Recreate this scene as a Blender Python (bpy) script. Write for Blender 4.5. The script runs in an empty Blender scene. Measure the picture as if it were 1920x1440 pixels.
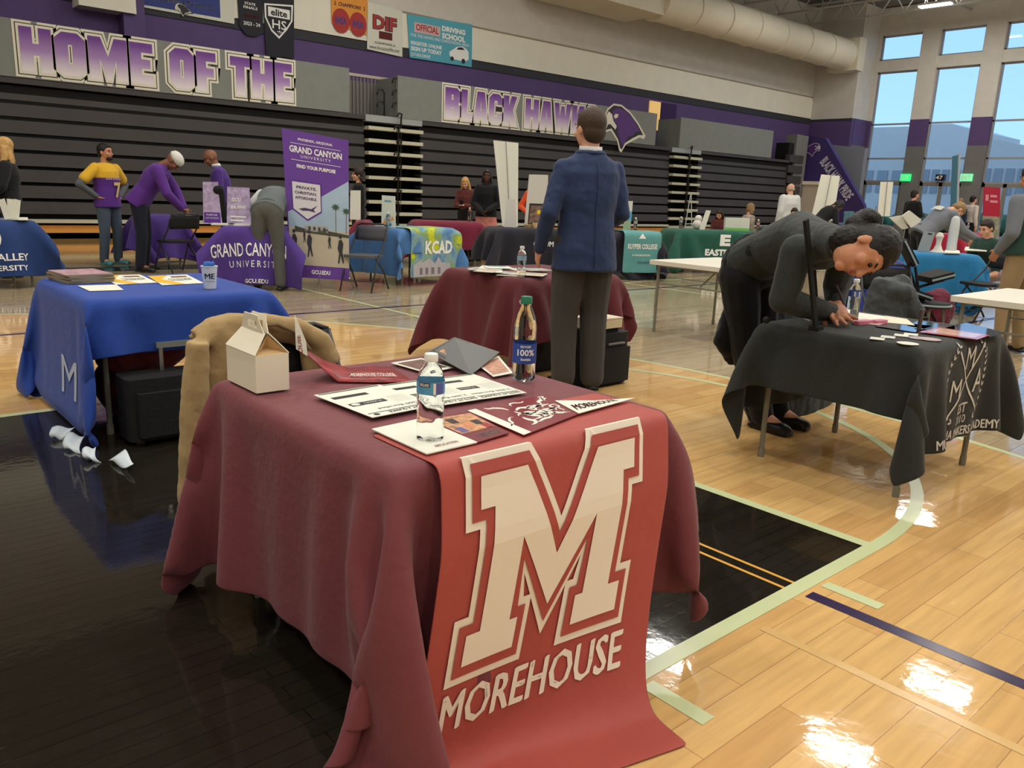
import bpy, bmesh, math, random
import numpy as np
from mathutils import Vector, Matrix
from mathutils.geometry import tessellate_polygon
random.seed(7); np.random.seed(7)
C = bpy.context.scene.collection
SC = bpy.context.scene
# ------------------------------------------------------------------ camera, world, exposure
FPX = 1514.0; HC = 1.285
def _d(x, y):
    v = np.array([x-960., y-720., FPX]); return v/np.linalg.norm(v)
_X = _d(2720, 433); _Y = _d(-410, 305); _Z = np.cross(_X, _Y)
if _Z[1] > 0: _Z = -_Z
_Z /= np.linalg.norm(_Z); _Y = _Y-_X*np.dot(_X, _Y); _Y /= np.linalg.norm(_Y)
MC = np.array([_X, _Y, _Z]); CP = np.array([0, 0, HC])
def az(x, y, z=0.):
    r = MC@_d(x, y); return CP+r*((z-HC)/r[2])
def ay(x, y, Y):
    r = MC@_d(x, y); return CP+r*(Y/r[1])
def ax(x, y, X):
    r = MC@_d(x, y); return CP+r*(X/r[0])
cam = bpy.data.cameras.new('camera'); cam.sensor_width = 36; cam.lens = 36*FPX/1920; cam.clip_end = 300; cam.clip_start = .05
co = bpy.data.objects.new('camera', cam); C.objects.link(co); SC.camera = co
R = Matrix([[MC[i][0], -MC[i][1], -MC[i][2]] for i in range(3)]).to_4x4()
co.matrix_world = Matrix.Translation(Vector(CP)) @ R
SC.view_settings.view_transform = 'Standard'; SC.view_settings.look = 'None'
SC.view_settings.gamma = 1; SC.view_settings.use_curve_mapping = False
SC.view_settings.exposure = 0.0
LAMP_W = 105.0; LAMP_COL = (1.0, .955, .88)
w = bpy.data.worlds.new('world'); SC.world = w; w.use_nodes = True
nt = w.node_tree; bg = nt.nodes['Background']; bg.inputs[1].default_value = 1.5
tc = nt.nodes.new('ShaderNodeTexCoord'); sp = nt.nodes.new('ShaderNodeSeparateXYZ'); cr = nt.nodes.new('ShaderNodeValToRGB')
nt.links.new(tc.outputs['Generated'], sp.inputs[0]); nt.links.new(sp.outputs[2], cr.inputs[0]); nt.links.new(cr.outputs[0], bg.inputs[0])
cr.color_ramp.elements[0].position = 0.0; cr.color_ramp.elements[0].color = (.40, .66, .95, 1)
cr.color_ramp.elements[1].position = .35; cr.color_ramp.elements[1].color = (.26, .47, .86, 1)
# ------------------------------------------------------------------ materials
def lin(c):
    c = c/255.
    return c/12.92 if c <= .04045 else ((c+.055)/1.055)**2.4
_mats = {}
def mat(name, rgb=(128, 128, 128), rough=.6, metal=0., var=0., scale=20., bump=0., bscale=60., spec=.4, emit=None, trans=0., ior=1.45, alpha=1., coat=0., sheen=0.):
    if name in _mats: return _mats[name]
    m = bpy.data.materials.new(name); m.use_nodes = True; n = m.node_tree; b = n.nodes['Principled BSDF']
    col = (lin(rgb[0]), lin(rgb[1]), lin(rgb[2]), 1)
    b.inputs['Base Color'].default_value = col; b.inputs['Roughness'].default_value = rough
    b.inputs['Metallic'].default_value = metal; b.inputs['Specular IOR Level'].default_value = spec
    b.inputs['IOR'].default_value = ior; b.inputs['Transmission Weight'].default_value = trans; b.inputs['Alpha'].default_value = alpha
    if coat: b.inputs['Coat Weight'].default_value = coat; b.inputs['Coat Roughness'].default_value = .08
    if sheen: b.inputs['Sheen Weight'].default_value = sheen
    if emit:
        b.inputs['Emission Color'].default_value = (lin(emit[0]), lin(emit[1]), lin(emit[2]), 1); b.inputs['Emission Strength'].default_value = emit[3]
    if var or bump:
        t = n.nodes.new('ShaderNodeTexCoord'); nz = n.nodes.new('ShaderNodeTexNoise'); nz.inputs['Scale'].default_value = scale; nz.inputs['Detail'].default_value = 3
        n.links.new(t.outputs['Object'], nz.inputs['Vector'])
        if var:
            hs = n.nodes.new('ShaderNodeHueSaturation'); hs.inputs['Color'].default_value = col
            mr = n.nodes.new('ShaderNodeMapRange'); mr.inputs['From Min'].default_value = .3; mr.inputs['From Max'].default_value = .7
            mr.inputs['To Min'].default_value = 1-var; mr.inputs['To Max'].default_value = 1+var
            n.links.new(nz.outputs['Fac'], mr.inputs['Value']); n.links.new(mr.outputs[0], hs.inputs['Value']); n.links.new(hs.outputs[0], b.inputs['Base Color'])
        if bump:
            nb = n.nodes.new('ShaderNodeTexNoise'); nb.inputs['Scale'].default_value = bscale; nb.inputs['Detail'].default_value = 2
            n.links.new(t.outputs['Object'], nb.inputs['Vector'])
            bp = n.nodes.new('ShaderNodeBump'); bp.inputs['Strength'].default_value = bump; bp.inputs['Distance'].default_value = .01
            n.links.new(nb.outputs['Fac'], bp.inputs['Height']); n.links.new(bp.outputs[0], b.inputs['Normal'])
    _mats[name] = m; return m
def cloth(name, rgb, rough=.85, bump=.25, var=.06, sheen=.1):
    return mat(name, rgb, rough, var=var, scale=6, bump=bump, bscale=35, spec=.25, sheen=sheen)
# ------------------------------------------------------------------ mesh builder
def V(*a): return np.array(a[0] if len(a) == 1 else a, float)
def nrm(v): v = V(v); return v/(np.linalg.norm(v)+1e-12)
def perp(d):
    d = nrm(d); a = np.array([0, 0, 1.]) if abs(d[2]) < .9 else np.array([1., 0, 0])
    u = nrm(np.cross(d, a)); return u, np.cross(d, u)
class MB:
    def __init__(s): s.v = []; s.f = []; s.m = []; s.cm = 0
    def mat(s, i): s.cm = i; return s
    def add(s, vs, fs):
        o = len(s.v); s.v += [tuple(map(float, p)) for p in vs]; s.f += [tuple(i+o for i in f) for f in fs]; s.m += [s.cm]*len(fs); return s
    def box(s, c, d, U=None):
        U = np.eye(3) if U is None else U; c = V(c); h = V(d)/2
        vs = [c+U[0]*h[0]*i+U[1]*h[1]*j+U[2]*h[2]*k for i in (-1, 1) for j in (-1, 1) for k in (-1, 1)]
        return s.add(vs, [(0, 1, 3, 2), (4, 6, 7, 5), (0, 4, 5, 1), (2, 3, 7, 6), (0, 2, 6, 4), (1, 5, 7, 3)])
    def rbox(s, c, d, U=None, r=.01, n=3):
        # box with rounded vertical edges (around local third axis)
        U = np.eye(3) if U is None else U; c = V(c); h = V(d)/2; P = []
        for (sx, sy, a0) in ((1, 1, 0), (-1, 1, 90), (-1, -1, 180), (1, -1, 270)):
            for k in range(n+1):
                a = math.radians(a0+90*k/n); P.append((sx*(h[0]-r)+r*math.cos(a), sy*(h[1]-r)+r*math.sin(a)))
        return s.prism(P, c-U[2]*h[2], U[0], U[1], d[2])
    def prism(s, P, o, ux, uy, t):
        o = V(o); ux = V(ux); uy = V(uy); n = np.cross(ux, uy)*t; k = len(P)
        b = [o+ux*p[0]+uy*p[1] for p in P]; tess = tessellate_polygon([[Vector((p[0], p[1], 0)) for p in P]])
        vs = b+[q+n for q in b]; fs = [tuple(f) for f in tess]+[tuple(i+k for i in f) for f in tess]
        fs += [(i, (i+1) % k, (i+1) % k+k, i+k) for i in range(k)]
        return s.add(vs, fs)
    def cyl(s, p0, p1, r0, r1=None, n=12, cap=True):
        r1 = r0 if r1 is None else r1; p0 = V(p0); p1 = V(p1); u, v = perp(p1-p0); vs = []
        for p, r in ((p0, r0), (p1, r1)):
            for k in range(n): a = 2*math.pi*k/n; vs.append(p+r*(u*math.cos(a)+v*math.sin(a)))
        fs = [(k, (k+1) % n, n+(k+1) % n, n+k) for k in range(n)]
        if cap: fs += [tuple(range(n)), tuple(range(n, 2*n))]
        return s.add(vs, fs)
    def tube(s, pts, r, n=8):
        pts = [V(p) for p in pts]; vs = []; fs = []; L = len(pts); pu = None
        for i, p in enumerate(pts):
            d = pts[min(i+1, L-1)]-pts[max(i-1, 0)]
            if pu is None: u, v = perp(d)
            else:
                d = nrm(d); u = nrm(pu-d*np.dot(pu, d)); v = np.cross(d, u)
            pu = u; rr = r[i] if hasattr(r, '__len__') else r
            for k in range(n): a = 2*math.pi*k/n; vs.append(p+rr*(u*math.cos(a)+v*math.sin(a)))
        for i in range(L-1):
            for k in range(n): fs.append((i*n+k, i*n+(k+1) % n, (i+1)*n+(k+1) % n, (i+1)*n+k))
        fs += [tuple(range(n)), tuple(range((L-1)*n, L*n))]
        return s.add(vs, fs)
    def lathe(s, prof, o, n=24, ax_=(0, 0, 1), mod=None):
        o = V(o); d = nrm(ax_); u, v = perp(d); vs = []; fs = []; L = len(prof)
        for i, (r, z) in enumerate(prof):
            for k in range(n):
                a = 2*math.pi*k/n; rr = r if mod is None else r*mod(a, z, i)
                vs.append(o+d*z+rr*(u*math.cos(a)+v*math.sin(a)))
        for i in range(L-1):
            for k in range(n): fs.append((i*n+k, i*n+(k+1) % n, (i+1)*n+(k+1) % n, (i+1)*n+k))
        fs += [tuple(range(n)), tuple(range((L-1)*n, L*n))]
        return s.add(vs, fs)
    def ell(s, c, A, n=14, m=9):
        # ellipsoid: A = three axis vectors (scaled)
        c = V(c); A = [V(a) for a in A]; vs = [c+A[2]]; fs = []
        for i in range(1, m):
            t = math.pi*i/m
            for k in range(n): a = 2*math.pi*k/n; vs.append(c+A[2]*math.cos(t)+math.sin(t)*(A[0]*math.cos(a)+A[1]*math.sin(a)))
        vs.append(c-A[2])
        for k in range(n):
            fs.append((0, 1+k, 1+(k+1) % n)); fs.append((len(vs)-1, 1+(m-2)*n+(k+1) % n, 1+(m-2)*n+k))
        for i in range(m-2):
            for k in range(n): a = 1+i*n; fs.append((a+k, a+n+k, a+n+(k+1) % n, a+(k+1) % n))
        return s.add(vs, fs)
    def sph(s, c, r, n=12, m=8): return s.ell(c, ((r, 0, 0), (0, r, 0), (0, 0, r)), n, m)
    def cap(s, p0, p1, r0, r1=None, n=12):
        r1 = r0 if r1 is None else r1; s.cyl(p0, p1, r0, r1, n); s.sph(p0, r0, n, 8); s.sph(p1, r1, n, 8); return s
    def loft(s, rings, n=20):
        # rings: (centre, axis1 vec, axis2 vec)
        vs = []; fs = []; L = len(rings)
        for c, a, b in rings:
            for k in range(n): t = 2*math.pi*k/n; vs.append(V(c)+V(a)*math.cos(t)+V(b)*math.sin(t))
        for i in range(L-1):
            for k in range(n): fs.append((i*n+k, i*n+(k+1) % n, (i+1)*n+(k+1) % n, (i+1)*n+k))
        fs += [tuple(range(n)), tuple(range((L-1)*n, L*n))]
        return s.add(vs, fs)
    def grid(s, G, thick=0):
        G = np.asarray(G); a, b = G.shape[:2]
        vs = G.reshape(-1, 3); fs = [(i*b+j, i*b+j+1, (i+1)*b+j+1, (i+1)*b+j) for i in range(a-1) for j in range(b-1)]
        return s.add(vs, fs)
    def build(s, name, mats, parent=None, smooth=False, post=None, **tags):
        if not isinstance(mats, (list, tuple)): mats = [mats]
        me = bpy.data.meshes.new(name); off = V(0, 0, 0)
        if parent is not None: off = V(parent.get('_o', (0, 0, 0)))
        me.from_pydata([tuple(V(p)-off) for p in s.v], [], s.f)
        for m in mats: me.materials.append(m)
        for p, i in zip(me.polygons, s.m): p.material_index = i
        bm = bmesh.new(); bm.from_mesh(me); bmesh.ops.recalc_face_normals(bm, faces=bm.faces[:]); bm.to_mesh(me); bm.free()
        if smooth:
            me.shade_smooth()
            if smooth is not True: me.set_sharp_from_angle(angle=math.radians(smooth))
        o = bpy.data.objects.new(name, me); C.objects.link(o)
        if parent is not None: o.parent = parent; o['_o'] = tuple(off)
        for k, v in tags.items(): o[k] = v
        return o
def thing(name, label, cat, loc=(0, 0, 0), group=None):
    o = bpy.data.objects.new(name, None); C.objects.link(o); o.location = loc; o['_o'] = tuple(map(float, loc)); o.empty_display_size = .1
    o['label'] = label; o['category'] = cat
    if group: o['group'] = group
    return o
def solo(o, label, cat, group=None):
    o['label'] = label; o['category'] = cat
    if group: o['group'] = group
    return o
def struct(name, mb, m, **k): return mb.build(name, m, kind='structure', **k)
def copy_thing(root, loc, rz, label, group=None):
    r = root.copy(); C.objects.link(r); r.location = loc; r.rotation_euler = (0, 0, rz); r['label'] = label
    if group: r['group'] = group
    for ch in list(root.children):
        c = ch.copy(); C.objects.link(c); c.parent = r
        for g in list(ch.children):
            d = g.copy(); C.objects.link(d); d.parent = c
    return r
def rotz(a):
    a = math.radians(a); return np.array([[math.cos(a), math.sin(a), 0], [-math.sin(a), math.cos(a), 0], [0, 0, 1.]])
# ---- text and printed shapes
def text_mesh(s, bold=0.0, spacing=1.0):
    cu = bpy.data.curves.new('t', 'FONT'); cu.body = s; cu.size = 1; cu.offset = bold; cu.resolution_u = 2; cu.space_character = spacing
    cu.align_x = 'LEFT'; o = bpy.data.objects.new('t', cu); C.objects.link(o)
    dg = bpy.context.evaluated_depsgraph_get(); me = bpy.data.meshes.new_from_object(o.evaluated_get(dg))
    vs = np.array([v.co[:2] for v in me.vertices]); fs = [tuple(p.vertices) for p in me.polygons]
    bpy.data.objects.remove(o); bpy.data.curves.remove(cu); bpy.data.meshes.remove(me)
    return vs, fs
def poly_mesh(loops):
    tess = tessellate_polygon([[Vector((p[0], p[1], 0)) for p in L] for L in loops])
    vs = np.array([p for L in loops for p in L], float); return vs, [tuple(f) for f in tess]
def fit(vs, x0, y0, x1, y1, keep=False):
    mn = vs.min(0); mx = vs.max(0); sx = (x1-x0)/(mx[0]-mn[0]); sy = (y1-y0)/(mx[1]-mn[1])
    return np.stack([(vs[:, 0]-mn[0])*sx+x0, (vs[:, 1]-mn[1])*sy+y0], 1)
MAINPART = ('panel', 'fabric', 'board', 'paper', 'label_band', 'cover', 'case', 'cup', 'carton', 'jersey', 'sweatshirt')
def printed(name, vs, fs, m, parent, fn, cut=None, **tags):
    if parent is not None and parent.type == 'EMPTY':
        for ch in parent.children:
            if ch.name.split('.')[0] in MAINPART: parent = ch
    return _printed(name, vs, fs, m, parent, fn, cut, **tags)
def _printed(name, vs, fs, m, parent, fn, cut=None, **tags):
    """flat 2-D shape mapped onto a surface fn(u,v); cut = (du,dv) splits it so that it follows curves"""
    bm = bmesh.new(); bv = [bm.verts.new((p[0], p[1], 0)) for p in vs]
    for f in fs:
        try: bm.faces.new([bv[i] for i in f])
        except ValueError: pass
    if cut:
        for axn, d in ((0, cut[0]), (1, cut[1])):
            if not d: continue
            lo, hi = vs[:, axn].min(), vs[:, axn].max(); k = math.ceil(lo/d)*d
            while k < hi:
                n_ = [0, 0, 0]; n_[axn] = 1; c_ = [0, 0, 0]; c_[axn] = k
                bmesh.ops.bisect_plane(bm, geom=bm.verts[:]+bm.edges[:]+bm.faces[:], plane_co=c_, plane_no=n_, dist=1e-6); k += d
    off = V(parent.get('_o', (0, 0, 0))) if parent is not None else V(0, 0, 0)
    for v in bm.verts: v.co = Vector(V(fn(v.co.x, v.co.y))-off)
    me = bpy.data.meshes.new(name); bm.to_mesh(me); bm.free(); me.materials.append(m)
    o = bpy.data.objects.new(name, me); C.objects.link(o)
    if parent is not None: o.parent = parent; o['_o'] = tuple(off)
    for k, v in tags.items(): o[k] = v
    return o
def plane_fn(o, ux, uy, lift=.002):
    o = V(o); ux = nrm(ux); uy = nrm(uy); n = np.cross(ux, uy)
    return lambda u, v: o+ux*u+uy*v+n*lift
def txt(s, parent, m, fn, x0, y0, x1, y1, bold=0., name='lettering', cut=None, spacing=1.):
    if 'M' in s.upper() and bold > .004:
        vs, fs = text_mesh(s, 0, spacing); k = len(vs); f0 = fs; v0 = vs
        for d in (-1, 1): vs = np.concatenate([vs, v0+np.array([d*bold*.9, d*bold*.3])]); fs = fs+[tuple(i+k*(1 if d < 0 else 2) for i in f) for f in f0]
    else: vs, fs = text_mesh(s, bold, spacing)
    return printed(name, fit(vs, x0, y0, x1, y1), fs, m, parent, fn, cut)
def offset_poly(P, d):
    P = [V(p) for p in P]; n = len(P); area = sum(P[i][0]*P[(i+1) % n][1]-P[(i+1) % n][0]*P[i][1] for i in range(n))
    s = 1 if area > 0 else -1; out = []
    for i in range(n):
        a, b, c = P[i-1], P[i], P[(i+1) % n]; e1 = nrm(b-a); e2 = nrm(c-b)
        n1 = V(e1[1], -e1[0])*s; n2 = V(e2[1], -e2[0])*s; k = nrm(n1+n2); q = max(np.dot(k, n1), .42); out.append(tuple(b+k*d/q))
    return out
GL = {'H': (6, [(0, 0), (2.4, 0), (2.4, 3.8), (3.6, 3.8), (3.6, 0), (6, 0), (6, 10), (3.6, 10), (3.6, 6.4), (2.4, 6.4), (2.4, 10), (0, 10)], []),
 'O': (6, [(1.5, 0), (4.5, 0), (6, 1.5), (6, 8.5), (4.5, 10), (1.5, 10), (0, 8.5), (0, 1.5)], [[(2.6, 2.8), (3.4, 2.8), (3.4, 7.2), (2.6, 7.2)]]),
 'M': (8, [(0, 0), (2.3, 0), (2.3, 5), (3.6, 0), (4.4, 0), (5.7, 5), (5.7, 0), (8, 0), (8, 10), (5.4, 10), (4, 5.6), (2.6, 10), (0, 10)], []),
 'E': (5, [(0, 0), (5, 0), (5, 2.3), (2.5, 2.3), (2.5, 3.9), (4.4, 3.9), (4.4, 6.1), (2.5, 6.1), (2.5, 7.7), (5, 7.7), (5, 10), (0, 10)], []),
 'F': (5, [(0, 0), (2.5, 0), (2.5, 3.7), (4.4, 3.7), (4.4, 6), (2.5, 6), (2.5, 7.7), (5, 7.7), (5, 10), (0, 10)], []),
 'T': (5.4, [(1.5, 0), (3.9, 0), (3.9, 7.6), (5.4, 7.6), (5.4, 10), (0, 10), (0, 7.6), (1.5, 7.6)], []),
 'B': (6, [(0, 0), (4.8, 0), (6, 1.2), (6, 4.2), (5.2, 5), (6, 5.8), (6, 8.8), (4.8, 10), (0, 10)], [[(2.5, 2.2), (3.3, 2.2), (3.3, 3.8), (2.5, 3.8)], [(2.5, 6.2), (3.3, 6.2), (3.3, 7.8), (2.5, 7.8)]]),
 'L': (4.6, [(0, 0), (4.6, 0), (4.6, 2.4), (2.5, 2.4), (2.5, 10), (0, 10)], []),
 'A': (6, [(0, 0), (2.3, 0), (2.5, 1.8), (3.5, 1.8), (3.7, 0), (6, 0), (4.6, 10), (1.4, 10)], [[(2.7, 3.8), (3.3, 3.8), (3, 7)]]),
 'C': (5.8, [(1.5, 0), (4.3, 0), (5.8, 1.5), (5.8, 3.6), (3.6, 3.6), (3.6, 2.3), (2.3, 2.3), (2.3, 7.7), (3.6, 7.7), (3.6, 6.4), (5.8, 6.4), (5.8, 8.5), (4.3, 10), (1.5, 10), (0, 8.5), (0, 1.5)], []),
 'K': (6, [(0, 0), (2.4, 0), (2.4, 3.4), (3.5, 0), (6.1, 0), (4.3, 5.2), (6, 10), (3.5, 10), (2.4, 6.6), (2.4, 10), (0, 10)], []),
 'W': (8, [(1.3, 0), (3.5, 0), (4, 3.6), (4.5, 0), (6.7, 0), (8, 10), (5.8, 10), (5.4, 5.2), (4.7, 9), (3.3, 9), (2.6, 5.2), (2.2, 10), (0, 10)], []),
 'S': (5.8, [(0, 1.4), (1.4, 0), (4.4, 0), (5.8, 1.4), (5.8, 4.9), (4.6, 6.1), (2.5, 6.1), (2.5, 7.7), (3.3, 7.7), (3.3, 6.9), (5.8, 6.9), (5.8, 8.6), (4.4, 10), (1.4, 10), (0, 8.6), (0, 5), (1.2, 3.9), (3.3, 3.9), (3.3, 2.3), (2.5, 2.3), (2.5, 3.1), (0, 3.1)], [])}
VARSITY_M = [(0, 0), (3.1, 0), (3.1, 1.7), (2.6, 1.7), (2.6, 6.3), (5, 1.8), (7.4, 6.3), (7.4, 1.7), (6.9, 1.7), (6.9, 0), (10, 0), (10, 1.7), (9.2, 1.7), (9.2, 8.3), (10, 8.3), (10, 10), (7.3, 10), (5, 4.7), (2.7, 10), (0, 10), (0, 8.3), (.8, 8.3), (.8, 1.7), (0, 1.7)]
# ---- hanging cloth, solved as a sheet of linked points that falls over the table and on the floor
def drape(x0, x1, y0, y1, zt, oL, oR, oN, oF, h=.035, steps=220, it=14, seed=1, flare=.7, obst=True):
    """returns (P[nu,nv,3], u, v): u along +x, v along +y; rest plane (u,v) = world xy before falling"""
    u = np.arange(x0-oL, x1+oR+h*.5, h); v = np.arange(y0-oN, y1+oF+h*.5, h)
    U, W = np.meshgrid(u, v, indexing='ij'); P = np.stack([U, W, np.full_like(U, zt)], -1); rng = np.random.RandomState(seed)
    fix = (U >= x0-.004) & (U <= x1+.004) & (W >= y0-.004) & (W <= y1+.004)
    dx = np.where(U < x0, U-x0, np.where(U > x1, U-x1, 0)); dy = np.where(W < y0, W-y0, np.where(W > y1, W-y1, 0))
    # start half hung: fold sheet down, corners stay out as a cone
    a = np.maximum(np.abs(dx), np.abs(dy))
    P[..., 2] -= a*.93; P[..., 0] -= dx*flare; P[..., 1] -= dy*flare
    P[~fix] += rng.normal(0, .004, P[~fix].shape)
    O = P.copy(); Pf = P[fix].copy()
    ph = rng.rand(8)*6.28
    wv = .02*(np.sin(U*9+ph[0])+np.sin(W*8+ph[1])+np.sin(U*17+W*5+ph[2])*.5)
    def con(sl1, sl2, L, k):
        A = P[sl1]; B = P[sl2]; D = B-A; l = np.linalg.norm(D, axis=-1, keepdims=True)+1e-9; c = D*(1-L/l)*.5*k
        P[sl1] = A+c; P[sl2] = B-c
    s_ = slice
    L2 = h*math.sqrt(2)
    for st in range(steps):
        vel = (P-O)*.965; O = P.copy(); P += vel; P[..., 2] -= 9.8*(1/60.)**2*.6
        if st < steps*.5:
            k = 1-st/(steps*.5); P[..., 0] += np.sign(dx)*wv*.02*k; P[..., 1] += np.sign(dy)*wv*.02*k
        P[fix] = Pf
        for _ in range(it):
            for o in (0, 1):
                n = (P.shape[0]-o)//2*2+o; con((s_(o, n, 2),), (s_(o+1, n, 2),), h, 1)
                n = (P.shape[1]-o)//2*2+o; con((s_(None), s_(o, n, 2)), (s_(None), s_(o+1, n, 2)), h, 1)
            for o in (0, 1):
                n = (P.shape[0]-o)//2*2+o
                con((s_(o, n, 2), s_(None, -1)), (s_(o+1, n, 2), s_(1, None)), L2, .35)
                con((s_(o, n, 2), s_(1, None)), (s_(o+1, n, 2), s_(None, -1)), L2, .35)
            for o in (0, 1, 2, 3):
                n = (P.shape[0]-2-o)//4
                i = np.concatenate([np.arange(o, P.shape[0]-2, 4), np.arange(o+1, P.shape[0]-2, 4)]) if o % 2 == 0 else None
                if i is not None:
                    A = P[i]; B = P[i+2]; D = B-A; l = np.linalg.norm(D, axis=-1, keepdims=True)+1e-9; c = D*(1-2*h/l)*.5*.25; P[i] = A+c; P[i+2] = B-c
                    j = np.concatenate([np.arange(o, P.shape[1]-2, 4), np.arange(o+1, P.shape[1]-2, 4)])
                    A = P[:, j]; B = P[:, j+2]; D = B-A; l = np.linalg.norm(D, axis=-1, keepdims=True)+1e-9; c = D*(1-2*h/l)*.5*.25; P[:, j] = A+c; P[:, j+2] = B-c
            P[fix] = Pf
            # stay outside the table body
            ins = (P[..., 0] > x0-.006) & (P[..., 0] < x1+.006) & (P[..., 1] > y0-.006) & (P[..., 1] < y1+.006) & ~fix
            if obst and ins.any():
                q = P[ins]; dd = np.stack([q[:, 0]-(x0-.008), (x1+.008)-q[:, 0], q[:, 1]-(y0-.008), (y1+.008)-q[:, 1]], 1); k = dd.argmin(1)
                q[k == 0, 0] = x0-.008; q[k == 1, 0] = x1+.008; q[k == 2, 1] = y0-.008; q[k == 3, 1] = y1+.008; P[ins] = q
            low = P[..., 2] < .006
            if low.any():
                P[..., 2][low] = .006; P[..., 0][low] = O[..., 0][low]*.8+P[..., 0][low]*.2; P[..., 1][low] = O[..., 1][low]*.8+P[..., 1][low]*.2
    P = P.copy(); P[fix] += (0, 0, .003)
    return P, u, v
def sheet_fn(D, lift=.003):
    P, u, v = D; h = u[1]-u[0]
    def fn(a, b):
        i = min(max((a-u[0])/h, 0), len(u)-1.001); j = min(max((b-v[0])/h, 0), len(v)-1.001); i0 = int(i); j0 = int(j); s = i-i0; t = j-j0
        A = P[i0, j0]; B = P[i0+1, j0]; Cc = P[i0, j0+1]; Dd = P[i0+1, j0+1]
        p = A*(1-s)*(1-t)+B*s*(1-t)+Cc*(1-s)*t+Dd*s*t; n = nrm(np.cross(B-A+Dd-Cc, Cc-A+Dd-B)); return p+n*lift
    return fn
def sheet_obj(name, D, m, label, parent=None, solid=.003, cat='tablecloth', mats2=None):
    mb = MB(); mb.grid(D[0]); o = mb.build(name, m, parent, smooth=True)
    md = o.modifiers.new('thick', 'SOLIDIFY'); md.thickness = solid; md.offset = -1
    s2 = o.modifiers.new('sub', 'SUBSURF'); s2.levels = 1; s2.render_levels = 1
    if label: solo(o, label, cat)
    return o
# ================================================================== THE HALL
def floor_mat(name, ca, cb, cc, rough=.13, rh=.0572, wlen=1.3, streak=.5, bump=.02):
    m = bpy.data.materials.new(name); m.use_nodes = True; n = m.node_tree; b = n.nodes['Principled BSDF']; N = n.nodes.new; L = n.links.new
    t = N('ShaderNodeTexCoord'); br = N('ShaderNodeTexBrick'); br.offset = .37; br.squash = 1
    br.inputs['Scale'].default_value = 1; br.inputs['Brick Width'].default_value = wlen; br.inputs['Row Height'].default_value = rh
    br.inputs['Mortar Size'].default_value = .0016; br.inputs['Mortar Smooth'].default_value = .4; br.inputs['Bias'].default_value = -.45
    lc = lambda c: (lin(c[0]), lin(c[1]), lin(c[2]), 1)
    br.inputs['Color1'].default_value = lc(ca); br.inputs['Color2'].default_value = lc(cb); br.inputs['Mortar'].default_value = lc(cc)
    L(t.outputs['Object'], br.inputs['Vector'])
    mp = N('ShaderNodeMapping'); mp.inputs['Scale'].default_value = (1.2, 16, 1); L(t.outputs['Object'], mp.inputs['Vector'])
    nz = N('ShaderNodeTexNoise'); nz.inputs['Scale'].default_value = 2.2; nz.inputs['Detail'].default_value = 5; L(mp.outputs[0], nz.inputs['Vector'])
    mr = N('ShaderNodeMapRange'); mr.inputs['From Min'].default_value = .3; mr.inputs['From Max'].default_value = .7; mr.inputs['To Min'].default_value = 1-.22*streak; mr.inputs['To Max'].default_value = 1+.22*streak
    L(nz.outputs['Fac'], mr.inputs['Value']); hs = N('ShaderNodeHueSaturation'); L(br.outputs['Color'], hs.inputs['Color']); L(mr.outputs[0], hs.inputs['Value']); L(hs.outputs[0], b.inputs['Base Color'])
    nb = N('ShaderNodeTexNoise'); nb.inputs['Scale'].default_value = 14; nb.inputs['Detail'].default_value = 4; L(t.outputs['Object'], nb.inputs['Vector'])
    bp = N('ShaderNodeBump'); bp.inputs['Strength'].default_value = bump*10; bp.inputs['Distance'].default_value = .0012; L(nb.outputs['Fac'], bp.inputs['Height'])
    bp2 = N('ShaderNodeBump'); bp2.inputs['Strength'].default_value = .25; bp2.inputs['Distance'].default_value = .0006; bp2.invert = True
    L(br.outputs['Fac'], bp2.inputs['Height']); L(bp.outputs[0], bp2.inputs['Normal']); L(bp2.outputs[0], b.inputs['Normal'])
    b.inputs['Roughness'].default_value = rough; b.inputs['Specular IOR Level'].default_value = .55
    return m
FW = floor_mat('maple_floor', (212, 172, 112), (184, 136, 82), (166, 126, 80), rh=.114, wlen=.9, rough=.055, bump=.05)
FG = floor_mat('grey_stained_floor', (172, 154, 122), (142, 126, 98), (78, 68, 54), rh=.114, streak=.8, rough=.08)
FB = floor_mat('black_painted_floor', (34, 30, 24), (26, 23, 18), (10, 9, 8), rough=.06, bump=.04, rh=.0572, streak=.6)
ML = mat('line_paint', (196, 204, 158), .22, spec=.5); MP = mat('purple_line_paint', (42, 26, 66), .2, spec=.5); MY = mat('amber_line_paint', (214, 160, 76), .2)
MF = mat('faint_line_paint', (206, 170, 112), .2)
fl = MB()
def frect(x0, y0, x1, y1, z, mi):
    fl.mat(mi); fl.add([(x0, y0, z), (x1, y0, z), (x1, y1, z), (x0, y1, z)], [(0, 1, 2, 3)])
def farc(c, r0, r1, a0, a1, z, mi, n=72):
    fl.mat(mi); vs = []
    for k in range(n+1):
        a = math.radians(a0+(a1-a0)*k/n); vs += [(c[0]+r0*math.cos(a), c[1]+r0*math.sin(a), z), (c[0]+r1*math.cos(a), c[1]+r1*math.sin(a), z)]
    fl.add(vs, [(2*k, 2*k+1, 2*k+3, 2*k+2) for k in range(n)])
BK = (-.89, 3.09)
frect(-8, -8, 36.9, 20.2, 0, 1)                                     # grey stained field
farc(BK, 0, 6.02, -180, 180, .0008, 0, 96)                            # natural maple inside the arc
frect(2.4, -8, 36.9, 1.23, .0006, 0) if False else None
farc(BK, 6.0, 6.05, -180, 180, .0016, 3, 120)
frect(-8, 13.4, 36.9, 20.2, .0006, 0); frect(-8, 12.05, 9.5, 12.75, .001, 2); frect(-8, 12.0, 9.5, 12.05, .0016, 3)
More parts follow.
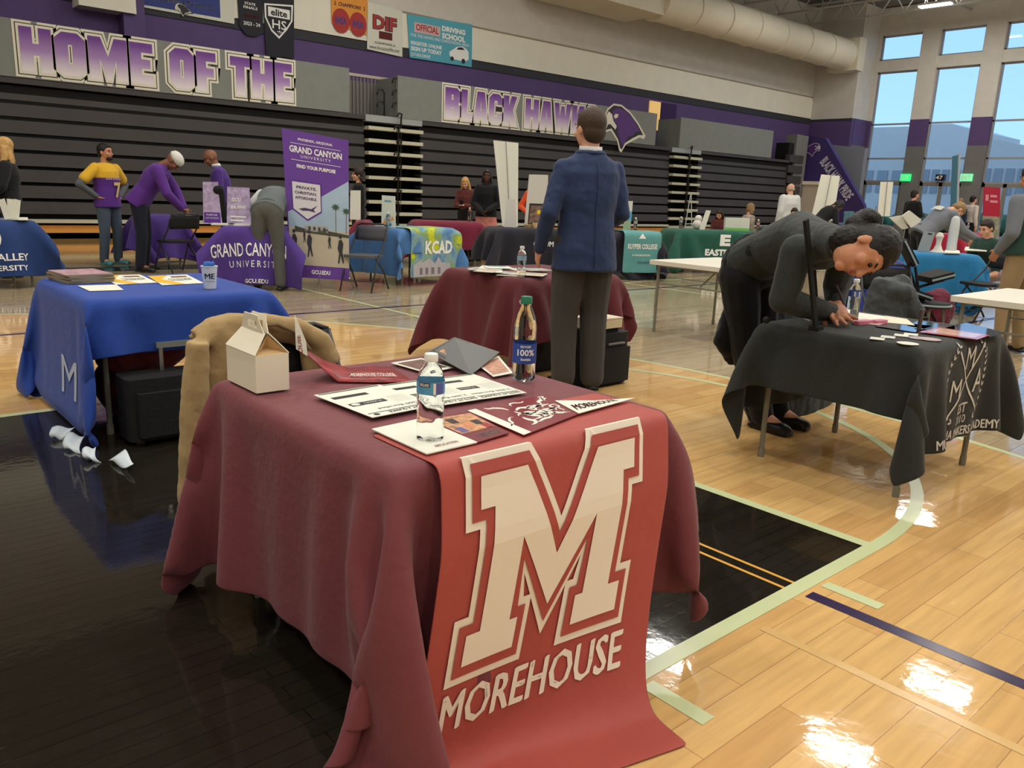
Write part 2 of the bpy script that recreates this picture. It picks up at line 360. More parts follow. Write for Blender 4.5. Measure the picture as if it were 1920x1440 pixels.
frect(-8, 1.26, 2.99, 4.92, .0014, 2)                                 # black lane
frect(-8, 1.205, 3.04, 1.262, .0022, 3); frect(2.985, 1.262, 3.04, 4.92, .0022, 3); frect(-8, 4.92, 3.04, 4.975, .0022, 3)
farc((3.04, 3.09), 1.83, 1.885, -90, 90, .0022, 3, 60)
frect(2.405, 1.262, 2.42, 4.92, .0022, 5); frect(2.468, 1.262, 2.483, 4.92, .0022, 5)
frect(2.415, -2, 2.468, 1.185, .0022, 4); frect(2.415, 4.99, 2.468, 12, .0022, 4)
for x in (2.53, 1.57, .6):
    frect(x, .99, x+.052, 1.19, .0022, 3); frect(x, 4.99, x+.052, 5.2, .0022, 3)
frect(2.10, -2, 2.135, 1.16, .0018, 6)
frect(4.72, 6.3, 4.77, 12.0, .0022, 3); frect(-3, 7.5, 12.5, 7.56, .0022, 4); frect(9.5, -4, 9.56, 12.0, .0022, 3); frect(7.6, 3.5, 30, 3.56, .0022, 4); frect(11, -6, 11.05, 12, .0022, 4)
frect(8.5, 8.2, 36, 8.25, .0022, 3)
struct('floor', fl, [FW, FG, FB, ML, MP, MY, MF])
# natural maple in the middle of the court where the camera stands is inside the arc already
WB = mat('beige_block_wall', (206, 202, 194), .8, var=.04, scale=3); WH = mat('cream_wall', (230, 226, 210), .75, var=.03, scale=2)
WP = mat('purple_wall', (88, 68, 116), .7, var=.05, scale=2); WG = mat('grey_wall', (112, 112, 112), .75, var=.04, scale=2)
WD = mat('charcoal_trim', (52, 52, 58), .7); CEIL = mat('ceiling_deck', (120, 120, 118), .8)
YW = 20.2; XE = 35.5; XW = 36.9; YP = 18.2; ZC = 9.7
zp = 5.07
wm = MB()
wm.mat(1).box(((XE-8)/2, YW+.15, zp/2), (XE+8, .3, zp))
wm.mat(0).box(((XE-8)/2, YW+.12, (zp+5.98)/2), (XE+8, .3, 5.98-zp))
wm.mat(2).box(((XE-8)/2, YW+.15, (5.98+ZC)/2), (XE+8, .3, ZC-5.98))
wm.mat(3).box(((XE-8)/2, YW-.015, zp-.10), (XE+8, .03, .24))
struct('wall_back', wm, [WH, WP, WB, WD])
wm = MB()                                                          # block joints show on the upper wall
for k in range(8): wm.box(((XE-8)/2, YW-.012, 5.98+.02+0*k), (XE+8, .05, .05)) if k == 0 else None
struct('trim_1', wm, mat('beige_trim', (150, 138, 118), .7))
wm = MB(); wm.mat(1).box((XE+.15, (YW+YP)/2, 3.3), (.3, YW-YP, 3.5)); wm.mat(0).box((XE+.15, (YW+YP)/2, (5.05+ZC)/2), (.3, YW-YP, ZC-5.05)); wm.mat(2).box((XE+.15, (YW+YP)/2, .8), (.3, YW-YP, 1.6))
wm.mat(3).box((XE-.01, (YW+YP)/2, 5.0), (.02, YW-YP, .08))
wm.mat(1).box(((XE+XW)/2+.1, YP+.02, 4.5), (XW-XE-.2, .08, 1.1)); wm.mat(0).box(((XE+XW)/2+.1, YP+.02, (5.05+ZC)/2), (XW-XE-.2, .08, ZC-5.05)); wm.mat(2).box(((XE+XW)/2+.1, YP+.02, 1.98), (XW-XE-.2, .08, 3.95))
struct('wall_corner', wm, [WB, WP, WG, WD])
# --- window wall
kx = XW/30.
zz = lambda z: HC+(z-HC)*kx
bays = [(14.68, 13.25), (12.64, 11.23), (10.62, 9.2), (8.6, 7.2), (6.6, 5.2), (4.6, 3.2), (2.6, 1.2), (.6, -.8), (-1.4, -2.8)]
zd, z1, z2, zm, zu, zt_ = zz(2.2), zz(3.02), zz(4.21), zz(6.0), zz(6.38), zz(7.22)
pb, pt = zz(3.42), zz(4.33)
wm = MB()
ed = [14.9*kx]
for a, b in bays: ed += [a*kx, b*kx]
ed += [-8]
def pier(y1, y0):
    yc = (y0+y1)/2; d = abs(y1-y0)
    wm.mat(2).box((XW+.15, yc, pb/2), (.3, d, pb)); wm.mat(1).box((XW+.15, yc, (pb+pt)/2), (.3, d, pt-pb)); wm.mat(0).box((XW+.15, yc, (pt+ZC)/2), (.3, d, ZC-pt))
ed[0] = YP
for k in range(0, len(ed), 2): pier(ed[k], ed[k+1])
for a, b in bays:
    yc = (a+b)/2*kx; d = (a-b)*kx
    wm.mat(0).box((XW+.16, yc, (zm+zu)/2), (.28, d, zu-zm)); wm.mat(0).box((XW+.16, yc, (zt_+ZC)/2), (.28, d, ZC-zt_))
struct('wall_right', wm, [WB, WP, WG])
FRM = mat('window_frame', (150, 150, 150), .5); 
gm = bpy.data.materials.new('window_glass'); gm.use_nodes = True; n = gm.node_tree; n.nodes.clear()
o_ = n.nodes.new('ShaderNodeOutputMaterial'); tr = n.nodes.new('ShaderNodeBsdfTransparent'); gl = n.nodes.new('ShaderNodeBsdfGlossy'); gl.inputs['Roughness'].default_value = .01
lw = n.nodes.new('ShaderNodeLayerWeight'); lw.inputs[0].default_value = .2; mx = n.nodes.new('ShaderNodeMixShader'); tr.inputs[0].default_value = (.93, .97, 1, 1)
n.links.new(lw.outputs['Fresnel'], mx.inputs[0]); n.links.new(tr.outputs[0], mx.inputs[1]); n.links.new(gl.outputs[0], mx.inputs[2]); n.links.new(mx.outputs[0], o_.inputs[0])
GLS = gm
wn = 1
for (a, b) in bays[:5]:
    y1, y0 = a*kx, b*kx; yc = (y0+y1)/2; d = y1-y0
    for (lo, hi, bars) in ((zu, zt_, []), (zd, zm, [z1, z2])):
        fr = MB(); X = XW+.2
        for z in [lo+.03, hi-.03]+bars: fr.box((X, yc, z), (.1, d, .07))
        for y in (y0+.035, y1-.035): fr.box((X, y, (lo+hi)/2), (.1, .07, hi-lo))
        fo = struct('window_%d' % wn, fr, FRM)
        g = MB(); g.box((X, yc, (lo+hi)/2), (.012, d-.1, hi-lo-.06)); g.build('pane', GLS, fo, kind='structure'); wn += 1
    # doors below
    fr = MB(); X = XW+.18
    for y in (y0+.06, yc, y1-.06): fr.box((X, y, zd/2), (.1, .14, zd))
    for z in (zd-.07, .1): fr.box((X, yc, z), (.1, d, .2 if z < .2 else .14))
    fo = struct('door_%d' % (wn//2), fr, mat('door_frame', (128, 126, 120), .5)); g = MB(); g.box((X, yc, zd/2), (.012, d-.1, zd-.1)); g.build('pane', GLS, fo, kind='structure')
    h_ = MB(); h_.cyl((X-.1, yc-.12, 1.0), (X-.1, yc-.12, 1.35), .015); h_.cyl((X-.1, yc+.12, 1.0), (X-.1, yc+.12, 1.35), .015); h_.build('door_handle', mat('steel', (170, 170, 170), .3, 1.), fo, kind='structure')
# other two walls and ceiling, outside the picture but closing the hall
w_ = MB(); w_.mat(0).box((-8.15, 6, ZC/2), (.3, 29, ZC)); struct('wall_left', w_, [WB])
w_ = MB(); w_.mat(0).box((14.4, -8.15, ZC/2), (45.5, .3, ZC)); struct('wall_front', w_, [WB])
c_ = MB()
xs = np.arange(-8.2, 37.3, .18); top = []
for i, x in enumerate(xs): top.append((x, ZC+(.05 if (i//2) % 2 else 0)))
G = [[(x, -8.3, z), (x, 20.4, z)] for x, z in top]; c_.grid(np.array(G)); struct('ceiling', c_, CEIL)
j_ = mat('joist_grey', (184, 184, 180), .6)
t_n = 2
for x in list(np.arange(14.5, 36, 2.45)):
    t = MB(); t.box((x, 6, ZC-.1), (.12, 28, .08)); t.box((x, 6, ZC-.85), (.1, 28, .06))
    for k in range(28):
        y = -7.6+k; t.cyl((x, y, ZC-.1), (x, y+.5, ZC-.85), .022, n=5); t.cyl((x, y+.5, ZC-.85), (x, y+1, ZC-.1), .022, n=5)
    struct('trim_%d' % t_n, t, j_); t_n += 1
for y in (2.5, 8.5, 14.5):
    t = MB(); t.box((14.4, y, ZC-.5), (45, .06, .06)); struct('trim_%d' % t_n, t, j_); t_n += 1
# --- light fixtures
EM = mat('lamp_diffuser', (255, 255, 250), .5, emit=(255, 250, 235, 9.0)); HOUS = mat('lamp_housing', (190, 190, 188), .5)
def fixture(x, y, z, label):
    t = thing('ceiling_light', label, 'ceiling light', (x, y, z), 'long lights hung from the ceiling joists')
    h = MB(); h.box((x, y, z+.06), (.36, 1.2, .08)); h.cyl((x, y-.4, z+.1), (x, y-.4, ZC-.1), .006, n=6); h.cyl((x, y+.4, z+.1), (x, y+.4, ZC-.1), .006, n=6); h.build('housing', HOUS, t)
    d = MB(); d.rbox((x, y, z), (.30, 1.14, .05), r=.03); d.build('diffuser', EM, t)
    l = bpy.data.lights.new('lamp', 'AREA'); l.shape = 'RECTANGLE'; l.size = .3; l.size_y = 1.14; l.energy = LAMP_W; l.color = LAMP_COL
    lo = bpy.data.objects.new('lamp', l); C.objects.link(lo); lo.location = (0, 0, -.035); lo.parent = t
    l2 = l.copy(); l2.energy = LAMP_W*.75; lu = bpy.data.objects.new('added_uplight', l2); C.objects.link(lu); lu.location = (0, 0, .12); lu.rotation_euler = (math.pi, 0, 0); lu.parent = t  # second lamp is an added upward fill to brighten upper walls and ceiling
for ix, x0_ in enumerate((-4.5, .3, 5, 9.2, 13.3, 17.2, 22, 26.8, 33.3)):
    for iy, y0_ in enumerate((-4.5, .8, 5.4, 9.8, 14.4)):
        if (ix, iy) in ((0, 4), (1, 4), (2, 4), (5, 4), (6, 4), (5, 3), (6, 3), (3, 2), (6, 2)): continue
        if (ix, iy) == (4, 3): x, y = 13.6, 9.8
        elif (ix, iy) == (4, 2): x, y = 13.7, 5.7
        elif (ix, iy) == (5, 2): x, y = 17.4, 5.3
        else: x, y = x0_, y0_
        fixture(x, y, 8.75, 'bright white ceiling light by the top of the end windows' if (ix == 8 and iy == 4) else 'long ceiling light mirrored as a white patch in the floor')
# --- round air duct
DU = mat('duct_paint', (214, 208, 190), .6, var=.03, scale=1)
dz = ay(1500, 79, 18.5)[2]; dx0 = ay(1225, 25, 18.5)[0]; dx1 = ay(1594, 95, 18.5)[0]-.5
t = thing('air_duct', 'big round cream duct running along the upper wall above the bleachers', 'air duct', (dx0, 18.5, dz))
d = MB(); d.cyl((dx0, 18.5, dz), (dx1, 18.5, dz), .62, n=32); d.build('duct_pipe', DU, t, smooth=40)
for k in range(8):
    x = dx0+.05+(dx1-dx0-.1)*k/7; r = MB(); r.cyl((x-.03, 18.5, dz), (x+.03, 18.5, dz), .655, n=32); r.build('seam_ring', DU, t, smooth=40)
d = MB(); d.box((dx0-2.2, 18.9, dz+.1), (4.4, 1.7, 1.25)); d.build('box_duct', DU, t)
d = MB(); d.box((dx1+.3, 18.5, dz), (.6, 1.3, 1.3)); d.build('end_box', DU, t)
# --- exterior
EXG = mat('outside_paving', (120, 132, 128), .9, var=.1, scale=.5)
e = MB(); e.box((95, 12, -.1), (116, 160, .1)); struct('trim_60', e, EXG)
def outside(name, label, x, pts_px, m, depth=8, win=True):
    P = [ax(px, py, x) for px, py in pts_px]
    t = thing('building', label, 'building', (x, P[0][1], 0))
    ys = [p[1] for p in P]; zs = [p[2] for p in P]
    poly = [(-p[1], p[2]) for p in P]+[(-ys[-1], 0), (-ys[0], 0)]
    mb = MB(); mb.prism(poly, (x, 0, 0), (0, -1, 0), (0, 0, 1), -depth); mb.build('wall', m, t)
    if win:
        for k in range(5):
            y = ys[0]+(ys[-1]-ys[0])*(k+.5)/5; q = MB(); q.box((x-.03, y, 3.2), (.1, abs(ys[-1]-ys[0])/5*.7, 1.6)); q.build('window', mat('far_window', (170, 164, 160), .4), t)
    return t
BL1 = mat('far_wall_blue', (232, 214, 196), .8); BL2 = mat('far_wall_grey', (240, 222, 204), .8)
outside('b', 'flat roofed grey building seen through the leftmost tall window', 62, [(1600, 240), (1740, 236)], BL1)
outside('b', 'pale grey building with sloping roof edge seen through the second tall window', 60, [(1741, 233), (1785, 232), (1812, 240), (1835, 246)], BL2)
outside('b', 'grey building with angled roof seen through the third tall window', 58, [(1850, 258), (1872, 262), (1900, 268), (1960, 283)], BL1)
g = MB(); rr = random.Random(3)
for k in range(40): g.ell((52+rr.random()*2, 14+rr.random()*14, .3+rr.random()*.3), ((.7, 0, 0), (0, .9, 0), (0, 0, .5+rr.random()*.3)), 8, 5)
o = g.build('hedge', mat('hedge_green', (78, 112, 74), .9, var=.2, scale=4), smooth=True); solo(o, 'long green hedge outside behind the end doors', 'hedge')
# --- exit signs, number plate
def wall_sign(p, wd, hg, m, label, s, mt, cat='exit sign'):
    t = thing('exit_sign' if s == 'EXIT' else 'number_sign', label, cat, (XW-.1, p[1], p[2]))
    dX = .08 if s == '47' else 0; b = MB(); b.box((XW-.05+dX*1.2, p[1], p[2]), (.1+dX*1.2, wd, hg)); b.build('case', m, t)
    txt(s, t, mt, plane_fn((XW-.112, p[1]+wd*.4, p[2]-hg*.3), (0, -1, 0), (0, 0, 1), .002), 0, 0, wd*.8, hg*.6, .02)
GE = mat('green_glow', (60, 220, 120), .4, emit=(30, 230, 120, 1.1)); GE2 = mat('pale_green_glow', (130, 220, 170), .4, emit=(110, 225, 160, .8)); WT = mat('white_print', (236, 236, 232), .6)
wall_sign(ax(1699, 333, XW), .42, .3, GE, 'bright green lit exit sign on the left window pillar', 'EXIT', WT)
wall_sign(ax(1813, 333, XW), .46, .3, GE2, 'pale green lit exit sign on the right window pillar', 'EXIT', WT)
wall_sign(ax(1763, 333, XW), .36, .26, mat('black_plastic', (24, 24, 26), .5), 'small black plate reading 47 above the middle end doors', '47', WT, 'sign')
# --- bleachers
BR = mat('bleacher_charcoal', (62, 60, 60), .62, var=.08, scale=1.5); BGAP = mat('bleacher_gap_shade', (16, 15, 15), .9)  # near-black backing carries the shade between the rows in its colour
STP = mat('step_nosing', (186, 186, 164), .6); ALU = mat('aisle_tread', (150, 156, 156), .5)
YB = 18.5; rowz = [.50+.305*k for k in range(8)]
def bleacher(x0, x1, label, end=False):
    t = thing('bleacher', label, 'bleacher', (x0, YB, 0), 'folded bleacher banks along the back wall'); 
    b = MB(); b.box(((x0+x1)/2, YB+.75, 1.45), (x1-x0-.04, 1.2, 2.9)); b.build('frame', BGAP, t)
    for k, z in enumerate(rowz):
        r = MB(); y = YB+.02*k; prof = [(0, 0), (.02, .235), (.34, .25), (.34, .2), (.06, .18), (.05, 0)]
        r.prism([(p[0], p[1]) for p in prof], (x0, y, z), (0, 1, 0), (0, 0, 1), x1-x0); r.build('row', BR, t)
    r = MB(); r.box(((x0+x1)/2, YB+.3, 2.985), (x1-x0, .5, .1)); r.build('top_rail', BR, t)
    s = MB(); s.box(((x0+x1)/2, YB+.03, .36), (x1-x0, .2, .07)); s.build('nosing', STP, t)
    s = MB(); s.box(((x0+x1)/2, YB+.08, .2), (x1-x0, .06, .15)); s.build('kick_board', mat('kick_orange', (214, 150, 70), .5), t)
    s = MB(); s.box(((x0+x1)/2, YB+.2, .05), (x1-x0-.1, .1, .1)); s.build('base', BGAP, t)
    return t
XA0, XA1, XB0, XB1, XEND = 11.22, 12.95, 23.6, 25.3, 31.4
bleacher(-7.9, XA0, 'long charcoal folded bleacher bank under the HOME OF THE board')
bleacher(XA1, XB0, 'charcoal folded bleacher bank under the BLACK HAWKS board')
bleacher(XB1, XEND, 'shorter charcoal folded bleacher bank under the plain grey board')
HR = mat('handrail_black', (28, 28, 30), .4)
def stairs(x0, x1, label):
    t = thing('aisle_stairs', label, 'stairs', (x0, YB, 0)); xm = (x0+x1)/2+.05
    b = MB(); b.box(((x0+x1)/2, YB+1.0, 1.45), (x1-x0, .7, 2.9)); b.build('frame', BGAP, t)
    for k in range(9):
        z = .30+.305*k
        for (a, c) in ((x0+.03, xm-.06), (xm+.06, x1-.03)):
            s = MB(); s.box(((a+c)/2, YB+.1, z), (c-a, .3, .085)); s.box(((a+c)/2, YB+.4, z+.02), (c-a, .5, .03)); s.build('step', STP, t)
    s = MB(); s.box(((x0+x1)/2, YB+.45, 2.98), (x1-x0, .8, .16)); s.build('landing', ALU, t)
    for k in range(8):
        z = .7+.32*k; h = MB(); x = xm+(.05 if k % 2 else -.03)
        h.tube([(x+.04, YB-.02, z-.4), (x+.04, YB-.04, z+.1), (x+.02, YB-.1, z+.2), (x-.1, YB-.14, z+.21), (x-.16, YB-.14, z+.12)], .022); h.build('handrail', HR, t, smooth=True)
    for k in range(3):
        z = 3.25+.3*k; h = MB(); x = xm+.12
        h.tube([(x, YB+.1, z-.45), (x, YB+.1, z+.1), (x-.06, YB+.1, z+.18), (x-.18, YB+.1, z+.16), (x-.22, YB+.1, z+.04)], .022); h.build('handrail', HR, t, smooth=True)
        x -= .33
        if k < 2: h = MB(); h.tube([(x, YB+.3, 3.0), (x, YB+.3, z+.1), (x-.06, YB+.3, z+.18), (x-.18, YB+.3, z+.16), (x-.22, YB+.3, z+.04)], .02); h.build('handrail', HR, t, smooth=True)
stairs(XA0, XA1, 'pale bleacher steps with black rails behind the purple standing banner')
stairs(XB0, XB1, 'pale bleacher steps with black rails right of the hawk emblem board')
# --- upper boards
GB = mat('grey_board', (122, 126, 122), .7, var=.04, scale=4)
def board(x0, x1, label):
    t = thing('upper_board', label, 'panel', (x0, YB, 3.04)); b = MB(); b.box(((x0+x1)/2, YB+.1, 3.57), (x1-x0, .12, 1.04)); b.build('panel', GB, t)
    for xx_ in (x0+.06, x1-.06): b = MB(); b.box((xx_, YB+.6, 3.57), (.12, .9, .96)); b.build('side_return', GB, t)
    return t
YF = YB+.035
X1b = ay(655, 170, YF)[0]; X2a = ay(746, 190, YF)[0]; X2b = ay(1230, 250, YF)[0]; X3a = ay(1275, 255, YF)[0]; X3b = ay(1448, 275, YF)[0]
B1 = board(-7.9, X1b, 'long grey board lettered HOME OF THE above the left bleachers'); B2 = board(X2a, X2b, 'grey board lettered BLACK HAWKS with the hawk emblem'); B3 = board(X3a, X3b, 'plain grey board above the right bleachers')
GR = bpy.data.materials.new('letter_fade'); GR.use_nodes = True; n = GR.node_tree; b = n.nodes['Principled BSDF']; tc2 = n.nodes.new('ShaderNodeTexCoord'); s2 = n.nodes.new('ShaderNodeSeparateXYZ'); r2 = n.nodes.new('ShaderNodeValToRGB')
n.links.new(tc2.outputs['Generated'], s2.inputs[0]); n.links.new(s2.outputs[2], r2.inputs[0]); n.links.new(r2.outputs[0], b.inputs['Base Color']); b.inputs['Roughness'].default_value = .6
e0, e1 = r2.color_ramp.elements; e0.position = .05; e0.color = (lin(222), lin(216), lin(220), 1); e1.position = .92; e1.color = (lin(104), lin(52), lin(140), 1); em_ = r2.color_ramp.elements.new(.5); em_.color = (lin(158), lin(124), lin(182), 1)
LW = mat('letter_white', (216, 214, 196), .6); LD = mat('letter_dark', (44, 40, 44), .6)
def sign_word(word, xa, xb, za, zb, parent):
    gap = .55; W = sum(GL[c][0] for c in word)+gap*(len(word)-1); sx = (xb-xa)/W; sy = (zb-za)/10; x = xa
    F = lambda lift: plane_fn((0, YF, 0), (1, 0, 0), (0, 0, 1), lift)
    for ch in word:
        wd, P, holes = GL[ch]; px = lambda L, dx: [(x+p[0]*sx, za+p[1]*sy) for p in L]
        base = [(p[0]*sx, p[1]*sy) for p in P]; hb = [[(p[0]*sx, p[1]*sy) for p in Hh] for Hh in holes]
        lay = []
        for k, (d, mm) in enumerate(((.105, LW), (.062, LD), (.045, LW), (.0, GR))):
            src = [(p[0]*sx*5.8/6, p[1]*sy) for p in GL['O'][1]] if (ch == 'C' and d > .05) else base
            loops = [offset_poly(src, d)] if d else [base]
            if d < .05: loops += [offset_poly(Hh, -d*.6) if d else Hh for Hh in hb]
            vs, fs = poly_mesh(loops); vs = vs+np.array([x, za]); lay.append((vs, fs, mm, .004+.004*k))
        for nm, (vs, fs, mm, lf) in zip(('letter_edge', 'letter_dark_outline', 'letter_border', 'letter'), lay):  # stacked print layers, the dark one a plain printed outline
            printed(nm, vs, fs, mm, parent, F(lf))
        x += (wd+gap)*sx
ZL0, ZL1 = 3.17, 3.98
xx = lambda px, py=150: ay(px, py, YF)[0]
sign_word('HOME', xx(37, 90), xx(287, 130), ZL0, ZL1, B1); sign_word('OF', xx(318, 130), xx(405, 145), ZL0, ZL1, B1); sign_word('THE', xx(432, 150), xx(547, 160), ZL0, ZL1, B1)
sign_word('BLACK', xx(834, 200), xx(968, 215), ZL0, ZL1, B2); sign_word('HAWKS', xx(984, 215), xx(1118, 225), ZL0, ZL1, B2)
HK = [(735, 250), (760, 200), (810, 168), (880, 168), (960, 200), (1040, 255), (1115, 325), (1100, 345), (1060, 338), (1000, 362), (940, 388), (905, 435), (885, 425), (860, 370), (800, 318), (755, 332), (735, 290)]
HKd = [(745, 252), (768, 208), (812, 178), (878, 178), (955, 210), (1033, 265), (1092, 322), (1050, 325), (990, 350), (932, 378), (906, 418), (890, 408), (868, 362), (806, 306), (758, 318), (743, 290)]
HKp = [(805, 205), (850, 186), (920, 200), (990, 240), (1060, 302), (1015, 312), (1000, 330), (955, 340), (912, 398), (882, 362), (858, 320), (856, 288), (820, 262), (800, 230)]
HKb = [(745, 250), (772, 214), (800, 228), (815, 262), (848, 290), (838, 310), (790, 282), (770, 288), (757, 314), (743, 290)]
HKe = [(815, 238), (830, 222), (855, 224), (850, 240), (830, 250)]
MPU = mat('hawk_purple', (84, 48, 116), .6)
def hawk(parent, fn_of, mats_, flip=False, s=1., parts=('emblem_edge', 'emblem_outline', 'emblem', 'beak', 'eye')):
    for k, (nm, P) in enumerate(zip(parts, (HK, HKd, HKp, HKb, HKe))):
        Q = [((925-p[0]) if flip else (p[0]-925), 300-p[1]) for p in P]; vs, fs = poly_mesh([Q]); printed(nm, vs*s, fs, mats_[k], parent, fn_of(.004+.004*k))
hc = ay(1172, 242, YF); hs_ = (xx(1213, 245)-xx(1133, 240))/380
hawk(B2, lambda l: plane_fn((hc[0], YF, hc[2]), (1, 0, 0), (0, 0, 1), l), (LW, LD, MPU, LW, LW), s=hs_)
# guard rail panel in the gap, soffit boxes, glowing panel for the lit opening
t = thing('guard_rail', 'grey picket guard rail between the two lettered boards', 'railing', (X1b, 19.7, 3)); g = MB()
g.box(((X1b+X2a)/2+.4, 19.75, 3.55), (X2a-X1b+1.4, .04, .86)); g.build('infill', mat('rail_infill', (112, 108, 104), .7), t)
for k in range(24): g = MB(); g.box((X1b-.2+.11*k, 19.7, 3.62), (.025, .03, .95)); g.build('picket', mat('picket_grey', (138, 132, 126), .6), t)
g = MB(); g.box(((X1b+X2a)/2+.4, 19.7, 4.12), (X2a-X1b+1.4, .08, .07)); g.build('top_rail', mat('rail_beige', (186, 172, 160), .6), t)
def recess(pa, pb_, label, mlit=None):
    pass
s_ = MB(); a = ay(157, 4, YW-.3); b2 = ay(236, 12, YW-.3); s_.box(((a[0]+b2[0])/2, YW-.25, a[2]+.25), (b2[0]-a[0]+.3, .5, .7)); struct('trim_40', s_, WH)
s_ = MB(); a = ay(228, 30, YW-.2); s_.box((a[0]+.2, YW-.2, 4.4), (.45, .4, 1.6)); struct('trim_41', s_, WP)
p0 = ay(1218, 200, YW-.03); t = MB(); t.box((p0[0]+.3, YW-.02, 4.25), (.62, .06, 1.0)); struct('trim_42', t, mat('corridor_glow_panel', (236, 200, 130), .7, emit=(255, 205, 120, .35)))  # flat panel; the corridor light is put into its colour and glow
t = MB(); t.box((p0[0]+1.1, YW-.02, 4.3), (.9, .06, .9)); struct('trim_43', t, mat('recess_shade_purple', (58, 36, 84), .8))  # flat panel on the wall, recess shade put into the darker purple
# --- end of the seating: grey pier, purple wedge wall with emblem and lettering, beige steps
XQ = 33.0
q = lambda px, py: ax(px, py, XQ)
a1, a2, a3, a4, a5 = q(1508, 252), q(1548, 259), q(1619, 384), q(1622, 408), q(1497, 335)
t = thing('wedge_wall', 'dark purple slanted end wall with a pale hawk emblem and BLACK HAWK PRIDE lettering', 'wall panel', (XQ, a1[1], 0))
P = [(-p[1], p[2]) for p in (a1, a2, a3, a4)]+[(-a4[1], 0), (-a1[1], 0)]
m_ = MB(); m_.prism(P, (XQ, 0, 0), (0, -1, 0), (0, 0, 1), -.25); m_.build('panel', mat('wedge_purple', (60, 46, 104), .6, var=.05, scale=2), t)
cpt = q(1522, 281); f0 = lambda l: plane_fn((XQ-.02, cpt[1], cpt[2]), (0, -1, 0), (0, 0, 1), l)
WD2 = mat('wedge_white', (196, 196, 214), .6)
hawk(t, f0, (WD2, MPU, MPU, WD2, WD2), flip=True, s=.0021)
d_ = nrm(q(1596, 372)-q(1546, 300)); nn = np.cross((-1, 0, 0), d_); up_ = nrm(np.cross(d_, (1, 0, 0)))*1.0
if up_[2] < 0: up_ = -up_
o3 = q(1540, 302); L_ = np.linalg.norm(q(1598, 378)-q(1546, 300))
vs, fs = text_mesh('BLACK HAWK PRIDE', .03)
printed('lettering', fit(vs, 0, 0, L_*.95, .42), fs, WD2, t, plane_fn(o3-V(.02, 0, 0)+up_*-.1, d_, np.cross((-1, 0, 0), d_), .002))
g = MB(); g.box((XQ-.7, YB+.35, 2.05), (.9, .5, 4.1)); g.build('grey_pier', WG, t) if False else struct('trim_50', g, WG)
g = MB(); g.box((32.2, YB+.5, 1.95), (1.5, .6, 3.6)); struct('trim_51', g, BGAP)
for k in range(7): g = MB(); g.box((31.9, YB+.15, .6+.42*k), (1.1, .2, .3)); struct('trim_%d' % (70+k), g, BR)
b5 = q(1500, 343); g = MB(); g.box((XQ-.12, b5[1]-.85, b5[2]/2), (.2, 1.6, b5[2])); struct('trim_53', g, mat('opening_cream', (196, 186, 170), .7)); g = MB(); g.box((XQ-.2, b5[1]-.85, b5[2]), (.25, 1.8, .14)); struct('trim_54', g, WH)
g = MB(); g.box((XQ-.26, b5[1]-1.25, b5[2]*.45), (.06, .5, b5[2]*.85)); struct('trim_55', g, mat('leaf_cream', (222, 212, 200), .7))
g = MB(); P = [(-p[1], p[2]) for p in (ax(1530, 268, 34.5), ax(1622, 278, 34.5))]; g.prism([P[0], P[1], (P[1][0], 0), (P[0][0], 0)], (34.5, 0, 0), (0, -1, 0), (0, 0, 1), -.3); struct('trim_52', g, mat('blue_grey_wall', (128, 132, 142), .7))
# --- banners hung on the upper wall
YN = YW-.05
def banner(name, pts, m, label, cat='banner', edge=None):
    P = [ay(px, py, YN) for px, py in pts]; t = thing(name, label, cat, tuple(P[0])); mb = MB(); mb.prism([(p[0], p[2]) for p in P], (0, YN, 0), (1, 0, 0), (0, 0, 1), .012); mb.build('fabric', m, t)
    c = MB(); c.cyl(P[0]+V(.05, 0, -.01), P[1]+V(-.05, 0, -.01), .012, n=6); c.build('hanging_rod', mat('steel', (170, 170, 170), .3, 1.), t)
    return t, plane_fn((0, YN-.012, 0), (1, 0, 0), (0, 0, 1), .006), P
def put(t, fn, s, px0, py0, px1, py1, m, bold=.02, name='lettering'):
    a = ay(px0, py1, YN); b = ay(px1, py0, YN); sl = 0
    # follow the horizontal of the real banner: world z is constant along it
    h = ay(px0, py1, YN)[2]; h2 = ay(px0, py0, YN)[2]; txt(s, t, m, fn, a[0], h, b[0], h2, bold, name)
def patch(t, fn, px0, py0, px1, py1, m, name='printed_panel'):
    a = ay(px0, py1, YN); h2 = ay(px0, py0, YN)[2]; b = ay(px1, py0, YN); vs, fs = poly_mesh([[(a[0], a[2]), (b[0], a[2]), (b[0], h2), (a[0], h2)]]); printed(name, vs, fs, m, t, fn)
    return a[0], a[2], b[0], h2
BW = mat('banner_white', (214, 214, 200), .7); BBL = mat('banner_blue', (56, 66, 130), .7); BK_ = mat('banner_black', (38, 38, 44), .7); BOR = mat('banner_orange', (224, 150, 62), .7); BRD = mat('banner_red', (168, 58, 56), .7); BCY = mat('banner_cyan', (88, 168, 188), .7)
t, fn, P = banner('wall_banner', [(247, -40), (440, -20), (439, 45), (249, 10)], BW, 'white bordered blue banner at the top left of the back wall')
f2 = plane_fn((0, YN-.012, 0), (1, 0, 0), (0, 0, 1), .003); patch(t, f2, 268, -40, 410, 9, BBL)
put(t, fn, 'ALUMNI ATHLETICS', 290, -8, 400, 1, WT, .01); t2 = lambda px, py, l: plane_fn(V(ay(px, py, YN))+V(0, -.012, 0), (1, 0, 0), (0, 0, 1), l)
hawk(t, lambda l: t2(344, 20, l), (LD, BW, LD, BW, LD), s=.0011)
t, fn, P = banner('pennant_banner', [(444, -20), (492, -12), (493, 62), (480, 69), (462, 66), (448, 48)], BK_, 'shorter black hanging banner with red lettering beside the shield banner')
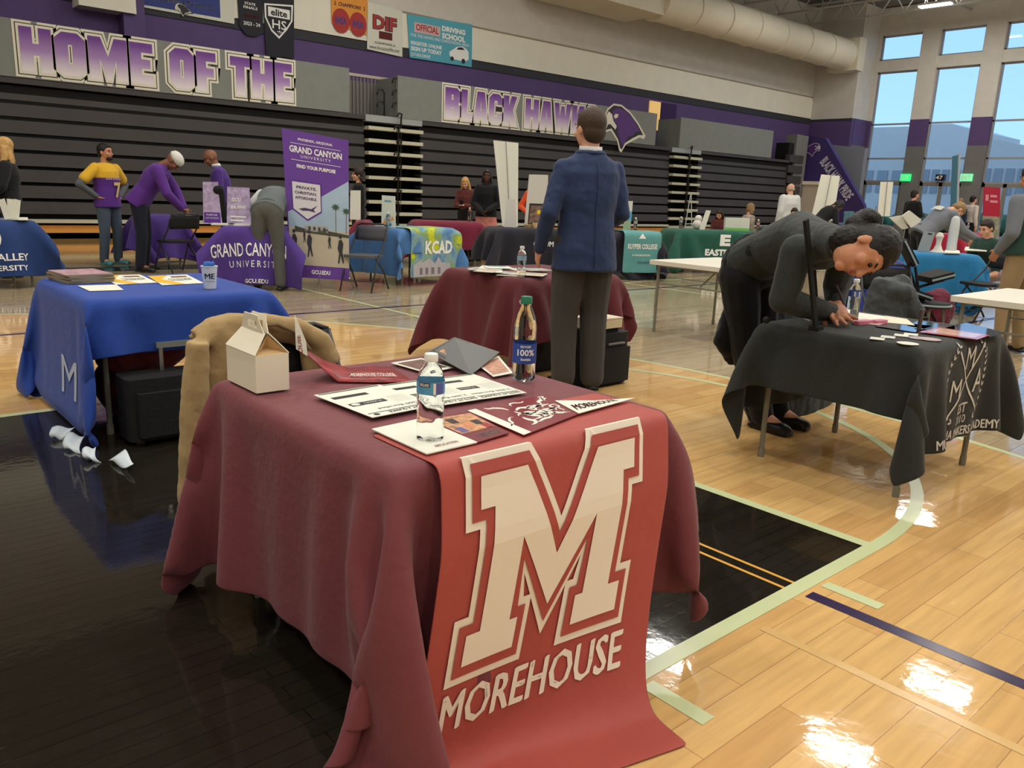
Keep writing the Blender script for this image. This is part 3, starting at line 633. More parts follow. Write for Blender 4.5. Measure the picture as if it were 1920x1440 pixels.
put(t, fn, 'STATE', 458, 3, 478, 8, WT); put(t, fn, 'FINALS', 456, 10, 482, 15, WT); put(t, fn, 'CHAMPIONS', 456, 26, 486, 31, BRD); put(t, fn, '2023 - 24', 456, 39, 487, 46, WT)
t, fn, P = banner('shield_banner', [(492, -10), (551, 0), (551, 110), (499, 104)], BK_, 'long black hanging banner with a white shield reading elite HS')
SH = [(495, 6), (549, 10), (548, 40), (538, 56), (523, 73), (508, 58), (496, 32)]
for k, (s, mm) in enumerate(((1, WT), (.88, BK_))):
    cx, cy = 522, 34; Q = [ay(cx+(p[0]-cx)*s, cy+(p[1]-cy)*s, YN) for p in SH]; vs, fs = poly_mesh([[(p[0], p[2]) for p in Q]]); printed('shield', vs, fs, mm, t, plane_fn((0, YN-.012, 0), (1, 0, 0), (0, 0, 1), .003+.003*k))
fn = plane_fn((0, YN-.012, 0), (1, 0, 0), (0, 0, 1), .010)
a = ay(500, 28, YN); b = ay(546, 20, YN); vs, fs = poly_mesh([[(a[0]+.03, a[2]-.02), (b[0]-.05, a[2]-.02), (b[0]-.05, a[2]+.2), (a[0]+.03, a[2]+.2)]]); printed('name_band', vs, fs, WT, t, plane_fn((0, YN-.012, 0), (1, 0, 0), (0, 0, 1), .0085)); txt('elite', t, BK_, fn, a[0]+.1, a[2]+.01, b[0]-.12, a[2]+.17, .03)
put(t, fn, 'HS', 510, 36, 536, 53, WT, .01); put(t, fn, '*', 519, 57, 528, 64, WT)
t, fn, P = banner('basketball_banner', [(620, -20), (689, -10), (687, 66), (622, 44)], BOR, 'orange banner with two red basketballs')
for (cx, cy) in ((639, 39), (671, 46)):
    c = ay(cx, cy, YN); r = .26; vs, fs = poly_mesh([[(c[0]+r*math.cos(k*math.pi/14), c[2]+r*1.15*math.sin(k*math.pi/14)) for k in range(28)]]); printed('basketball', vs, fs, BRD, t, plane_fn((0, YN-.012, 0), (1, 0, 0), (0, 0, 1), .003)); txt('IHSA', t, BBL, fn, c[0]-.16, c[2]-.09, c[0]+.16, c[2]+.09, .03)
put(t, fn, '2  CHAMPIONS  2', 626, 2, 684, 9, BBL, .02)
t, fn, P = banner('red_logo_banner', [(689, 3), (754, 21), (754, 107), (688, 92)], BW, 'white banner with a big red and black DIF logo')
put(t, fn, 'DIF', 698, 26, 744, 54, LD, .07, 'logo_black_edge'); fn3 = plane_fn((0, YN-.012, 0), (1, 0, 0), (0, 0, 1), .009); put(t, fn3, 'DIF', 699, 27, 743, 53, BRD, .03, 'logo')  # black print layer shows as an edge around the red letters
a = patch(t, fn, 710, 58, 735, 72, mat('dark_red', (92, 32, 34), .7), 'logo_cup'); put(t, fn, 'CHAMPAIGN, IL', 702, 77, 741, 82, LD, .01); put(t, fn, 'www.thecauseoflife.com', 692, 83, 748, 90, LD, .0)
t, fn, P = banner('driving_school_banner', [(763, 26), (885, 46), (884, 126), (768, 108)], BCY, 'cyan banner advertising a driving school with a white car')
a = patch(t, fn, 776, 41, 825, 60, mat('stamp_pink', (206, 178, 176), .7), 'stamp'); put(t, fn3, 'OFFICIAL', 779, 44, 822, 57, BRD, .03); put(t, fn, 'DRIVING', 828, 48, 872, 58, WT, .05); put(t, fn, 'SCHOOL', 828, 61, 872, 72, WT, .05)
put(t, fn, 'FOR THE HAWKS AND SURROUNDING AREAS', 770, 62, 880, 68, WT, .0); put(t, fn, 'REGISTER ONLINE', 770, 76, 828, 83, WT, .03); put(t, fn, 'SIGN UP TODAY', 770, 86, 828, 94, WT, .04); put(t, fn, '217-555-DRIVE', 770, 98, 806, 104, WT, .02)
CARP = [(842, 103), (842, 97), (850, 92), (856, 88), (866, 87), (874, 92), (878, 98), (878, 112), (870, 116), (846, 110)]
Q = [ay(px, py, YN) for px, py in CARP]; vs, fs = poly_mesh([[(p[0], p[2]) for p in Q]]); printed('car_picture', vs, fs, WT, t, fn)
for (cx, cy, r) in ((847, 110, .06), (868, 115, .07)):
    c = ay(cx, cy, YN); vs, fs = poly_mesh([[(c[0]+r*math.cos(k*math.pi/8), c[2]+r*math.sin(k*math.pi/8)) for k in range(16)]]); printed('car_wheel', vs, fs, LD, t, fn3)
Q = [ay(px, py, YN) for px, py in [(855, 93), (859, 89), (866, 89), (871, 94)]]; vs, fs = poly_mesh([[(p[0], p[2]) for p in Q]]); printed('car_window', vs, fs, LD, t, fn3)
# ================================================================== PEOPLE
def remesh(mb, name, mats, parent, voxel=.012, smooth=6, disp=0., dsize=.12, **tags):
    o = mb.build('tmp', [], None); m = o.modifiers.new('r', 'REMESH'); m.mode = 'VOXEL'; m.voxel_size = voxel; m.use_smooth_shade = True
    s = o.modifiers.new('s', 'SMOOTH'); s.factor = .5; s.iterations = smooth
    if disp:
        tx = bpy.data.textures.new('folds', 'CLOUDS'); tx.noise_scale = dsize; tx.noise_depth = 2
        d = o.modifiers.new('d', 'DISPLACE'); d.texture = tx; d.strength = disp; d.mid_level = .5
    dg = bpy.context.evaluated_depsgraph_get(); me = bpy.data.meshes.new_from_object(o.evaluated_get(dg)); bpy.data.objects.remove(o)
    me.name = name; me.materials.clear(); me.materials.append(mats)
    off = Vector(parent.get('_o', (0, 0, 0))) if parent is not None else Vector((0, 0, 0))
    me.transform(Matrix.Translation(-off)); me.shade_smooth()
    r = bpy.data.objects.new(name, me); C.objects.link(r)
    if parent is not None: r.parent = parent; r['_o'] = tuple(off)
    for k, v in tags.items(): r[k] = v
    return r
SK = {'light': mat('skin_light', (214, 160, 132), .55), 'tan': mat('skin_tan', (190, 132, 100), .55), 'brown': mat('skin_brown', (128, 84, 62), .5), 'dark': mat('skin_dark', (86, 56, 44), .5)}
EYE = mat('eye_dark', (40, 28, 24), .2); LIP = mat('lip_tone', (160, 84, 76), .5)
HAIR = {'brown': mat('hair_brown', (66, 50, 36), .6, bump=.5, bscale=120), 'black': mat('hair_black', (24, 20, 20), .5, bump=.4, bscale=120), 'blond': mat('hair_blond', (186, 146, 88), .6, var=.2, scale=30, bump=.5, bscale=120), 'grey': mat('hair_grey', (168, 160, 150), .7), 'dark': mat('hair_dark_brown', (44, 32, 26), .6, bump=.4, bscale=120), 'sandy': mat('hair_sandy', (140, 112, 76), .6, bump=.4, bscale=120)}
def basis(F, U):
    F = nrm(F); U = nrm(U-F*np.dot(U, F)); return F, np.cross(U, F), U       # forward, left, up
def hand(mb, w, d, nrml, thumb, s=1., curl=.35, spread=1.):
    """palm and five fingers. w wrist, d direction, nrml back-of-hand normal, thumb side vector"""
    d = nrm(d); t = nrm(thumb-d*np.dot(thumb, d)); n = nrm(nrml-d*np.dot(nrml, d)-t*np.dot(nrml, t))
    c = w+d*.048*s; mb.ell(c, (d*.05*s, t*.04*s, n*.016*s)); mb.cap(w-d*.02*s, w+d*.02*s, .024*s, .026*s, 10)
    for k, (o, L) in enumerate(((.031, .066), (.011, .074), (-.010, .069), (-.029, .054))):
        a = w+d*(.082-abs(k-1)*.004)*s+t*o*s; dd = nrm(d+t*(o*3.2*spread)-n*curl*.6); b = a+dd*L*.55*s; e = b+nrm(dd-n*curl)*L*.5*s
        mb.cap(a-dd*.02*s, b, .0098*s, .0088*s, 8); mb.cap(b, e, .0088*s, .0072*s, 8)
    a = w+d*.025*s+t*.03*s; b = a+nrm(d*.8+t*.75-n*.25)*.04*s; e = b+nrm(d+t*.25-n*.35)*.032*s
    mb.cap(w+d*.02*s+t*.015*s, a, .015*s, .0125*s, 8); mb.cap(a, b, .0125*s, .0105*s, 8); mb.cap(b, e, .0105*s, .0085*s, 8)
def head_mesh(mb, c, F, L, U, s=1., fem=False):
    mb.ell(c+U*.025*s-F*.005*s, (F*.098*s, L*.077*s, U*.097*s), 18, 12); mb.ell(c-U*.04*s+F*.022*s, (F*.070*s, L*.062*s, U*.072*s), 16, 10)
    mb.sph(c-U*.092*s+F*.062*s, .023*s); mb.cap(c+F*.088*s+U*.015*s, c+F*.108*s-U*.028*s, .009*s, .0145*s, 8)
    mb.ell(c+F*.078*s+U*.036*s, (F*.018*s, L*.055*s, U*.012*s)); mb.ell(c+F*.086*s-U*.056*s, (F*.012*s, L*.024*s, U*.012*s))
    for k in (-1, 1):
        mb.ell(c+L*k*.079*s-F*.008*s-U*.008*s, (F*.018*s, L*.009*s, U*.032*s)); mb.sph(c+F*.062*s+L*k*.042*s-U*.025*s, .026*s)
def make_person(t, J, skin='light', top=None, bottom=None, shoes=None, hair=None, s=1., fem=False, voxel=.012, sleeves='long', hem=None, disp=0., hands=True, vest=None, inflate=.016, sl_r=0., legs=True, collar=None):
    sk = SK[skin]; F, L, U = J['hF'], J['hL'], J['hU']; hc_ = J['head']; tf, tl = J['tf'], J['tl']
    tu = nrm(np.cross(tf, tl))
    tu = tu if tu[2] > -.95 else -tu
    wS = .88 if fem else 1.
    def rings(gr, upto=5, low=None):
        pts = [('pelvis', .112, .168), ('waist', .098, .142*(.92 if fem else 1)), ('chest', .122, .168*wS), ('shl', .088, .165*wS)]
        R = [(J[k], tf*(a*s+gr), tl*(b*s+gr)) for k, a, b in pts]
        R.append((J['shl']+(J['neckb']-J['shl'])*.8, tf*(.055*s+gr*.6), tl*(.075*s+gr*.6)))
        return R
    b = MB(); head_mesh(b, hc_, F, L, U, s, fem); b.cap(J['neckb']-U*.02*s, hc_-U*.05*s-F*.015*s, .058*s*(.88 if fem else 1), .052*s*(.88 if fem else 1))
    b.loft(rings(0)); b.ell(J['pelvis'], (tf*.112*s, tl*.165*s, nrm(np.cross(tf, tl))*.11*s))
    for q in 'LR':
        b.cap(J['sh'+q], J['el'+q], .046*s, .038*s); b.cap(J['el'+q], J['wr'+q], .038*s, .025*s)
        if legs: b.cap(J['hip'+q], J['kn'+q], .080*s, .052*s); b.cap(J['kn'+q], J['an'+q], .052*s, .036*s); b.cap(J['an'+q], J['to'+q], .036*s, .026*s)
        if hands: hand(b, J['wr'+q], J.get('hd'+q, J['wr'+q]-J['el'+q]), J.get('hn'+q, tl*(1 if q == 'L' else -1)), J.get('ht'+q, tf), s*J.get('hs', .92 if fem else 1), J.get('curl', .35), J.get('spread', 1.))
    body = remesh(b, 'body', sk, t, J.get('bv', min(voxel, .0085)), 3 if 'bv' not in J else 2)
    e = MB()
    for k in (-1, 1):
        ey = MB(); ey.sph(hc_+F*.086*s+L*k*.031*s+U*.012*s, .0095*s, 8, 6); ey.build('eye', EYE, t, smooth=True)
        eb = MB(); p = hc_+F*.094*s+L*k*.031*s+U*.034*s; eb.cap(p-L*.016*s-F*.002*s, p+L*.016*s-F*.004*s*abs(k), .004*s, n=6); eb.build('eyebrow', HAIR['dark'] if hair is None else hair[1], t, smooth=True)
    li = MB(); li.ell(hc_+F*.095*s-U*.056*s, (F*.007*s, L*.022*s, U*.007*s), 10, 6); li.build('lips', LIP, t, smooth=True)
    if top is not None:
        g = inflate; m = MB(); R = rings(g*s)
        if hem is not None:
            lowp = J['pelvis']+(J['pelvis']-J['waist'])/np.linalg.norm(J['pelvis']-J['waist'])*hem*s; R = [(lowp, tf*(.125*s+g), tl*(.182*s+g))]+R
        m.loft(R)
        for q in 'LR':
            m.sph(J['sh'+q]-V(0, 0, .01), .050*s+g*.7); m.cap(J['neckb']-V(0, 0, .035*s), J['sh'+q]-V(0, 0, .012*s), .046*s+g*.5, .046*s+g*.6)
            if sleeves == 'long': m.cap(J['sh'+q], J['el'+q], .052*s+g*.8+sl_r, .044*s+g*.6+sl_r); m.cap(J['el'+q], J['wr'+q]-(J['wr'+q]-J['el'+q])*.04, .044*s+g*.6+sl_r, .032*s+g*.5+sl_r)
            elif sleeves == 'short':
                e1 = J['sh'+q]+(J['el'+q]-J['sh'+q])*.8; m.cap(J['sh'+q], e1, .055*s+g+sl_r, .055*s+g+sl_r)
        remesh(m, t.get('_top', 'shirt'), top, t, voxel, 4, disp)
    if vest is not None:
        m = MB(); R = rings(inflate*s+.012); R = [(J['pelvis']*1.3-J['waist']*.3, R[0][1]*1.02, R[0][2]*1.02)]+R; m.loft(R[:-1]+[(R[-1][0]-(R[-1][0]-R[-2][0])*.5, R[-2][1]*.8, R[-2][2]*.75)]); remesh(m, 'vest', vest, t, voxel, 4)
    if bottom is not None:
        m = MB()
        if bottom[0] == 'trousers':
            g = J.get('tg', .014)*s; m.ell(J['pelvis'], (tf*(.125*s+g), tl*(.172*s+g), tu*.13*s)); m.loft([(J['pelvis']*1.0, tf*(.118*s+g), tl*(.170*s+g)), (J['waist'], tf*(.100*s+g*.5), tl*(.145*s+g*.5))]); m.ell(J['pelvis']-(0, 0, .02*s), (tf*(.118*s+g), tl*(.170*s+g), V(0, 0, .13*s))); 
            for q in 'LR':
                m.cap(J['hip'+q], J['kn'+q], .092*s+g, .062*s+g); m.cap(J['kn'+q], J['an'+q], .062*s+g, .050*s+g)
            remesh(m, 'trousers', bottom[1], t, voxel, 4, disp)
        elif bottom[0] == 'shorts':
            for q in 'LR': m.cap(J['hip'+q], J['kn'+q]*.85+J['hip'+q]*.15, .10*s, .085*s)
            m.ell(J['pelvis'], (tf*.13*s, tl*.185*s, V(0, 0, .12*s))); remesh(m, 'shorts', bottom[1], t, voxel, 4)
        else:
            z1 = bottom[2]; p = J['pelvis']; m.loft([((p[0], p[1], z1), tf*.20*s, tl*.25*s), ((p[0], p[1], (z1+p[2])/2), tf*.18*s, tl*.225*s), (p, tf*.135*s, tl*.185*s), (J['waist'], tf*.11*s, tl*.15*s)])
            remesh(m, 'skirt', bottom[1], t, voxel, 3, .02, .06)
    if shoes is not None:
        for q in 'LR':
            a = J['an'+q]; d = nrm((J['to'+q]-a)*(1, 1, 0)); sd = np.cross((0, 0, 1), d); c = V(a[0], a[1], 0)+d*.06*s; z0 = max(a[2]-.08*s, .004)
            m = MB(); m.ell(c+d*.035*s+(0, 0, z0+.035), (d*.10*s, sd*.046*s, V(0, 0, .034))); m.ell(c-d*.055*s+(0, 0, z0+.045), (d*.065*s, sd*.04*s, V(0, 0, .045))); m.box(c+V(0, 0, z0+.012), (.25*s, .075*s, .022), np.array([d, sd, (0, 0, 1)]))
            remesh(m, 'shoe', shoes, t, .008, 2)
    if collar is not None:
        m = MB(); cc = J['neckb']+U*.02*s; pts = [cc+(tf*math.cos(a)*.066*s+tl*math.sin(a)*.070*s)+U*.004*math.cos(a) for a in np.linspace(-2.9+math.pi, 2.9+math.pi, 24)]
        m.grid(np.array([[p-U*.022*s for p in pts], [p+U*.024*s for p in pts]])); o = m.build('collar', collar, t, smooth=True); md = o.modifiers.new('t', 'SOLIDIFY'); md.thickness = .006
    if hair is not None:
        st, hm = hair; m = MB(); vx = .008 if voxel < .01 else .010
        if st in ('short', 'bun', 'long', 'curly', 'bob'):
            k = {'curly': 1.12, 'short': 1.0}.get(st, 1.03)
            m.ell(hc_+U*.040*s-F*.018*s, (F*.100*s*k, L*.086*s*k, U*.095*s*k), 18, 12); m.ell(hc_-F*.05*s-U*.012*s, (F*.06*s*k, L*.075*s*k, U*.075*s*k), 16, 10)
            m.ell(hc_+U*.083*s+F*.035*s, (F*.055*s, L*.062*s, U*.03*s))
        if st == 'fringe': m.ell(hc_-F*.045*s-U*.005*s, (F*.060*s, L*.082*s, U*.045*s), 14, 9)
        if st == 'bun': m.ell(hc_+U*.115*s-F*.095*s, (F*.05*s, L*.055*s, U*.045*s)); m.cap(hc_+U*.08*s-F*.07*s, hc_+U*.11*s-F*.09*s, .04*s)
        if st == 'long':
            for k in (-1, 1): m.loft([(hc_+L*k*.07*s+U*.02*s-F*.02*s, F*.05*s, L*.03*s), (hc_+L*k*.085*s-U*.1*s-F*.02*s, F*.045*s, L*.035*s), (hc_+L*k*.10*s-U*.22*s+F*.02*s, F*.035*s, L*.035*s), (hc_+L*k*.09*s-U*.32*s+F*.05*s, F*.015*s, L*.02*s)], 12)
            m.loft([(hc_-F*.05*s, F*.05*s, L*.08*s), (hc_-F*.08*s-U*.14*s, F*.04*s, L*.10*s), (hc_-F*.09*s-U*.30*s, F*.02*s, L*.10*s)], 14)
        if st == 'bob':
            for k in (-1, 1): m.loft([(hc_+L*k*.07*s+U*.02*s-F*.02*s, F*.06*s, L*.03*s), (hc_+L*k*.085*s-U*.13*s-F*.01*s, F*.05*s, L*.03*s)], 12)
        if st == 'curly':
            for k in range(26):
                a = k*2.4; z = .10-.007*k*1.2; m.sph(hc_+U*z*s-F*(.03+.05*abs(math.cos(a)))*s+L*math.sin(a)*.085*s, .03*s, 8, 6)
        if st == 'hat':
            m.ell(hc_+U*.055*s-F*.005*s, (F*.108*s, L*.092*s, U*.078*s), 18, 10); m.ell(hc_+U*.04*s-F*.01*s, (F*.11*s, L*.094*s, U*.03*s))
        remesh(m, 'cap' if st == 'hat' else 'hair', hm, t, vx, 2)
    return body
def joints(x, y, yaw, h=1.75, lean=0, side=0, hy=0, hp=0, hr=0, arms=None, sit=False, fem=False, stance=0., seat_z=.5):
    s = h/1.75; a = math.radians(yaw); F0 = V(math.cos(a), math.sin(a), 0); L0 = V(-math.sin(a), math.cos(a), 0); Z = V(0, 0, 1.)
    dz = (seat_z-.93*s) if sit else 0; O = V(x, y, 0)
    W = lambda f, l, z: O+F0*f*s+L0*l*s+Z*z*s
    piv = W(0, 0, .93)+Z*dz; le = math.radians(lean); si = math.radians(side)
    up = nrm(F0*math.sin(le)+Z*math.cos(le)*math.cos(si)+L0*math.sin(si)); tl = nrm(L0-up*np.dot(L0, up)); tf = np.cross(tl, up)
    T = lambda f, l, z: piv+tf*f*s+tl*l*s+up*(z-.93)*s
    w_ = .155 if fem else .178; J = dict(pelvis=T(0, 0, .95), waist=T(0, 0, 1.10), chest=T(.0, 0, 1.28), shl=T(0, 0, 1.41), neckb=T(-.005, 0, 1.475), tf=tf, tl=tl)
    J['head'] = T(.02, 0, 1.615)
    cy, sy = math.cos(math.radians(hy)), math.sin(math.radians(hy)); hF = tf*cy+tl*sy; hL = -tf*sy+tl*cy; hU = up
    cp, spp = math.cos(math.radians(hp)), math.sin(math.radians(hp)); hF, hU = hF*cp-hU*spp, hU*cp+hF*spp
    cr_, sr = math.cos(math.radians(hr)), math.sin(math.radians(hr)); hL, hU = hL*cr_+hU*sr, hU*cr_-hL*sr
    J['hF'], J['hL'], J['hU'] = hF, hL, hU
    J['head'] = T(-.005, 0, 1.50)+hU*.115*s+hF*.02*s
    for q, k in (('L', 1), ('R', -1)):
        J['sh'+q] = T(0, k*w_, 1.39)
        A = (arms or {}).get(q)
        if A is None: J['el'+q] = J['sh'+q]+nrm(V(0, 0, -1)+L0*k*.16-F0*.05)*.29*s; J['wr'+q] = J['el'+q]+nrm(V(0, 0, -1)+F0*.25)*.25*s
        else: J['el'+q] = W(*A[0])+Z*dz; J['wr'+q] = W(*A[1])+Z*dz
        if sit: J['hip'+q] = W(0, k*.09, .92)+Z*dz; J['kn'+q] = W(.42, k*.11, .50); J['an'+q] = W(.40, k*.11, .09); J['to'+q] = W(.52, k*.12, .04)
        else: J['hip'+q] = W(-.0, k*.085, .90); J['kn'+q] = W(.03, k*(.10+stance*.5), .50); J['an'+q] = W(-.01, k*(.10+stance), .09); J['to'+q] = W(.12, k*(.12+stance), .04)
    J['s'] = s
    return J
def person(label, x, y, yaw, group=None, jk=None, name='person', topname='shirt', **k):
    jj = dict(jk or {}); J = joints(x, y, yaw, **jj); t = thing(name, label, 'person', (x, y, 0), group); t['_top'] = topname
    make_person(t, J, s=J['s'], fem=jj.get('fem', False), **k); return t, J
# ================================================================== FURNITURE AND SMALL THINGS
STEEL = mat('steel', (170, 170, 170), .3, 1.); LEG = mat('table_leg_grey', (124, 122, 108), .5); WTOP = mat('white_plastic_top', (216, 212, 198), .55); RUB = mat('rubber_black', (22, 22, 22), .7)
def folding_table(x0, x1, y0, y1, z, label, top=WTOP, lx=.08, inset=.07, legz=True):
    t = thing('folding_table', label, 'table', ((x0+x1)/2, (y0+y1)/2, 0)); c = ((x0+x1)/2, (y0+y1)/2)
    m = MB(); m.rbox((c[0], c[1], z-.02), (x1-x0, y1-y0, .04), r=.03); m.build('tabletop', top, t, smooth=30)
    for sx in (x0+lx, x1-lx):
        for sy in (y0+inset, y1-inset):
            m = MB(); m.tube([(sx, sy, z-.04), (sx, sy, .03)], .014); m.cyl((sx, sy, 0), (sx, sy, .05), .017, n=8); m.build('leg', LEG, t, smooth=40)
        m = MB(); m.tube([(sx, y0+inset, z-.05), (sx, y1-inset, z-.05)], .010); m.build('crossbar', LEG, t)
        dx = .28 if sx < c[0] else -.28
        m = MB(); m.tube([(sx, c[1], z-.05), (sx, c[1], z-.30)], .008) if False else m.tube([(sx, c[1]-.1, z-.2), (sx+dx, c[1]-.1, z-.045)], .008); m.build('brace', LEG, t)
        m = MB(); m.tube([(sx, y0+inset, z-.22), (sx, y1-inset, z-.22)], .008); m.build('crossbar', LEG, t)
    return t
def folding_chair(x, y, yaw, label, col=None, frame=None, group=None, fold=0, hz=1.):
    col = col or RUB; frame = frame or mat('chair_frame_dark', (60, 60, 62), .4, .5); R = rotz(yaw); O = V(x, y, 0)   # faces local +x
    W = lambda f, l, z: O+R[0]*f+R[1]*l+V(0, 0, z*hz)
    t = thing('folding_chair', label, 'chair', (x, y, 0), group)
    m = MB(); m.rbox(W(.02, 0, .44), (.38, .40, .03), R, r=.05); m.build('seat', col, t, smooth=30)
    G = [[W(-.22+.02*math.cos(a*2)-(z-.62)*.18, .21*a*1., z) for a in np.linspace(-1, 1, 9)] for z in np.linspace(.62, .80, 4)]
    m = MB(); m.grid(np.array(G)); o = m.build('backrest', col, t, smooth=True); md = o.modifiers.new('t', 'SOLIDIFY'); md.thickness = .02
    for k in (-1, 1):
        m = MB(); m.tube([W(.26, k*.21, .012), W(.10, k*.21, .35), W(-.15, k*.21, .60), W(-.25, k*.205, .80)], .011); m.build('leg', frame, t, smooth=True)
        m = MB(); m.tube([W(-.26, k*.22, .012), W(-.10, k*.22, .25), W(.12, k*.20, .43)], .011); m.build('leg', frame, t, smooth=True)
    m = MB(); m.tube([W(-.25, -.205, .80), W(-.262, -.15, .825), W(-.262, .15, .825), W(-.25, .205, .80)], .011); m.build('top_bar', frame, t, smooth=True)
    m = MB(); m.tube([W(.20, -.21, .14), W(.20, .21, .14)], .009); m.build('stretcher', frame, t)
    return t
PET = bpy.data.materials.new('clear_bottle'); PET.use_nodes = True; n = PET.node_tree; b = n.nodes['Principled BSDF']; b.inputs['Base Color'].default_value = (.94, .97, .97, 1); b.inputs['Transmission Weight'].default_value = 1; b.inputs['Roughness'].default_value = .03; b.inputs['IOR'].default_value = 1.2
def bottle(x, y, z, label, h=.21, r=.032, cap=None, lab=None, text=None, mt=None, lz=(.55, .70), group=None, big=None, blocks=None):
    cap = cap or WT; lab = lab or mat('label_blue', (70, 110, 180), .4); k = h/.21; q = r/.032
    t = thing('water_bottle', label, 'bottle', (x, y, z), group)
    prof = [(.001, .004), (.022, .0), (.029, .006), (.0315, .02), (.0315, .045), (.030, .050), (.0315, .056), (.030, .064), (.0315, .072), (.030, .080), (.0315, .088), (.030, .096), (.0315, .103), (.0312, .108), (.0312, .146), (.0295, .158), (.024, .174), (.0165, .186), (.0135, .190), (.0135, .196), (.001, .197)]
    if r > .0335: prof = [(.001, .004), (.022, .0), (.029, .006), (.0315, .02), (.0315, .05), (.0312, .06), (.0312, .108), (.0300, .112), (.0315, .12), (.0305, .130), (.029, .146), (.026, .160), (.021, .174), (.0150, .186), (.0135, .190), (.0135, .196), (.001, .197)]
    m = MB(); m.lathe([(a*q, b_*k) for a, b_ in prof], (x, y, z), 28, mod=lambda a, zz_, i: 1+(.10*math.cos(5*a) if i in (1, 2) else .02*math.cos(7*a+i) if 4 < i < 13 and r <= .0335 else (.02*math.cos(9*a) if i > 14 else 0))); m.build('bottle_body', PET, t, smooth=50)
    m = MB(); m.lathe([(.001, .1925*k), (.0152*q, .1925*k), (.0155*q, .196*k), (.0152*q, .208*k), (.014*q, .2105*k), (.001, .211*k)], (x, y, z), 24, mod=lambda a, zz_, i: 1+.012*math.cos(24*a)); m.build('cap', cap, t, smooth=50)
    z0, z1 = lz[0]*h, lz[1]*h; rr = .0322*q; n_ = 40; vc = math.atan2(-y, -x)
    cyl = lambda u, v: V(x+rr*math.cos(vc+u/rr), y+rr*math.sin(vc+u/rr), z+v)
    G = [[cyl(u, v) for u in np.linspace(-math.pi*rr, math.pi*rr, n_)] for v in (z0, z1)]; m = MB(); m.grid(np.array(G)); m.build('label_band', lab, t, smooth=True)
    rr2 = rr+.0006; c2 = lambda u, v: V(x+rr2*math.cos(vc+u/rr), y+rr2*math.sin(vc+u/rr), z+v)
    for bl in (blocks or []): vs, fs = poly_mesh([[(bl[0], bl[1]), (bl[2], bl[1]), (bl[2], bl[3]), (bl[0], bl[3])]]); printed('label_block', vs, fs, bl[4], t, c2, cut=(.005, 0))
    rr3 = rr+.0011; c3 = lambda u, v: V(x+rr3*math.cos(vc+u/rr), y+rr3*math.sin(vc+u/rr), z+v)
    for tx in (text or []): txt(tx[0], t, tx[5], c3, tx[1], tx[2], tx[3], tx[4], .02, cut=(.005, 0))
    return t
def quad_fn(p00, p10, p11, p01, lift=.001):
    p00, p10, p11, p01 = map(V, (p00, p10, p11, p01)); n = nrm(np.cross(p10-p00, p01-p00)); n = n if n[2] > -.2 else -n
    return lambda u, v: p00*(1-u)*(1-v)+p10*u*(1-v)+p11*u*v+p01*(1-u)*v+n*lift
def sheet(name, label, cat, P, m, th=.0015, group=None):
    """thin paper from four world corners (print-bottom-left, bottom-right, top-right, top-left)"""
    P = [V(p) for p in P]; t = thing(name, label, cat, tuple(P[0]), group); n = nrm(np.cross(P[1]-P[0], P[3]-P[0])); n = n if n[2] > -.2 else -n
    mb = MB(); k = len(P); mb.add(P+[p+n*th for p in P], [(3, 2, 1, 0), (4, 5, 6, 7)]+[(i, (i+1) % 4, (i+1) % 4+4, i+4) for i in range(4)]); mb.build('paper' if th < .01 else 'board', m, t)
    return t, (lambda lift=.0006: quad_fn(*[p+n*th for p in P], lift=lift))
def rect(t, fn, u0, v0, u1, v1, m, name='printed_panel', lift=None):
    vs, fs = poly_mesh([[(u0, v0), (u1, v0), (u1, v1), (u0, v1)]]); return printed(name, vs, fs, m, t, fn)
INK = mat('print_black', (34, 38, 36), .6); PAP = mat('paper_white', (226, 226, 212), .6); MRN = mat('print_maroon', (132, 40, 46), .6)
# ================================================================== NEAR TABLES
T1 = .705
CM = cloth('maroon_cloth', (116, 58, 65), .62, .25, .04, .1); CR = cloth('red_runner', (168, 76, 68), .5, .12, .03, .05); CBL = cloth('blue_cloth', (36, 68, 152), .7, .2, .03); CBK = cloth('black_cloth', (44, 46, 44), .8, .2, .04); CM2 = cloth('dark_maroon_cloth', (96, 40, 46), .75, .25, .04)
IV = mat('ivory_print', (232, 220, 202), .55)
folding_table(.90, 1.78, 1.36, 2.34, T1-.02, 'folding table under the maroon cloth in the foreground')
D1 = drape(.885, 1.80, 1.345, 2.35, T1, .56, .30, .52, .42, seed=3)
sheet_obj('tablecloth', D1, CM, 'wrinkled maroon tablecloth on the nearest table, its corners dropping to the floor')
# runner with the big letter
D1r = drape(.975, 1.765, 1.325, 1.60, T1+.003, 0, 0, .84, 0, h=.03, seed=8, steps=150, obst=True, flare=.9)
P_ = D1r[0]; k_ = np.clip((T1-P_[..., 2])/T1, 0, 1); P_[..., 0] -= k_**1.2*(.12+.12*(P_[..., 0]-.975)/.79); P_[..., 1] -= .035*np.clip(k_*4, 0, 1)+.03*k_
ro = sheet_obj('table_runner', D1r, CR, 'bright red runner printed with a huge white M and MOREHOUSE, hanging to the floor', solid=.002, cat='table runner')
def rn(l):
    f = sheet_fn(D1r, l); return lambda u, v: f(.975+u, 1.325-v)
base = [(p[0]/10*.52+.105, -(10-p[1])/10*.405-.033) for p in VARSITY_M]
for k, (d, mm, nm) in enumerate(((.040, IV, 'initial_outline'), (.023, CR, 'initial_gap'), (0, IV, 'initial'))):
    vs, fs = poly_mesh([offset_poly(base, d) if d else base]); f = rn(.004+.0025*k); printed(nm, vs, fs, mm, ro, lambda u, v, f=f: f(u, -v), cut=(.03, .03))
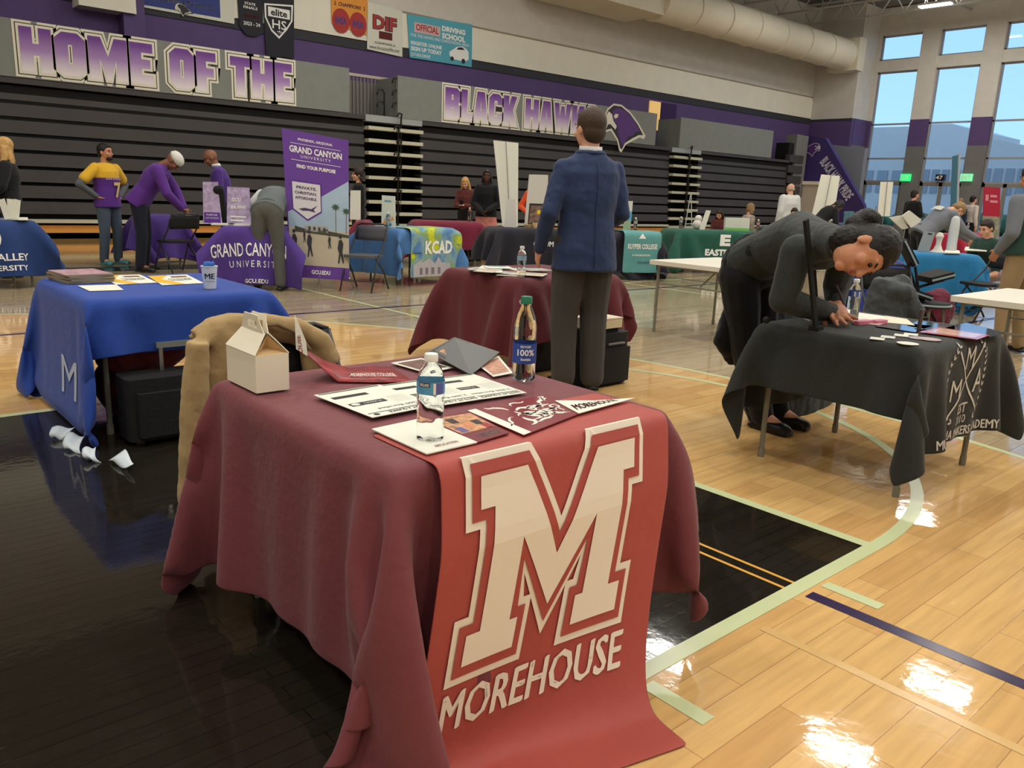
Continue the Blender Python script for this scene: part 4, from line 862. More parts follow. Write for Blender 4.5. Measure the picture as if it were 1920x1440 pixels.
f = rn(.004); txt('MOREHOUSE', ro, IV, lambda u, v: f(u, -v), .07, -.585, .68, -.495, .03, 'college_name', cut=(.03, .03), spacing=1.02)
# things on the nearest table
zt = T1+.010
def gable_box():
    a, b, c = az(448, 707, zt), az(481, 738, zt), az(543, 731, zt); x0, y0 = b[0], b[1]; W_, D_, H_ = .098, .20, .105
    t = thing('gable_box', 'cream cardboard carry box with a folded gable handle on the table corner', 'box', (x0+W_/2, y0+D_/2, zt)); CB = mat('cream_card', (232, 224, 204), .7)
    m = MB(); m.box((x0+W_/2, y0+D_/2, zt+H_/2), (W_, D_, H_)); m.build('box_body', CB, t)
    xm = x0+W_/2; zr = zt+H_+.055; z0 = zt+H_; yb0, yb1 = y0+.03, y0+D_-.02
    for s_, xe in ((0, x0), (1, x0+W_)):
        m = MB(); m.add([(xe, y0, z0), (xe, y0+D_, z0), (xm+(.004 if s_ else -.004), yb1, zr), (xm+(.004 if s_ else -.004), yb0, zr)], [(0, 1, 2, 3)]); o = m.build('roof_flap', CB, t); md = o.modifiers.new('t', 'SOLIDIFY'); md.thickness = .003
    for ye, yi in ((y0, yb0), (y0+D_, yb1)):
        m = MB(); m.add([(x0, ye, z0), (x0+W_, ye, z0), (xm, yi, zr-.004), (xm, (ye+y0+D_/2)/2, z0+.012)], [(0, 2, 3), (1, 3, 2), (0, 3, 1)]); o = m.build('gable_end', mat('card_inner', (196, 164, 116), .8), t)
    for dx in (-.006, .006):
        yc = y0+D_/2; P = [(yb0-yc, 0), (yb1-yc, 0), (yb1-yc-.02, .03), (yb1-yc-.035, .05), (-(yb1-yc-.035), .05), (yb0-yc+.02, .03)]
        hole = [(-.03, .012), (.03, .012), (.03, .032), (-.03, .032)]
        vs, fs = poly_mesh([P, hole]); o = printed('handle', vs, fs, CB, t, lambda u, v, dx=dx: V(xm+dx+(v*.12 if dx > 0 else -v*.12), yc+u, zr-.002+v)); md = o.modifiers.new('t', 'SOLIDIFY'); md.thickness = .0025
gable_box()
p = az(806, 824, zt)
bottle(p[0], p[1], zt, 'clear water bottle with white cap and blue label at the front of the nearest table', h=.205, r=.0325, lab=mat('label_light_blue', (90, 160, 205), .4), lz=(.56, .70),
 blocks=[(-.03, .133, -.002, .143, mat('label_navy', (38, 40, 74), .4)), (.012, .116, .034, .142, mat('label_violet', (92, 96, 170), .4)), (.006, .116, .012, .142, WT)], text=[('KIRKLAND', -.027, .1345, -.004, .1415, WT)])
p = az(981, 712, zt)
bottle(p[0], p[1], zt, 'tall water bottle with green cap and a dark blue 100% label', h=.262, r=.037, cap=mat('cap_green', (42, 120, 92), .4), lab=mat('label_deep_blue', (44, 70, 148), .35), lz=(.22, .46), text=[('100%', -.022, .083, .032, .103, WT), ('RECYCLED', -.012, .108, .02, .115, WT), ('bottle', -.01, .068, .02, .077, WT)])
def fact(x, y, rot, k, label):
    R = rotz(rot); c = V(x, y, zt+.0016*k); w2, h2 = .108, .14
    q = lambda a, b_: c+R[0]*a+R[1]*b_
    t, F = sheet('fact_sheet', label, 'paper', [q(w2, h2), q(-w2, h2), q(-w2, -h2), q(w2, -h2)], PAP, .0015, 'fact sheets fanned out on the maroon table')
    f = F(); rect(t, f, .04, .88, .96, .895, INK, 'rule'); txt('FACTS AT A GLANCE', t, INK, f, .06, .91, .70, .965, .02, 'heading'); txt('2,200 Enrolled', t, INK, f, .08, .76, .72, .82, .0, 'figures')
    rect(t, f, .40, .50, .92, .60, INK, 'dark_box'); rect(t, f, .40, .20, .92, .28, INK, 'dark_box'); rect(t, f, .04, .02, .96, .05, mat('print_green', (52, 84, 66), .6), 'rule')
    f2 = F(.0009); txt('STUDENTS', t, PAP, f2, .45, .53, .72, .57, .0, 'figures'); vs, fs = poly_mesh([[(.84+.06*math.cos(a), .55+.035*math.sin(a)) for a in np.linspace(0, 6.28, 17)[:-1]]]); printed('oval', vs, fs, PAP, t, f2)
    for j in range(5): rect(t, f, .06, .66-.05*j, .34, .665-.05*j, mat('print_grey', (150, 156, 152), .6), 'rule')
    vs, fs = poly_mesh([[(.88+.04*math.cos(a), .94+.03*math.sin(a)) for a in np.linspace(0, 6.28, 17)[:-1]]]); printed('seal', vs, fs, INK, t, f)
fact(1.46, 1.83, -4, 1, 'right sheet of the fanned white fact sheets'); fact(1.30, 1.835, -2, 2, 'middle sheet of the fanned white fact sheets'); fact(1.14, 1.835, 3, 3, 'left sheet of the fanned white fact sheets, nearest the box')
# open booklet below the bottle
Z = lambda px, py, dz=0: az(px, py, zt+dz)
t, F = sheet('booklet', 'open booklet with one blank white page beneath the front water bottle', 'booklet', [Z(800, 853), Z(895, 831), Z(790, 786), Z(697, 806)], PAP, .003); f = F(); txt('APPLICATION', t, MRN, f, .3, .1, .75, .16, .0)
t, F = sheet('photo_page', 'maroon printed page with a photo of students, right of the blank page', 'booklet', [Z(895, 831), Z(955, 813), Z(880, 773), Z(792, 786)], mat('page_maroon', (112, 34, 44), .5), .0025); f = F(); rect(t, f, .05, .3, .95, .92, mat('photo_tan', (190, 140, 100), .5, var=.5, scale=60), 'photo'); f2 = F(.001)
for (u, v, m_) in ((.2, .4, mat('photo_violet', (98, 86, 140), .5)), (.5, .5, mat('photo_orange', (206, 130, 84), .5)), (.75, .55, mat('photo_dark', (48, 34, 34), .5)), (.35, .72, mat('photo_dark', (48, 34, 34), .5)), (.82, .38, mat('photo_red', (150, 40, 46), .5))): rect(t, f2, u-.08, v-.08, u+.1, v+.1, m_, 'photo_figure')
txt('MOREHOUSE', t, PAP, f, .3, .08, .85, .2, .02)
t, F = sheet('tiger_magazine', 'maroon magazine with a white line drawing and a white spine strip', 'magazine', [Z(982, 818), Z(1110, 768), Z(1020, 742), Z(876, 772)], mat('magazine_maroon', (122, 32, 40), .4), .003); f = F(); rect(t, f, 0, 0, .10, 1, PAP, 'spine_strip')
rs = random.Random(5)
for k in range(26):
    u, v = .22+rs.random()*.66, .12+rs.random()*.76; a = rs.random()*3.1; pts = []; w0 = .012+rs.random()*.012
    for j in range(7): pts.append((u, v)); a += rs.uniform(-.9, .9); u += .045*math.cos(a); v += .06*math.sin(a)
    top_ = []; bot = []
    for j, (pu, pv) in enumerate(pts):
        ww = w0*math.sin(math.pi*(j+.3)/7.); d = V(pts[min(j+1, 6)])-V(pts[max(j-1, 0)]); d = nrm(d); top_.append((pu-d[1]*ww, pv+d[0]*ww*1.4)); bot.append((pu+d[1]*ww, pv-d[0]*ww*1.4))
    for j in range(6):
        q = [top_[j], top_[j+1], bot[j+1], bot[j]]
        if max(p_[0] for p_ in q) < .97 and max(p_[1] for p_ in q) < .97 and min(p_[1] for p_ in q) > .04:
            if j == 0: LS = []
            LS.append(q)
    vs = np.array([p_ for q in LS for p_ in q]); fs = [(4*i, 4*i+1, 4*i+2, 4*i+3) for i in range(len(LS))]; printed('drawn_stroke', vs, fs, PAP, t, f)
def flat_poly(name, label, cat, pts, m, th=.002):
    P = [V(p) for p in pts]; t = thing(name, label, cat, tuple(P[0])); mb = MB(); mb.prism([(p[0], p[1]) for p in P], (0, 0, P[0][2]), (1, 0, 0), (0, 1, 0), th); mb.build('paper', m, t); return t
t = flat_poly('pennant', 'small white paper pennant lettered MOREHOUSE near the right table edge', 'pennant', [Z(1040, 752, .004), Z(1085, 776, .004), Z(1190, 747, .004), Z(1115, 752, .004)], PAP); f = quad_fn(Z(1080, 771, .0065), Z(1165, 750, .0065), Z(1150, 748, .0065), Z(1062, 758, .0065)); txt('MOREHOUSE', t, MRN, f, .05, .1, .95, .85, .02)
# red folder with curled end and upright pennant
t = thing('red_brochure', 'glossy red brochure curling up at its left end behind the fact sheets', 'brochure', tuple(Z(700, 705)))
near = [Z(776, 716), Z(705, 716), Z(634, 715), ay(600, 686, 2.14), ay(577, 664, 2.15)]; far = [Z(735, 688), Z(700, 686), Z(655, 690), ay(610, 676, 2.25), ay(578, 658, 2.22)]
G = np.array([[a*(1-s_)+b_*s_ for s_ in np.linspace(0, 1, 4)] for a, b_ in zip(near, far)]); m = MB(); m.grid(G); o = m.build('cover', mat('brochure_red', (140, 42, 46), .35, var=.5, scale=25), t, smooth=True); md = o.modifiers.new('t', 'SOLIDIFY'); md.thickness = .003; md.offset = 1
vs, fs = text_mesh('MOREHOUSE COLLEGE', .01); f = quad_fn(Z(640, 712, .004), Z(765, 712, .004), Z(735, 692, .004), Z(655, 693, .004)); printed('lettering', fit(vs, .1, .3, .9, .6), fs, PAP, t, f)
t = thing('upright_pennant', 'upright white pennant with red letters OUSE in front of the draped blazer', 'pennant', tuple(ay(575, 665, 2.15))); P = [ay(553, 590, 2.15), ay(556, 655, 2.15), ay(577, 668, 2.15), ay(574, 640, 2.15)]; m = MB(); m.add(P+[p_+V(0, .003, 0) for p_ in P], [(0, 1, 2, 3), (7, 6, 5, 4)]+[(i, (i+1) % 4, (i+1) % 4+4, i+4) for i in range(4)]); m.build('paper', PAP, t)
f = quad_fn(ay(570, 665, 2.146), ay(563, 626, 2.146), ay(557, 628, 2.146), ay(559, 660, 2.146), lift=0); txt('OUSE', t, MRN, f, .02, .1, .95, .95, .02)
# dark card, photo cards
t, F = sheet('dark_postcard', 'dark grey printed card with a photo strip lying tilted by the back edge', 'card', [Z(883, 704, .002), az(937, 661, zt+.02), az(852, 633, zt+.05), az(802, 660, zt+.03)], mat('card_grey', (78, 80, 78), .4), .002); f = F(); rect(t, f, .04, .62, .96, .97, mat('photo_dark', (48, 34, 34), .5, var=.4), 'photo'); rect(t, f, .1, .60, .9, .615, PAP, 'rule'); f2 = F(.001)
for u in (.2, .45, .72): rect(t, f2, u, .7, u+.12, .86, mat('photo_tan', (190, 140, 100), .5), 'photo_figure')
for v in (.2, .28, .36): rect(t, f, .2, v, .8, v+.012, mat('print_dark', (40, 40, 40), .5), 'rule')
t, F = sheet('photo_card', 'white edged photo card left of the dark card', 'card', [Z(800, 700, .001), Z(850, 690, .001), Z(790, 672, .001), Z(733, 681, .001)], PAP, .0015); f = F(); rect(t, f, .08, .1, .9, .9, mat('photo_brown', (110, 80, 66), .5, var=.5, scale=60), 'photo')
t, F = sheet('photo_card', 'white edged photo card between the dark card and the tall bottle', 'card', [Z(925, 707, .001), Z(962, 700, .001), Z(935, 668, .001), Z(893, 683, .001)], PAP, .0015); f = F(); rect(t, f, .08, .1, .9, .9, mat('photo_peach', (190, 140, 116), .5, var=.4, scale=60), 'photo')
# ---------------------------------------------------------------- blazer on a chair
TAN = cloth('tan_blazer', (168, 142, 100), .85, .3, .05)
folding_chair(ay(530, 650, 2.88)[0], 2.65, -90, 'black folding chair under the tan blazer behind the maroon table', hz=.90)
YJ = 2.80
A = lambda px, py, y=YJ: ay(px, py, y)
t = thing('blazer', 'tan blazer draped over the folding chair behind the maroon table', 'jacket', tuple(A(480, 700)*(1, 1, 0)+V(0, 0, .1)))
m = MB()
def strip(m, pts, r, fl=.55):
    m.loft([(p, V(0, r_, 0)*fl*1., V(*d_)*r_) for p, r_, d_ in pts], 16)
ux = nrm(A(500, 700)-A(400, 700))
sh = [A(378, 640), A(400, 618), A(440, 608), (A(500, 605)), A(560, 614), A(600, 640), A(618, 680)]
m.tube(sh, [.055, .05, .04, .035, .035, .045, .05], 12)
m.tube([p+V(0, .04, -.02) for p in sh], [.045, .05, .05, .05, .05, .045, .04], 12)
# left front panel
for k, (xa, xb, y_) in enumerate(((388, 470, 615), (384, 468, 660), (380, 455, 720), (376, 440, 790), (372, 420, 860), (370, 410, 930))): pass
R_ = [(A((xa+xb)/2, y_, YJ-.02), V(0, .03, 0), ux*(np.linalg.norm(A(xb, y_)-A(xa, y_))/2)) for xa, xb, y_ in ((392, 452, 625), (384, 470, 670), (380, 462, 730), (378, 470, 800), (376, 480, 870), (374, 490, 935))]
m.loft(R_, 20)
R_ = [(A((xa+xb)/2, y_, YJ-.07), V(0, .045, 0), ux*(np.linalg.norm(A(xb, y_)-A(xa, y_))/2)) for xa, xb, y_ in ((352, 392, 640), (345, 392, 690), (341, 390, 760), (338, 386, 830), (335, 382, 890), (334, 379, 948))]
m.loft(R_, 16)
R_ = [(A((xa+xb)/2, y_, YJ+.02), V(0, .035, 0), ux*(np.linalg.norm(A(xb, y_)-A(xa, y_))/2)) for xa, xb, y_ in ((560, 618, 650), (565, 624, 690), (570, 628, 740), (572, 628, 800))]
m.loft(R_, 16)
remesh(m, 'blazer_body', TAN, t, .009, 4, .015, .08)
lp = MB(); lp.prism([(p[0], p[2]) for p in (A(432, 640), A(472, 672), A(462, 740), A(425, 688), A(444, 682))], (0, YJ-.075, 0), (1, 0, 0), (0, 0, 1), .008); lp.build('lapel', TAN, t)
sl_ = MB(); sl_.tube([A(451, 630, YJ-.05), A(470, 612, YJ-.03), A(520, 608, YJ-.03), A(560, 625, YJ-.03), A(580, 655, YJ-.03)], .008); sl_.build('collar_edge', mat('blazer_lining', (128, 108, 78), .8), t)
# ---------------------------------------------------------------- blue table
folding_table(1.02, 1.95, 4.24, 5.22, T1-.02, 'folding table under the bright blue cloth')
D2 = drape(1.0, 1.97, 4.20, 5.24, T1, .745, .30, .27, .5, seed=5, h=.04, flare=.98)
P_ = D2[0]; P_[..., 0] = np.where(P_[..., 0] < 1.0, 1.0+(P_[..., 0]-1.0)*.38, P_[..., 0])
bo = sheet_obj('tablecloth', D2, CBL, 'bright blue tablecloth hanging long on its left side')
f = sheet_fn(D2, .004); vs, fs = text_mesh('M', .0)
printed('lettering', fit(vs, .62, -.10, .92, .10), fs, mat('pale_blue_print', (186, 200, 222), .6), bo, lambda u, v: f(1.0-.42+v*1.0, 5.3-u*1.0), cut=(.04, .04))
WBK = mat('cloth_white_back', (196, 206, 214), .8)
for pts, lb in ((((100, 822), (118, 824), (140, 801), (98, 802)), 'white underside of the blue cloth folded on the floor, leftmost fold'), (((122, 842), (152, 850), (158, 818), (126, 812)), 'white underside of the blue cloth folded on the floor, widest rounded fold'), (((168, 862), (190, 866), (180, 838), (155, 842)), 'white underside of the blue cloth folded on the floor, small fold in the middle'), (((203, 864), (232, 876), (250, 868), (234, 842)), 'white underside of the blue cloth folded on the floor, fold nearest the suitcase')):
    a_, b_, c_, d_ = az(*pts[0], .006), az(*pts[1], .006), az(*pts[2], .05), az(*pts[3], .05)
    m = MB(); m.grid(np.array([[(a_*(1-u)+b_*u)*(1-v)+(d_*(1-u)+c_*u)*v+V(-.02*math.sin(v*3.14), -.025*math.sin(v*3.14), .008*math.sin(u*6)) for u in np.linspace(0, 1, 9)] for v in np.linspace(0, 1, 7)])); o = m.build('hem_fold', WBK, smooth=True); md = o.modifiers.new('t', 'SOLIDIFY'); md.thickness = .003; solo(o, lb, 'cloth fold', 'white folds at the hem of the blue cloth')
zb = T1+.006
ZB = lambda px, py, dz=0: az(px, py, zb+dz)
c = ZB(150, 528)
for k in range(6):
    a = (k*7) % 5*1.6-3; R = rotz(8+a); t = thing('magazine', ['lowest magazine of the stack on the blue table', 'second magazine from the bottom of the stack on the blue table', 'third magazine from the bottom of the stack on the blue table', 'third magazine from the top of the stack on the blue table', 'second magazine from the top of the stack on the blue table', 'top magazine with a pinkish cover on the blue table stack'][k], 'magazine', (c[0]+.0, c[1]+.06, zb+.008*k), 'magazines stacked on the blue table')
    m = MB(); m.box((c[0]+.02, c[1]+.06, zb+.008*k+.004), (.24, .30, .0076), R); m.build('pages', mat('page_edges', (150, 140, 120), .7), t); m = MB(); m.box((c[0]+.02, c[1]+.06, zb+.008*k+.0077), (.242, .302, .0006), R); m.build('cover', mat('cover_pink', (176, 140, 150), .4, var=.4, scale=30) if k == 5 else mat('cover_brown', (110, 96, 80), .4), t)
t, F = sheet('flyer', 'small blank white flyer at the front of the blue table', 'paper', [ZB(168, 546), ZB(232, 544), ZB(218, 534), ZB(146, 536)], PAP)
for pts, lb in (([ZB(218, 534), ZB(295, 530), ZB(262, 515), ZB(186, 517)], 'yellow and white flyer beside the magazine stack'), ([ZB(304, 535), ZB(382, 531), ZB(350, 515), ZB(277, 518)], 'yellow and white flyer beside the paper cup')):
    t, F = sheet('flyer', lb, 'paper', pts, PAP); f = F(); vs, fs = poly_mesh([[(0, .3), (.3, 0), (.55, 0), (.2, .6), (.5, 1), (0, 1)]]); printed('yellow_area', vs, fs, mat('print_yellow', (222, 176, 48), .6), t, f); f2 = F(.001); txt('COLLEGE NOW', t, INK, f2, .35, .35, .9, .6, .0); rect(t, f2, .5, .7, .9, .85, mat('print_brown', (120, 80, 60), .6), 'photo')
p = ZB(394, 541); t = thing('paper_cup', 'white paper cup lettered ME with blue tissue inside on the blue table', 'cup', tuple(p)); m = MB()
m.lathe([(.001, .0), (.030, 0), (.031, .004), (.042, .118), (.045, .12), (.044, .124), (.040, .12), (.029, .01), (.001, .009)], p, 28); m.build('cup', mat('cup_white', (214, 222, 226), .5), t, smooth=40)
vc = math.atan2(-p[1], -p[0]); cf = lambda u, v: V(p[0]+(.0312+.0113*v/.118+.0005)*math.cos(vc+u/.037), p[1]+(.0312+.0113*v/.118+.0005)*math.sin(vc+u/.037), p[2]+v)
txt('ME', t, mat('ink_navy', (34, 42, 70), .5), cf, -.026, .055, .028, .085, .03, cut=(.006, 0)); txt('University', t, mat('ink_navy', (34, 42, 70), .5), cf, -.024, .038, .026, .046, .0, cut=(.006, 0))
m = MB(); 
for k in range(5): a = k*1.26; m.ell(p+V(.018*math.cos(a), .018*math.sin(a), .13), ((.016, .006, .004), (0, .012, 0), (0, 0, .018)), 8, 6)
remesh(m, 'tissue', mat('tissue_blue', (54, 104, 184), .8), t, .004, 1, .01, .01)
# under the blue table: suitcase, bag
c = az(262, 842, 0); t = thing('rolling_suitcase', 'black upright suitcase with a steel pull handle under the blue table', 'suitcase', (c[0]+.15, c[1]+.12, 0)); SC_ = mat('suitcase_black', (22, 22, 24), .7, bump=.3)
m = MB(); m.rbox((c[0]+.17, c[1]+.14, .18), (.40, .22, .31), r=.04); m.build('shell', SC_, t, smooth=40); m = MB(); m.rbox((c[0]+.17, c[1]+.02, .16), (.32, .05, .22), r=.02); m.build('front_pocket', SC_, t, smooth=40)
for k in (-.15, .15): m = MB(); m.cyl((c[0]+.17+k-.015, c[1]+.05, .025), (c[0]+.17+k+.015, c[1]+.05, .025), .025, n=14); m.build('wheel', RUB, t, smooth=40)
h1 = ay(300, 650, c[1]+.2); m = MB(); m.tube([(h1[0], c[1]+.2, .33), (h1[0], c[1]+.2, h1[2])], .013); m.build('handle_rod', STEEL, t); m = MB(); m.box((h1[0]+.07, c[1]+.2, h1[2]+.01), (.18, .03, .028)); m.build('handle_grip', mat('grip_grey', (120, 124, 122), .5), t)
cb = V(c[0]+.18, c[1]+.47, .37); m = MB(); m.ell(cb, ((.24, 0, 0), (0, .13, 0), (0, 0, .10)), 16, 10); m.ell(cb+V(-.1, -.06, .03), ((.12, 0, .02), (0, .10, 0), (0, 0, .11))); m.ell(cb+V(.13, -.05, .06), ((.10, 0, 0), (0, .10, 0), (0, 0, .10))); m.ell(cb+V(0, .22, -.2), ((.2, 0, 0), (0, .14, 0), (0, 0, .2)))
o = remesh(m, 'duffel_bag', cloth('bag_maroon', (104, 34, 42), .55), None, .012, 3, .05, .12); solo(o, 'slouched maroon bag heaped behind the suitcase under the blue table', 'bag')
# ---------------------------------------------------------------- second maroon table (behind, centre)
folding_table(3.72, 4.72, 4.12, 5.0, T1-.02, 'folding table under the dark maroon cloth by the suited man')
D3 = drape(3.70, 4.74, 4.10, 5.02, T1, .52, .30, .42, .4, seed=11, h=.045, steps=160)
so = sheet_obj('tablecloth', D3, CM2, 'dark maroon tablecloth on the table beside the man in the navy blazer')
f = sheet_fn(D3, .004); vs, fs = text_mesh('SITY LIFE', .01); printed('lettering', fit(vs, 0, 0, .42, .07), fs, mat('pale_pink_print', (190, 150, 150), .6), so, lambda u, v: f(3.62+v, 4.04-u), cut=(.045, .045))
rs = random.Random(9)
for k in range(12):
    px, py = 905+rs.random()*108, 497+rs.random()*20; p = az(px, py, T1+.006+.002*k); R = rotz(rs.uniform(-60, 60)); w2, h2 = rs.uniform(.07, .11), rs.uniform(.09, .13)
    P = [p+R[0]*a*w2+R[1]*b_*h2 for a, b_ in ((-1, -1), (1, -1), (1, 1), (-1, 1))]; t, F = sheet('leaflet', 'pale leaflet in the loose spread of papers on the dark maroon table', 'leaflet', P, [PAP, mat('leaflet_cream', (204, 196, 176), .6), mat('leaflet_grey', (170, 172, 168), .6)][k % 3], .0018, 'leaflets spread over the dark maroon table'); f = F(); rect(t, f, .12, .55, .88, .85, [mat('print_teal', (100, 140, 150), .6), mat('print_beige', (190, 160, 130), .6), mat('print_grey', (150, 156, 152), .6)][k % 3], 'photo')
p = az(977, 520, T1+.006); bottle(p[0], p[1], T1+.006, 'clear water bottle beside the navy blazer on the dark maroon table', h=.215, r=.032, lab=mat('label_pale_blue', (150, 180, 206), .4))
# bags right of the suited man's legs
c = az(1150, 722, 0); t = thing('laptop_bag', 'black wheeled laptop bag standing right of the suited man', 'bag', (c[0]-.05, c[1]+.1, 0)); m = MB(); m.rbox((c[0]-.06, c[1]+.10, .19), (.42, .2, .36), r=.05); m.build('bag_body', SC_, t, smooth=40); m = MB(); m.rbox((c[0]-.02, c[1]-.01, .15), (.3, .04, .24), r=.02); m.build('front_pocket', SC_, t, smooth=40); m = MB(); m.tube([(c[0]-.1, c[1]-.02, .30), (c[0]-.03, c[1]-.05, .31), (c[0]+.06, c[1]-.02, .30)], .008); m.build('carry_handle', mat('zip_grey', (110, 108, 104), .5), t); m = MB(); m.rbox((c[0]-.1, c[1]+.12, .385), (.34, .16, .03), r=.02); m.build('top_flap', SC_, t)
m = MB(); m.box((c[0]-.08, c[1]+.12, .435), (.30, .2, .065)); o = thing('cardboard_box', 'cream shallow box lying on the black laptop bag', 'box', (c[0]-.08, c[1]+.12, .40)); m.build('carton', mat('box_cream', (208, 196, 164), .7), o); m = MB(); m.box((c[0]-.08, c[1]+.12, .470), (.306, .206, .006)); m.build('lid', mat('lid_cream', (220, 210, 186), .7), o)
c = az(1022, 700, 0); t = thing('backpack', 'black backpack partly hidden behind the suited man and the tall bottle', 'bag', (c[0], c[1]+.1, 0)); m = MB(); m.ell((c[0], c[1]+.15, .24), ((.17, 0, 0), (0, .13, 0), (0, 0, .24)), 16, 12); m.box((c[0], c[1]+.15, .12), (.3, .22, .23)); remesh(m, 'pack', SC_, t, .012, 4); m = MB(); m.ell(ay(1012, 628, c[1]+.03), ((.014, 0, 0), (0, .014, 0), (0, 0, .014)), 8, 6); m.build('buckle', STEEL, t)
c = az(905, 660, 0); m = MB(); m.box((c[0]+.3, c[1]+.25, .13), (.34, .26, .26)); o = thing('carton_box', 'pale carton seen under the far edge of the dark maroon cloth', 'box', (c[0]+.3, c[1]+.25, 0)); m.build('carton', mat('box_cream', (208, 196, 164), .7), o); m = MB(); m.box((c[0]+.3, c[1]+.25, .2615), (.05, .262, .003)); m.build('tape', mat('tape_tan', (180, 150, 100), .5), o)
# ---------------------------------------------------------------- black academy table
folding_table(3.58, 4.50, 1.38, 2.18, T1-.02, 'folding table with grey legs under the black cloth', lx=.07, inset=.05)
D4 = drape(3.56, 4.52, 1.37, 2.20, T1, .30, .28, .46, .46, seed=21, h=.035, steps=180)
ko = sheet_obj('tablecloth', D4, CBK, 'black tablecloth with a white academy crest on its right side')
f4 = sheet_fn(D4, .004)
# crest on the black cloth (u = along the near edge, v = down)
WC = mat('crest_white', (206, 202, 192), .6)
X40, Y40 = 3.56, 1.37
fc = lambda u, v: f4(X40+u, Y40+v)
def seg(name, a, b, w_, t=ko):
    a = V(a); b = V(b); d = nrm(b-a); n_ = V(-d[1], d[0])*w_/2; vs, fs = poly_mesh([[tuple(a+n_), tuple(a-n_), tuple(b-n_), tuple(b+n_)]]); printed(name, vs, fs, WC, t, fc, cut=(.035, .035))
seg('crest_bar', (.26, -.02), (.62, -.33), .012) if False else None
cx, cy = .50, -.19
seg('crest_bar', (.37, -.03), (.66, -.35), .012); seg('crest_bar', (.66, -.015), (.30, -.38), .012)
txt('M', ko, WC, fc, .46, -.12, .56, -.02, .0, 'crest_letter', cut=(.03, .03)); txt('M', ko, WC, fc, .34, -.26, .43, -.16, .0, 'crest_letter', cut=(.03, .03)); txt('A', ko, WC, fc, .58, -.24, .67, -.13, .0, 'crest_letter', cut=(.03, .03))
txt('EST', ko, WC, fc, .44, -.335, .56, -.285, .02, 'crest_date', cut=(.03, .03)); txt('2010', ko, WC, fc, .44, -.385, .56, -.345, .0, 'crest_date', cut=(.03, .03))
txt('MULTIMEDIA MAKERS ACADEMY', ko, WC, fc, .13, -.445, .86, -.40, .03, 'academy_name', cut=(.03, .03)); txt('CREATE - PREPARE - EVOLVE', ko, WC, fc, .17, -.49, .82, -.458, .0, 'academy_motto', cut=(.03, .03))
for sgn in (-1, 1):
    LV = []
    for k in range(13):
        a = math.radians(-62+k*9.6); ex, ey = cx+sgn*.235*math.cos(a), cy+.01+.21*math.sin(a); tx, ty = -sgn*math.sin(a), math.cos(a)
        for s2 in (-1, 1):
            dx, dy = tx*.9+s2*.5*math.cos(a)*sgn, ty*.9+s2*.5*math.sin(a); l = .030; LV.append([(ex, ey), (ex+dx*l*.5-dy*.006, ey+dy*l*.5+dx*.006), (ex+dx*l, ey+dy*l), (ex+dx*l*.5+dy*.006, ey+dy*l*.5-dx*.006)])
    vs = np.array([p_ for q in LV for p_ in q]); fs = [(4*i, 4*i+1, 4*i+2, 4*i+3) for i in range(len(LV))]; printed('laurel', vs, fs, WC, ko, fc)
zk = T1+.006
ZK = lambda px, py, dz=0: az(px, py, zk+dz)
p = ZK(1597, 596); bottle(p[0], p[1], zk, 'clear water bottle beside the leaning person on the black table', h=.205, r=.032, lab=mat('label_blue2', (90, 110, 180), .4), lz=(.56, .70), blocks=[(-.004, .116, .004, .142, WT), (.02, .116, .026, .142, WT)])
# tall black easel bars
t = thing('tablet_stand', 'tall thin black stand leaning over the back left of the black table', 'stand', tuple(ZK(1528, 618)))
a = ZK(1530, 617); b2 = ay(1511, 412, a[1]); m = MB(); dd = nrm(b2-a); m.box((a+b2)/2, (.028, .014, np.linalg.norm(b2-a)), np.array([nrm(np.cross((0, 1, 0), dd)), (0, 1, 0), dd])); m.build('post', RUB, t)
a2_ = ZK(1533, 600); b3 = ay(1521, 424, a2_[1]); dd = nrm(b3-a2_); m = MB(); m.box((a2_+b3)/2, (.016, .012, np.linalg.norm(b3-a2_)), np.array([nrm(np.cross((0, 1, 0), dd)), (0, 1, 0), dd])); m.build('post', RUB, t)
m = MB(); m.box(a+V(0, 0, .006), (.05, .05, .016)); m.build('foot', RUB, t)

m = MB(); c = ZK(1437, 600, .02); m.sph(c, .018); o = m.build('rubber_knob', RUB, smooth=True); solo(o, 'small round black knob on the far left edge of the black table', 'knob')
# papers and gadgets
t = thing('crumpled_tissue', 'crumpled white tissue behind the black stand posts', 'tissue', tuple(ZK(1505, 592)))
for P in ([ZK(1492, 592), ZK(1502, 592), ay(1510, 567, ZK(1498, 592)[1]), ay(1499, 568, ZK(1498, 592)[1])], [ZK(1500, 594), ZK(1515, 596), ay(1521, 582, ZK(1510, 592)[1]), ay(1508, 583, ZK(1510, 592)[1])], [ZK(1496, 593), ZK(1518, 601), ZK(1523, 594, .008), ZK(1508, 588, .008)]):
    m = MB(); m.add(P, [(0, 1, 2, 3)]); o = m.build('tissue_fold', PAP, t); md = o.modifiers.new('t', 'SOLIDIFY'); md.thickness = .003
sheet('notebook', 'white sheet under the pink cases on the black table', 'paper', [ZK(1600, 606), ZK(1680, 612), ZK(1665, 594), ZK(1607, 586)], PAP)
sheet('notebook', 'cream folded sheet at the back of the black table', 'paper', [ZK(1655, 606), ZK(1715, 612), ZK(1700, 600), ZK(1660, 594)], mat('paper_cream', (220, 214, 190), .6), .006)
PK = mat('pink_plastic', (212, 122, 144), .4)
for (px, py, ln, lb) in ((1618, 604, .13, 'larger pink case beside the hand on the black table'), (1648, 603, .10, 'slim pink case right of the larger pink case')):
    c = ZK(px, py, .008); m = MB(); R_ = rotz(-8); m.rbox(c, (ln, .045, .018), R_, r=.012); o = m.build('pencil_case', PK, smooth=30); solo(o, lb, 'case', 'pink cases on the black table')
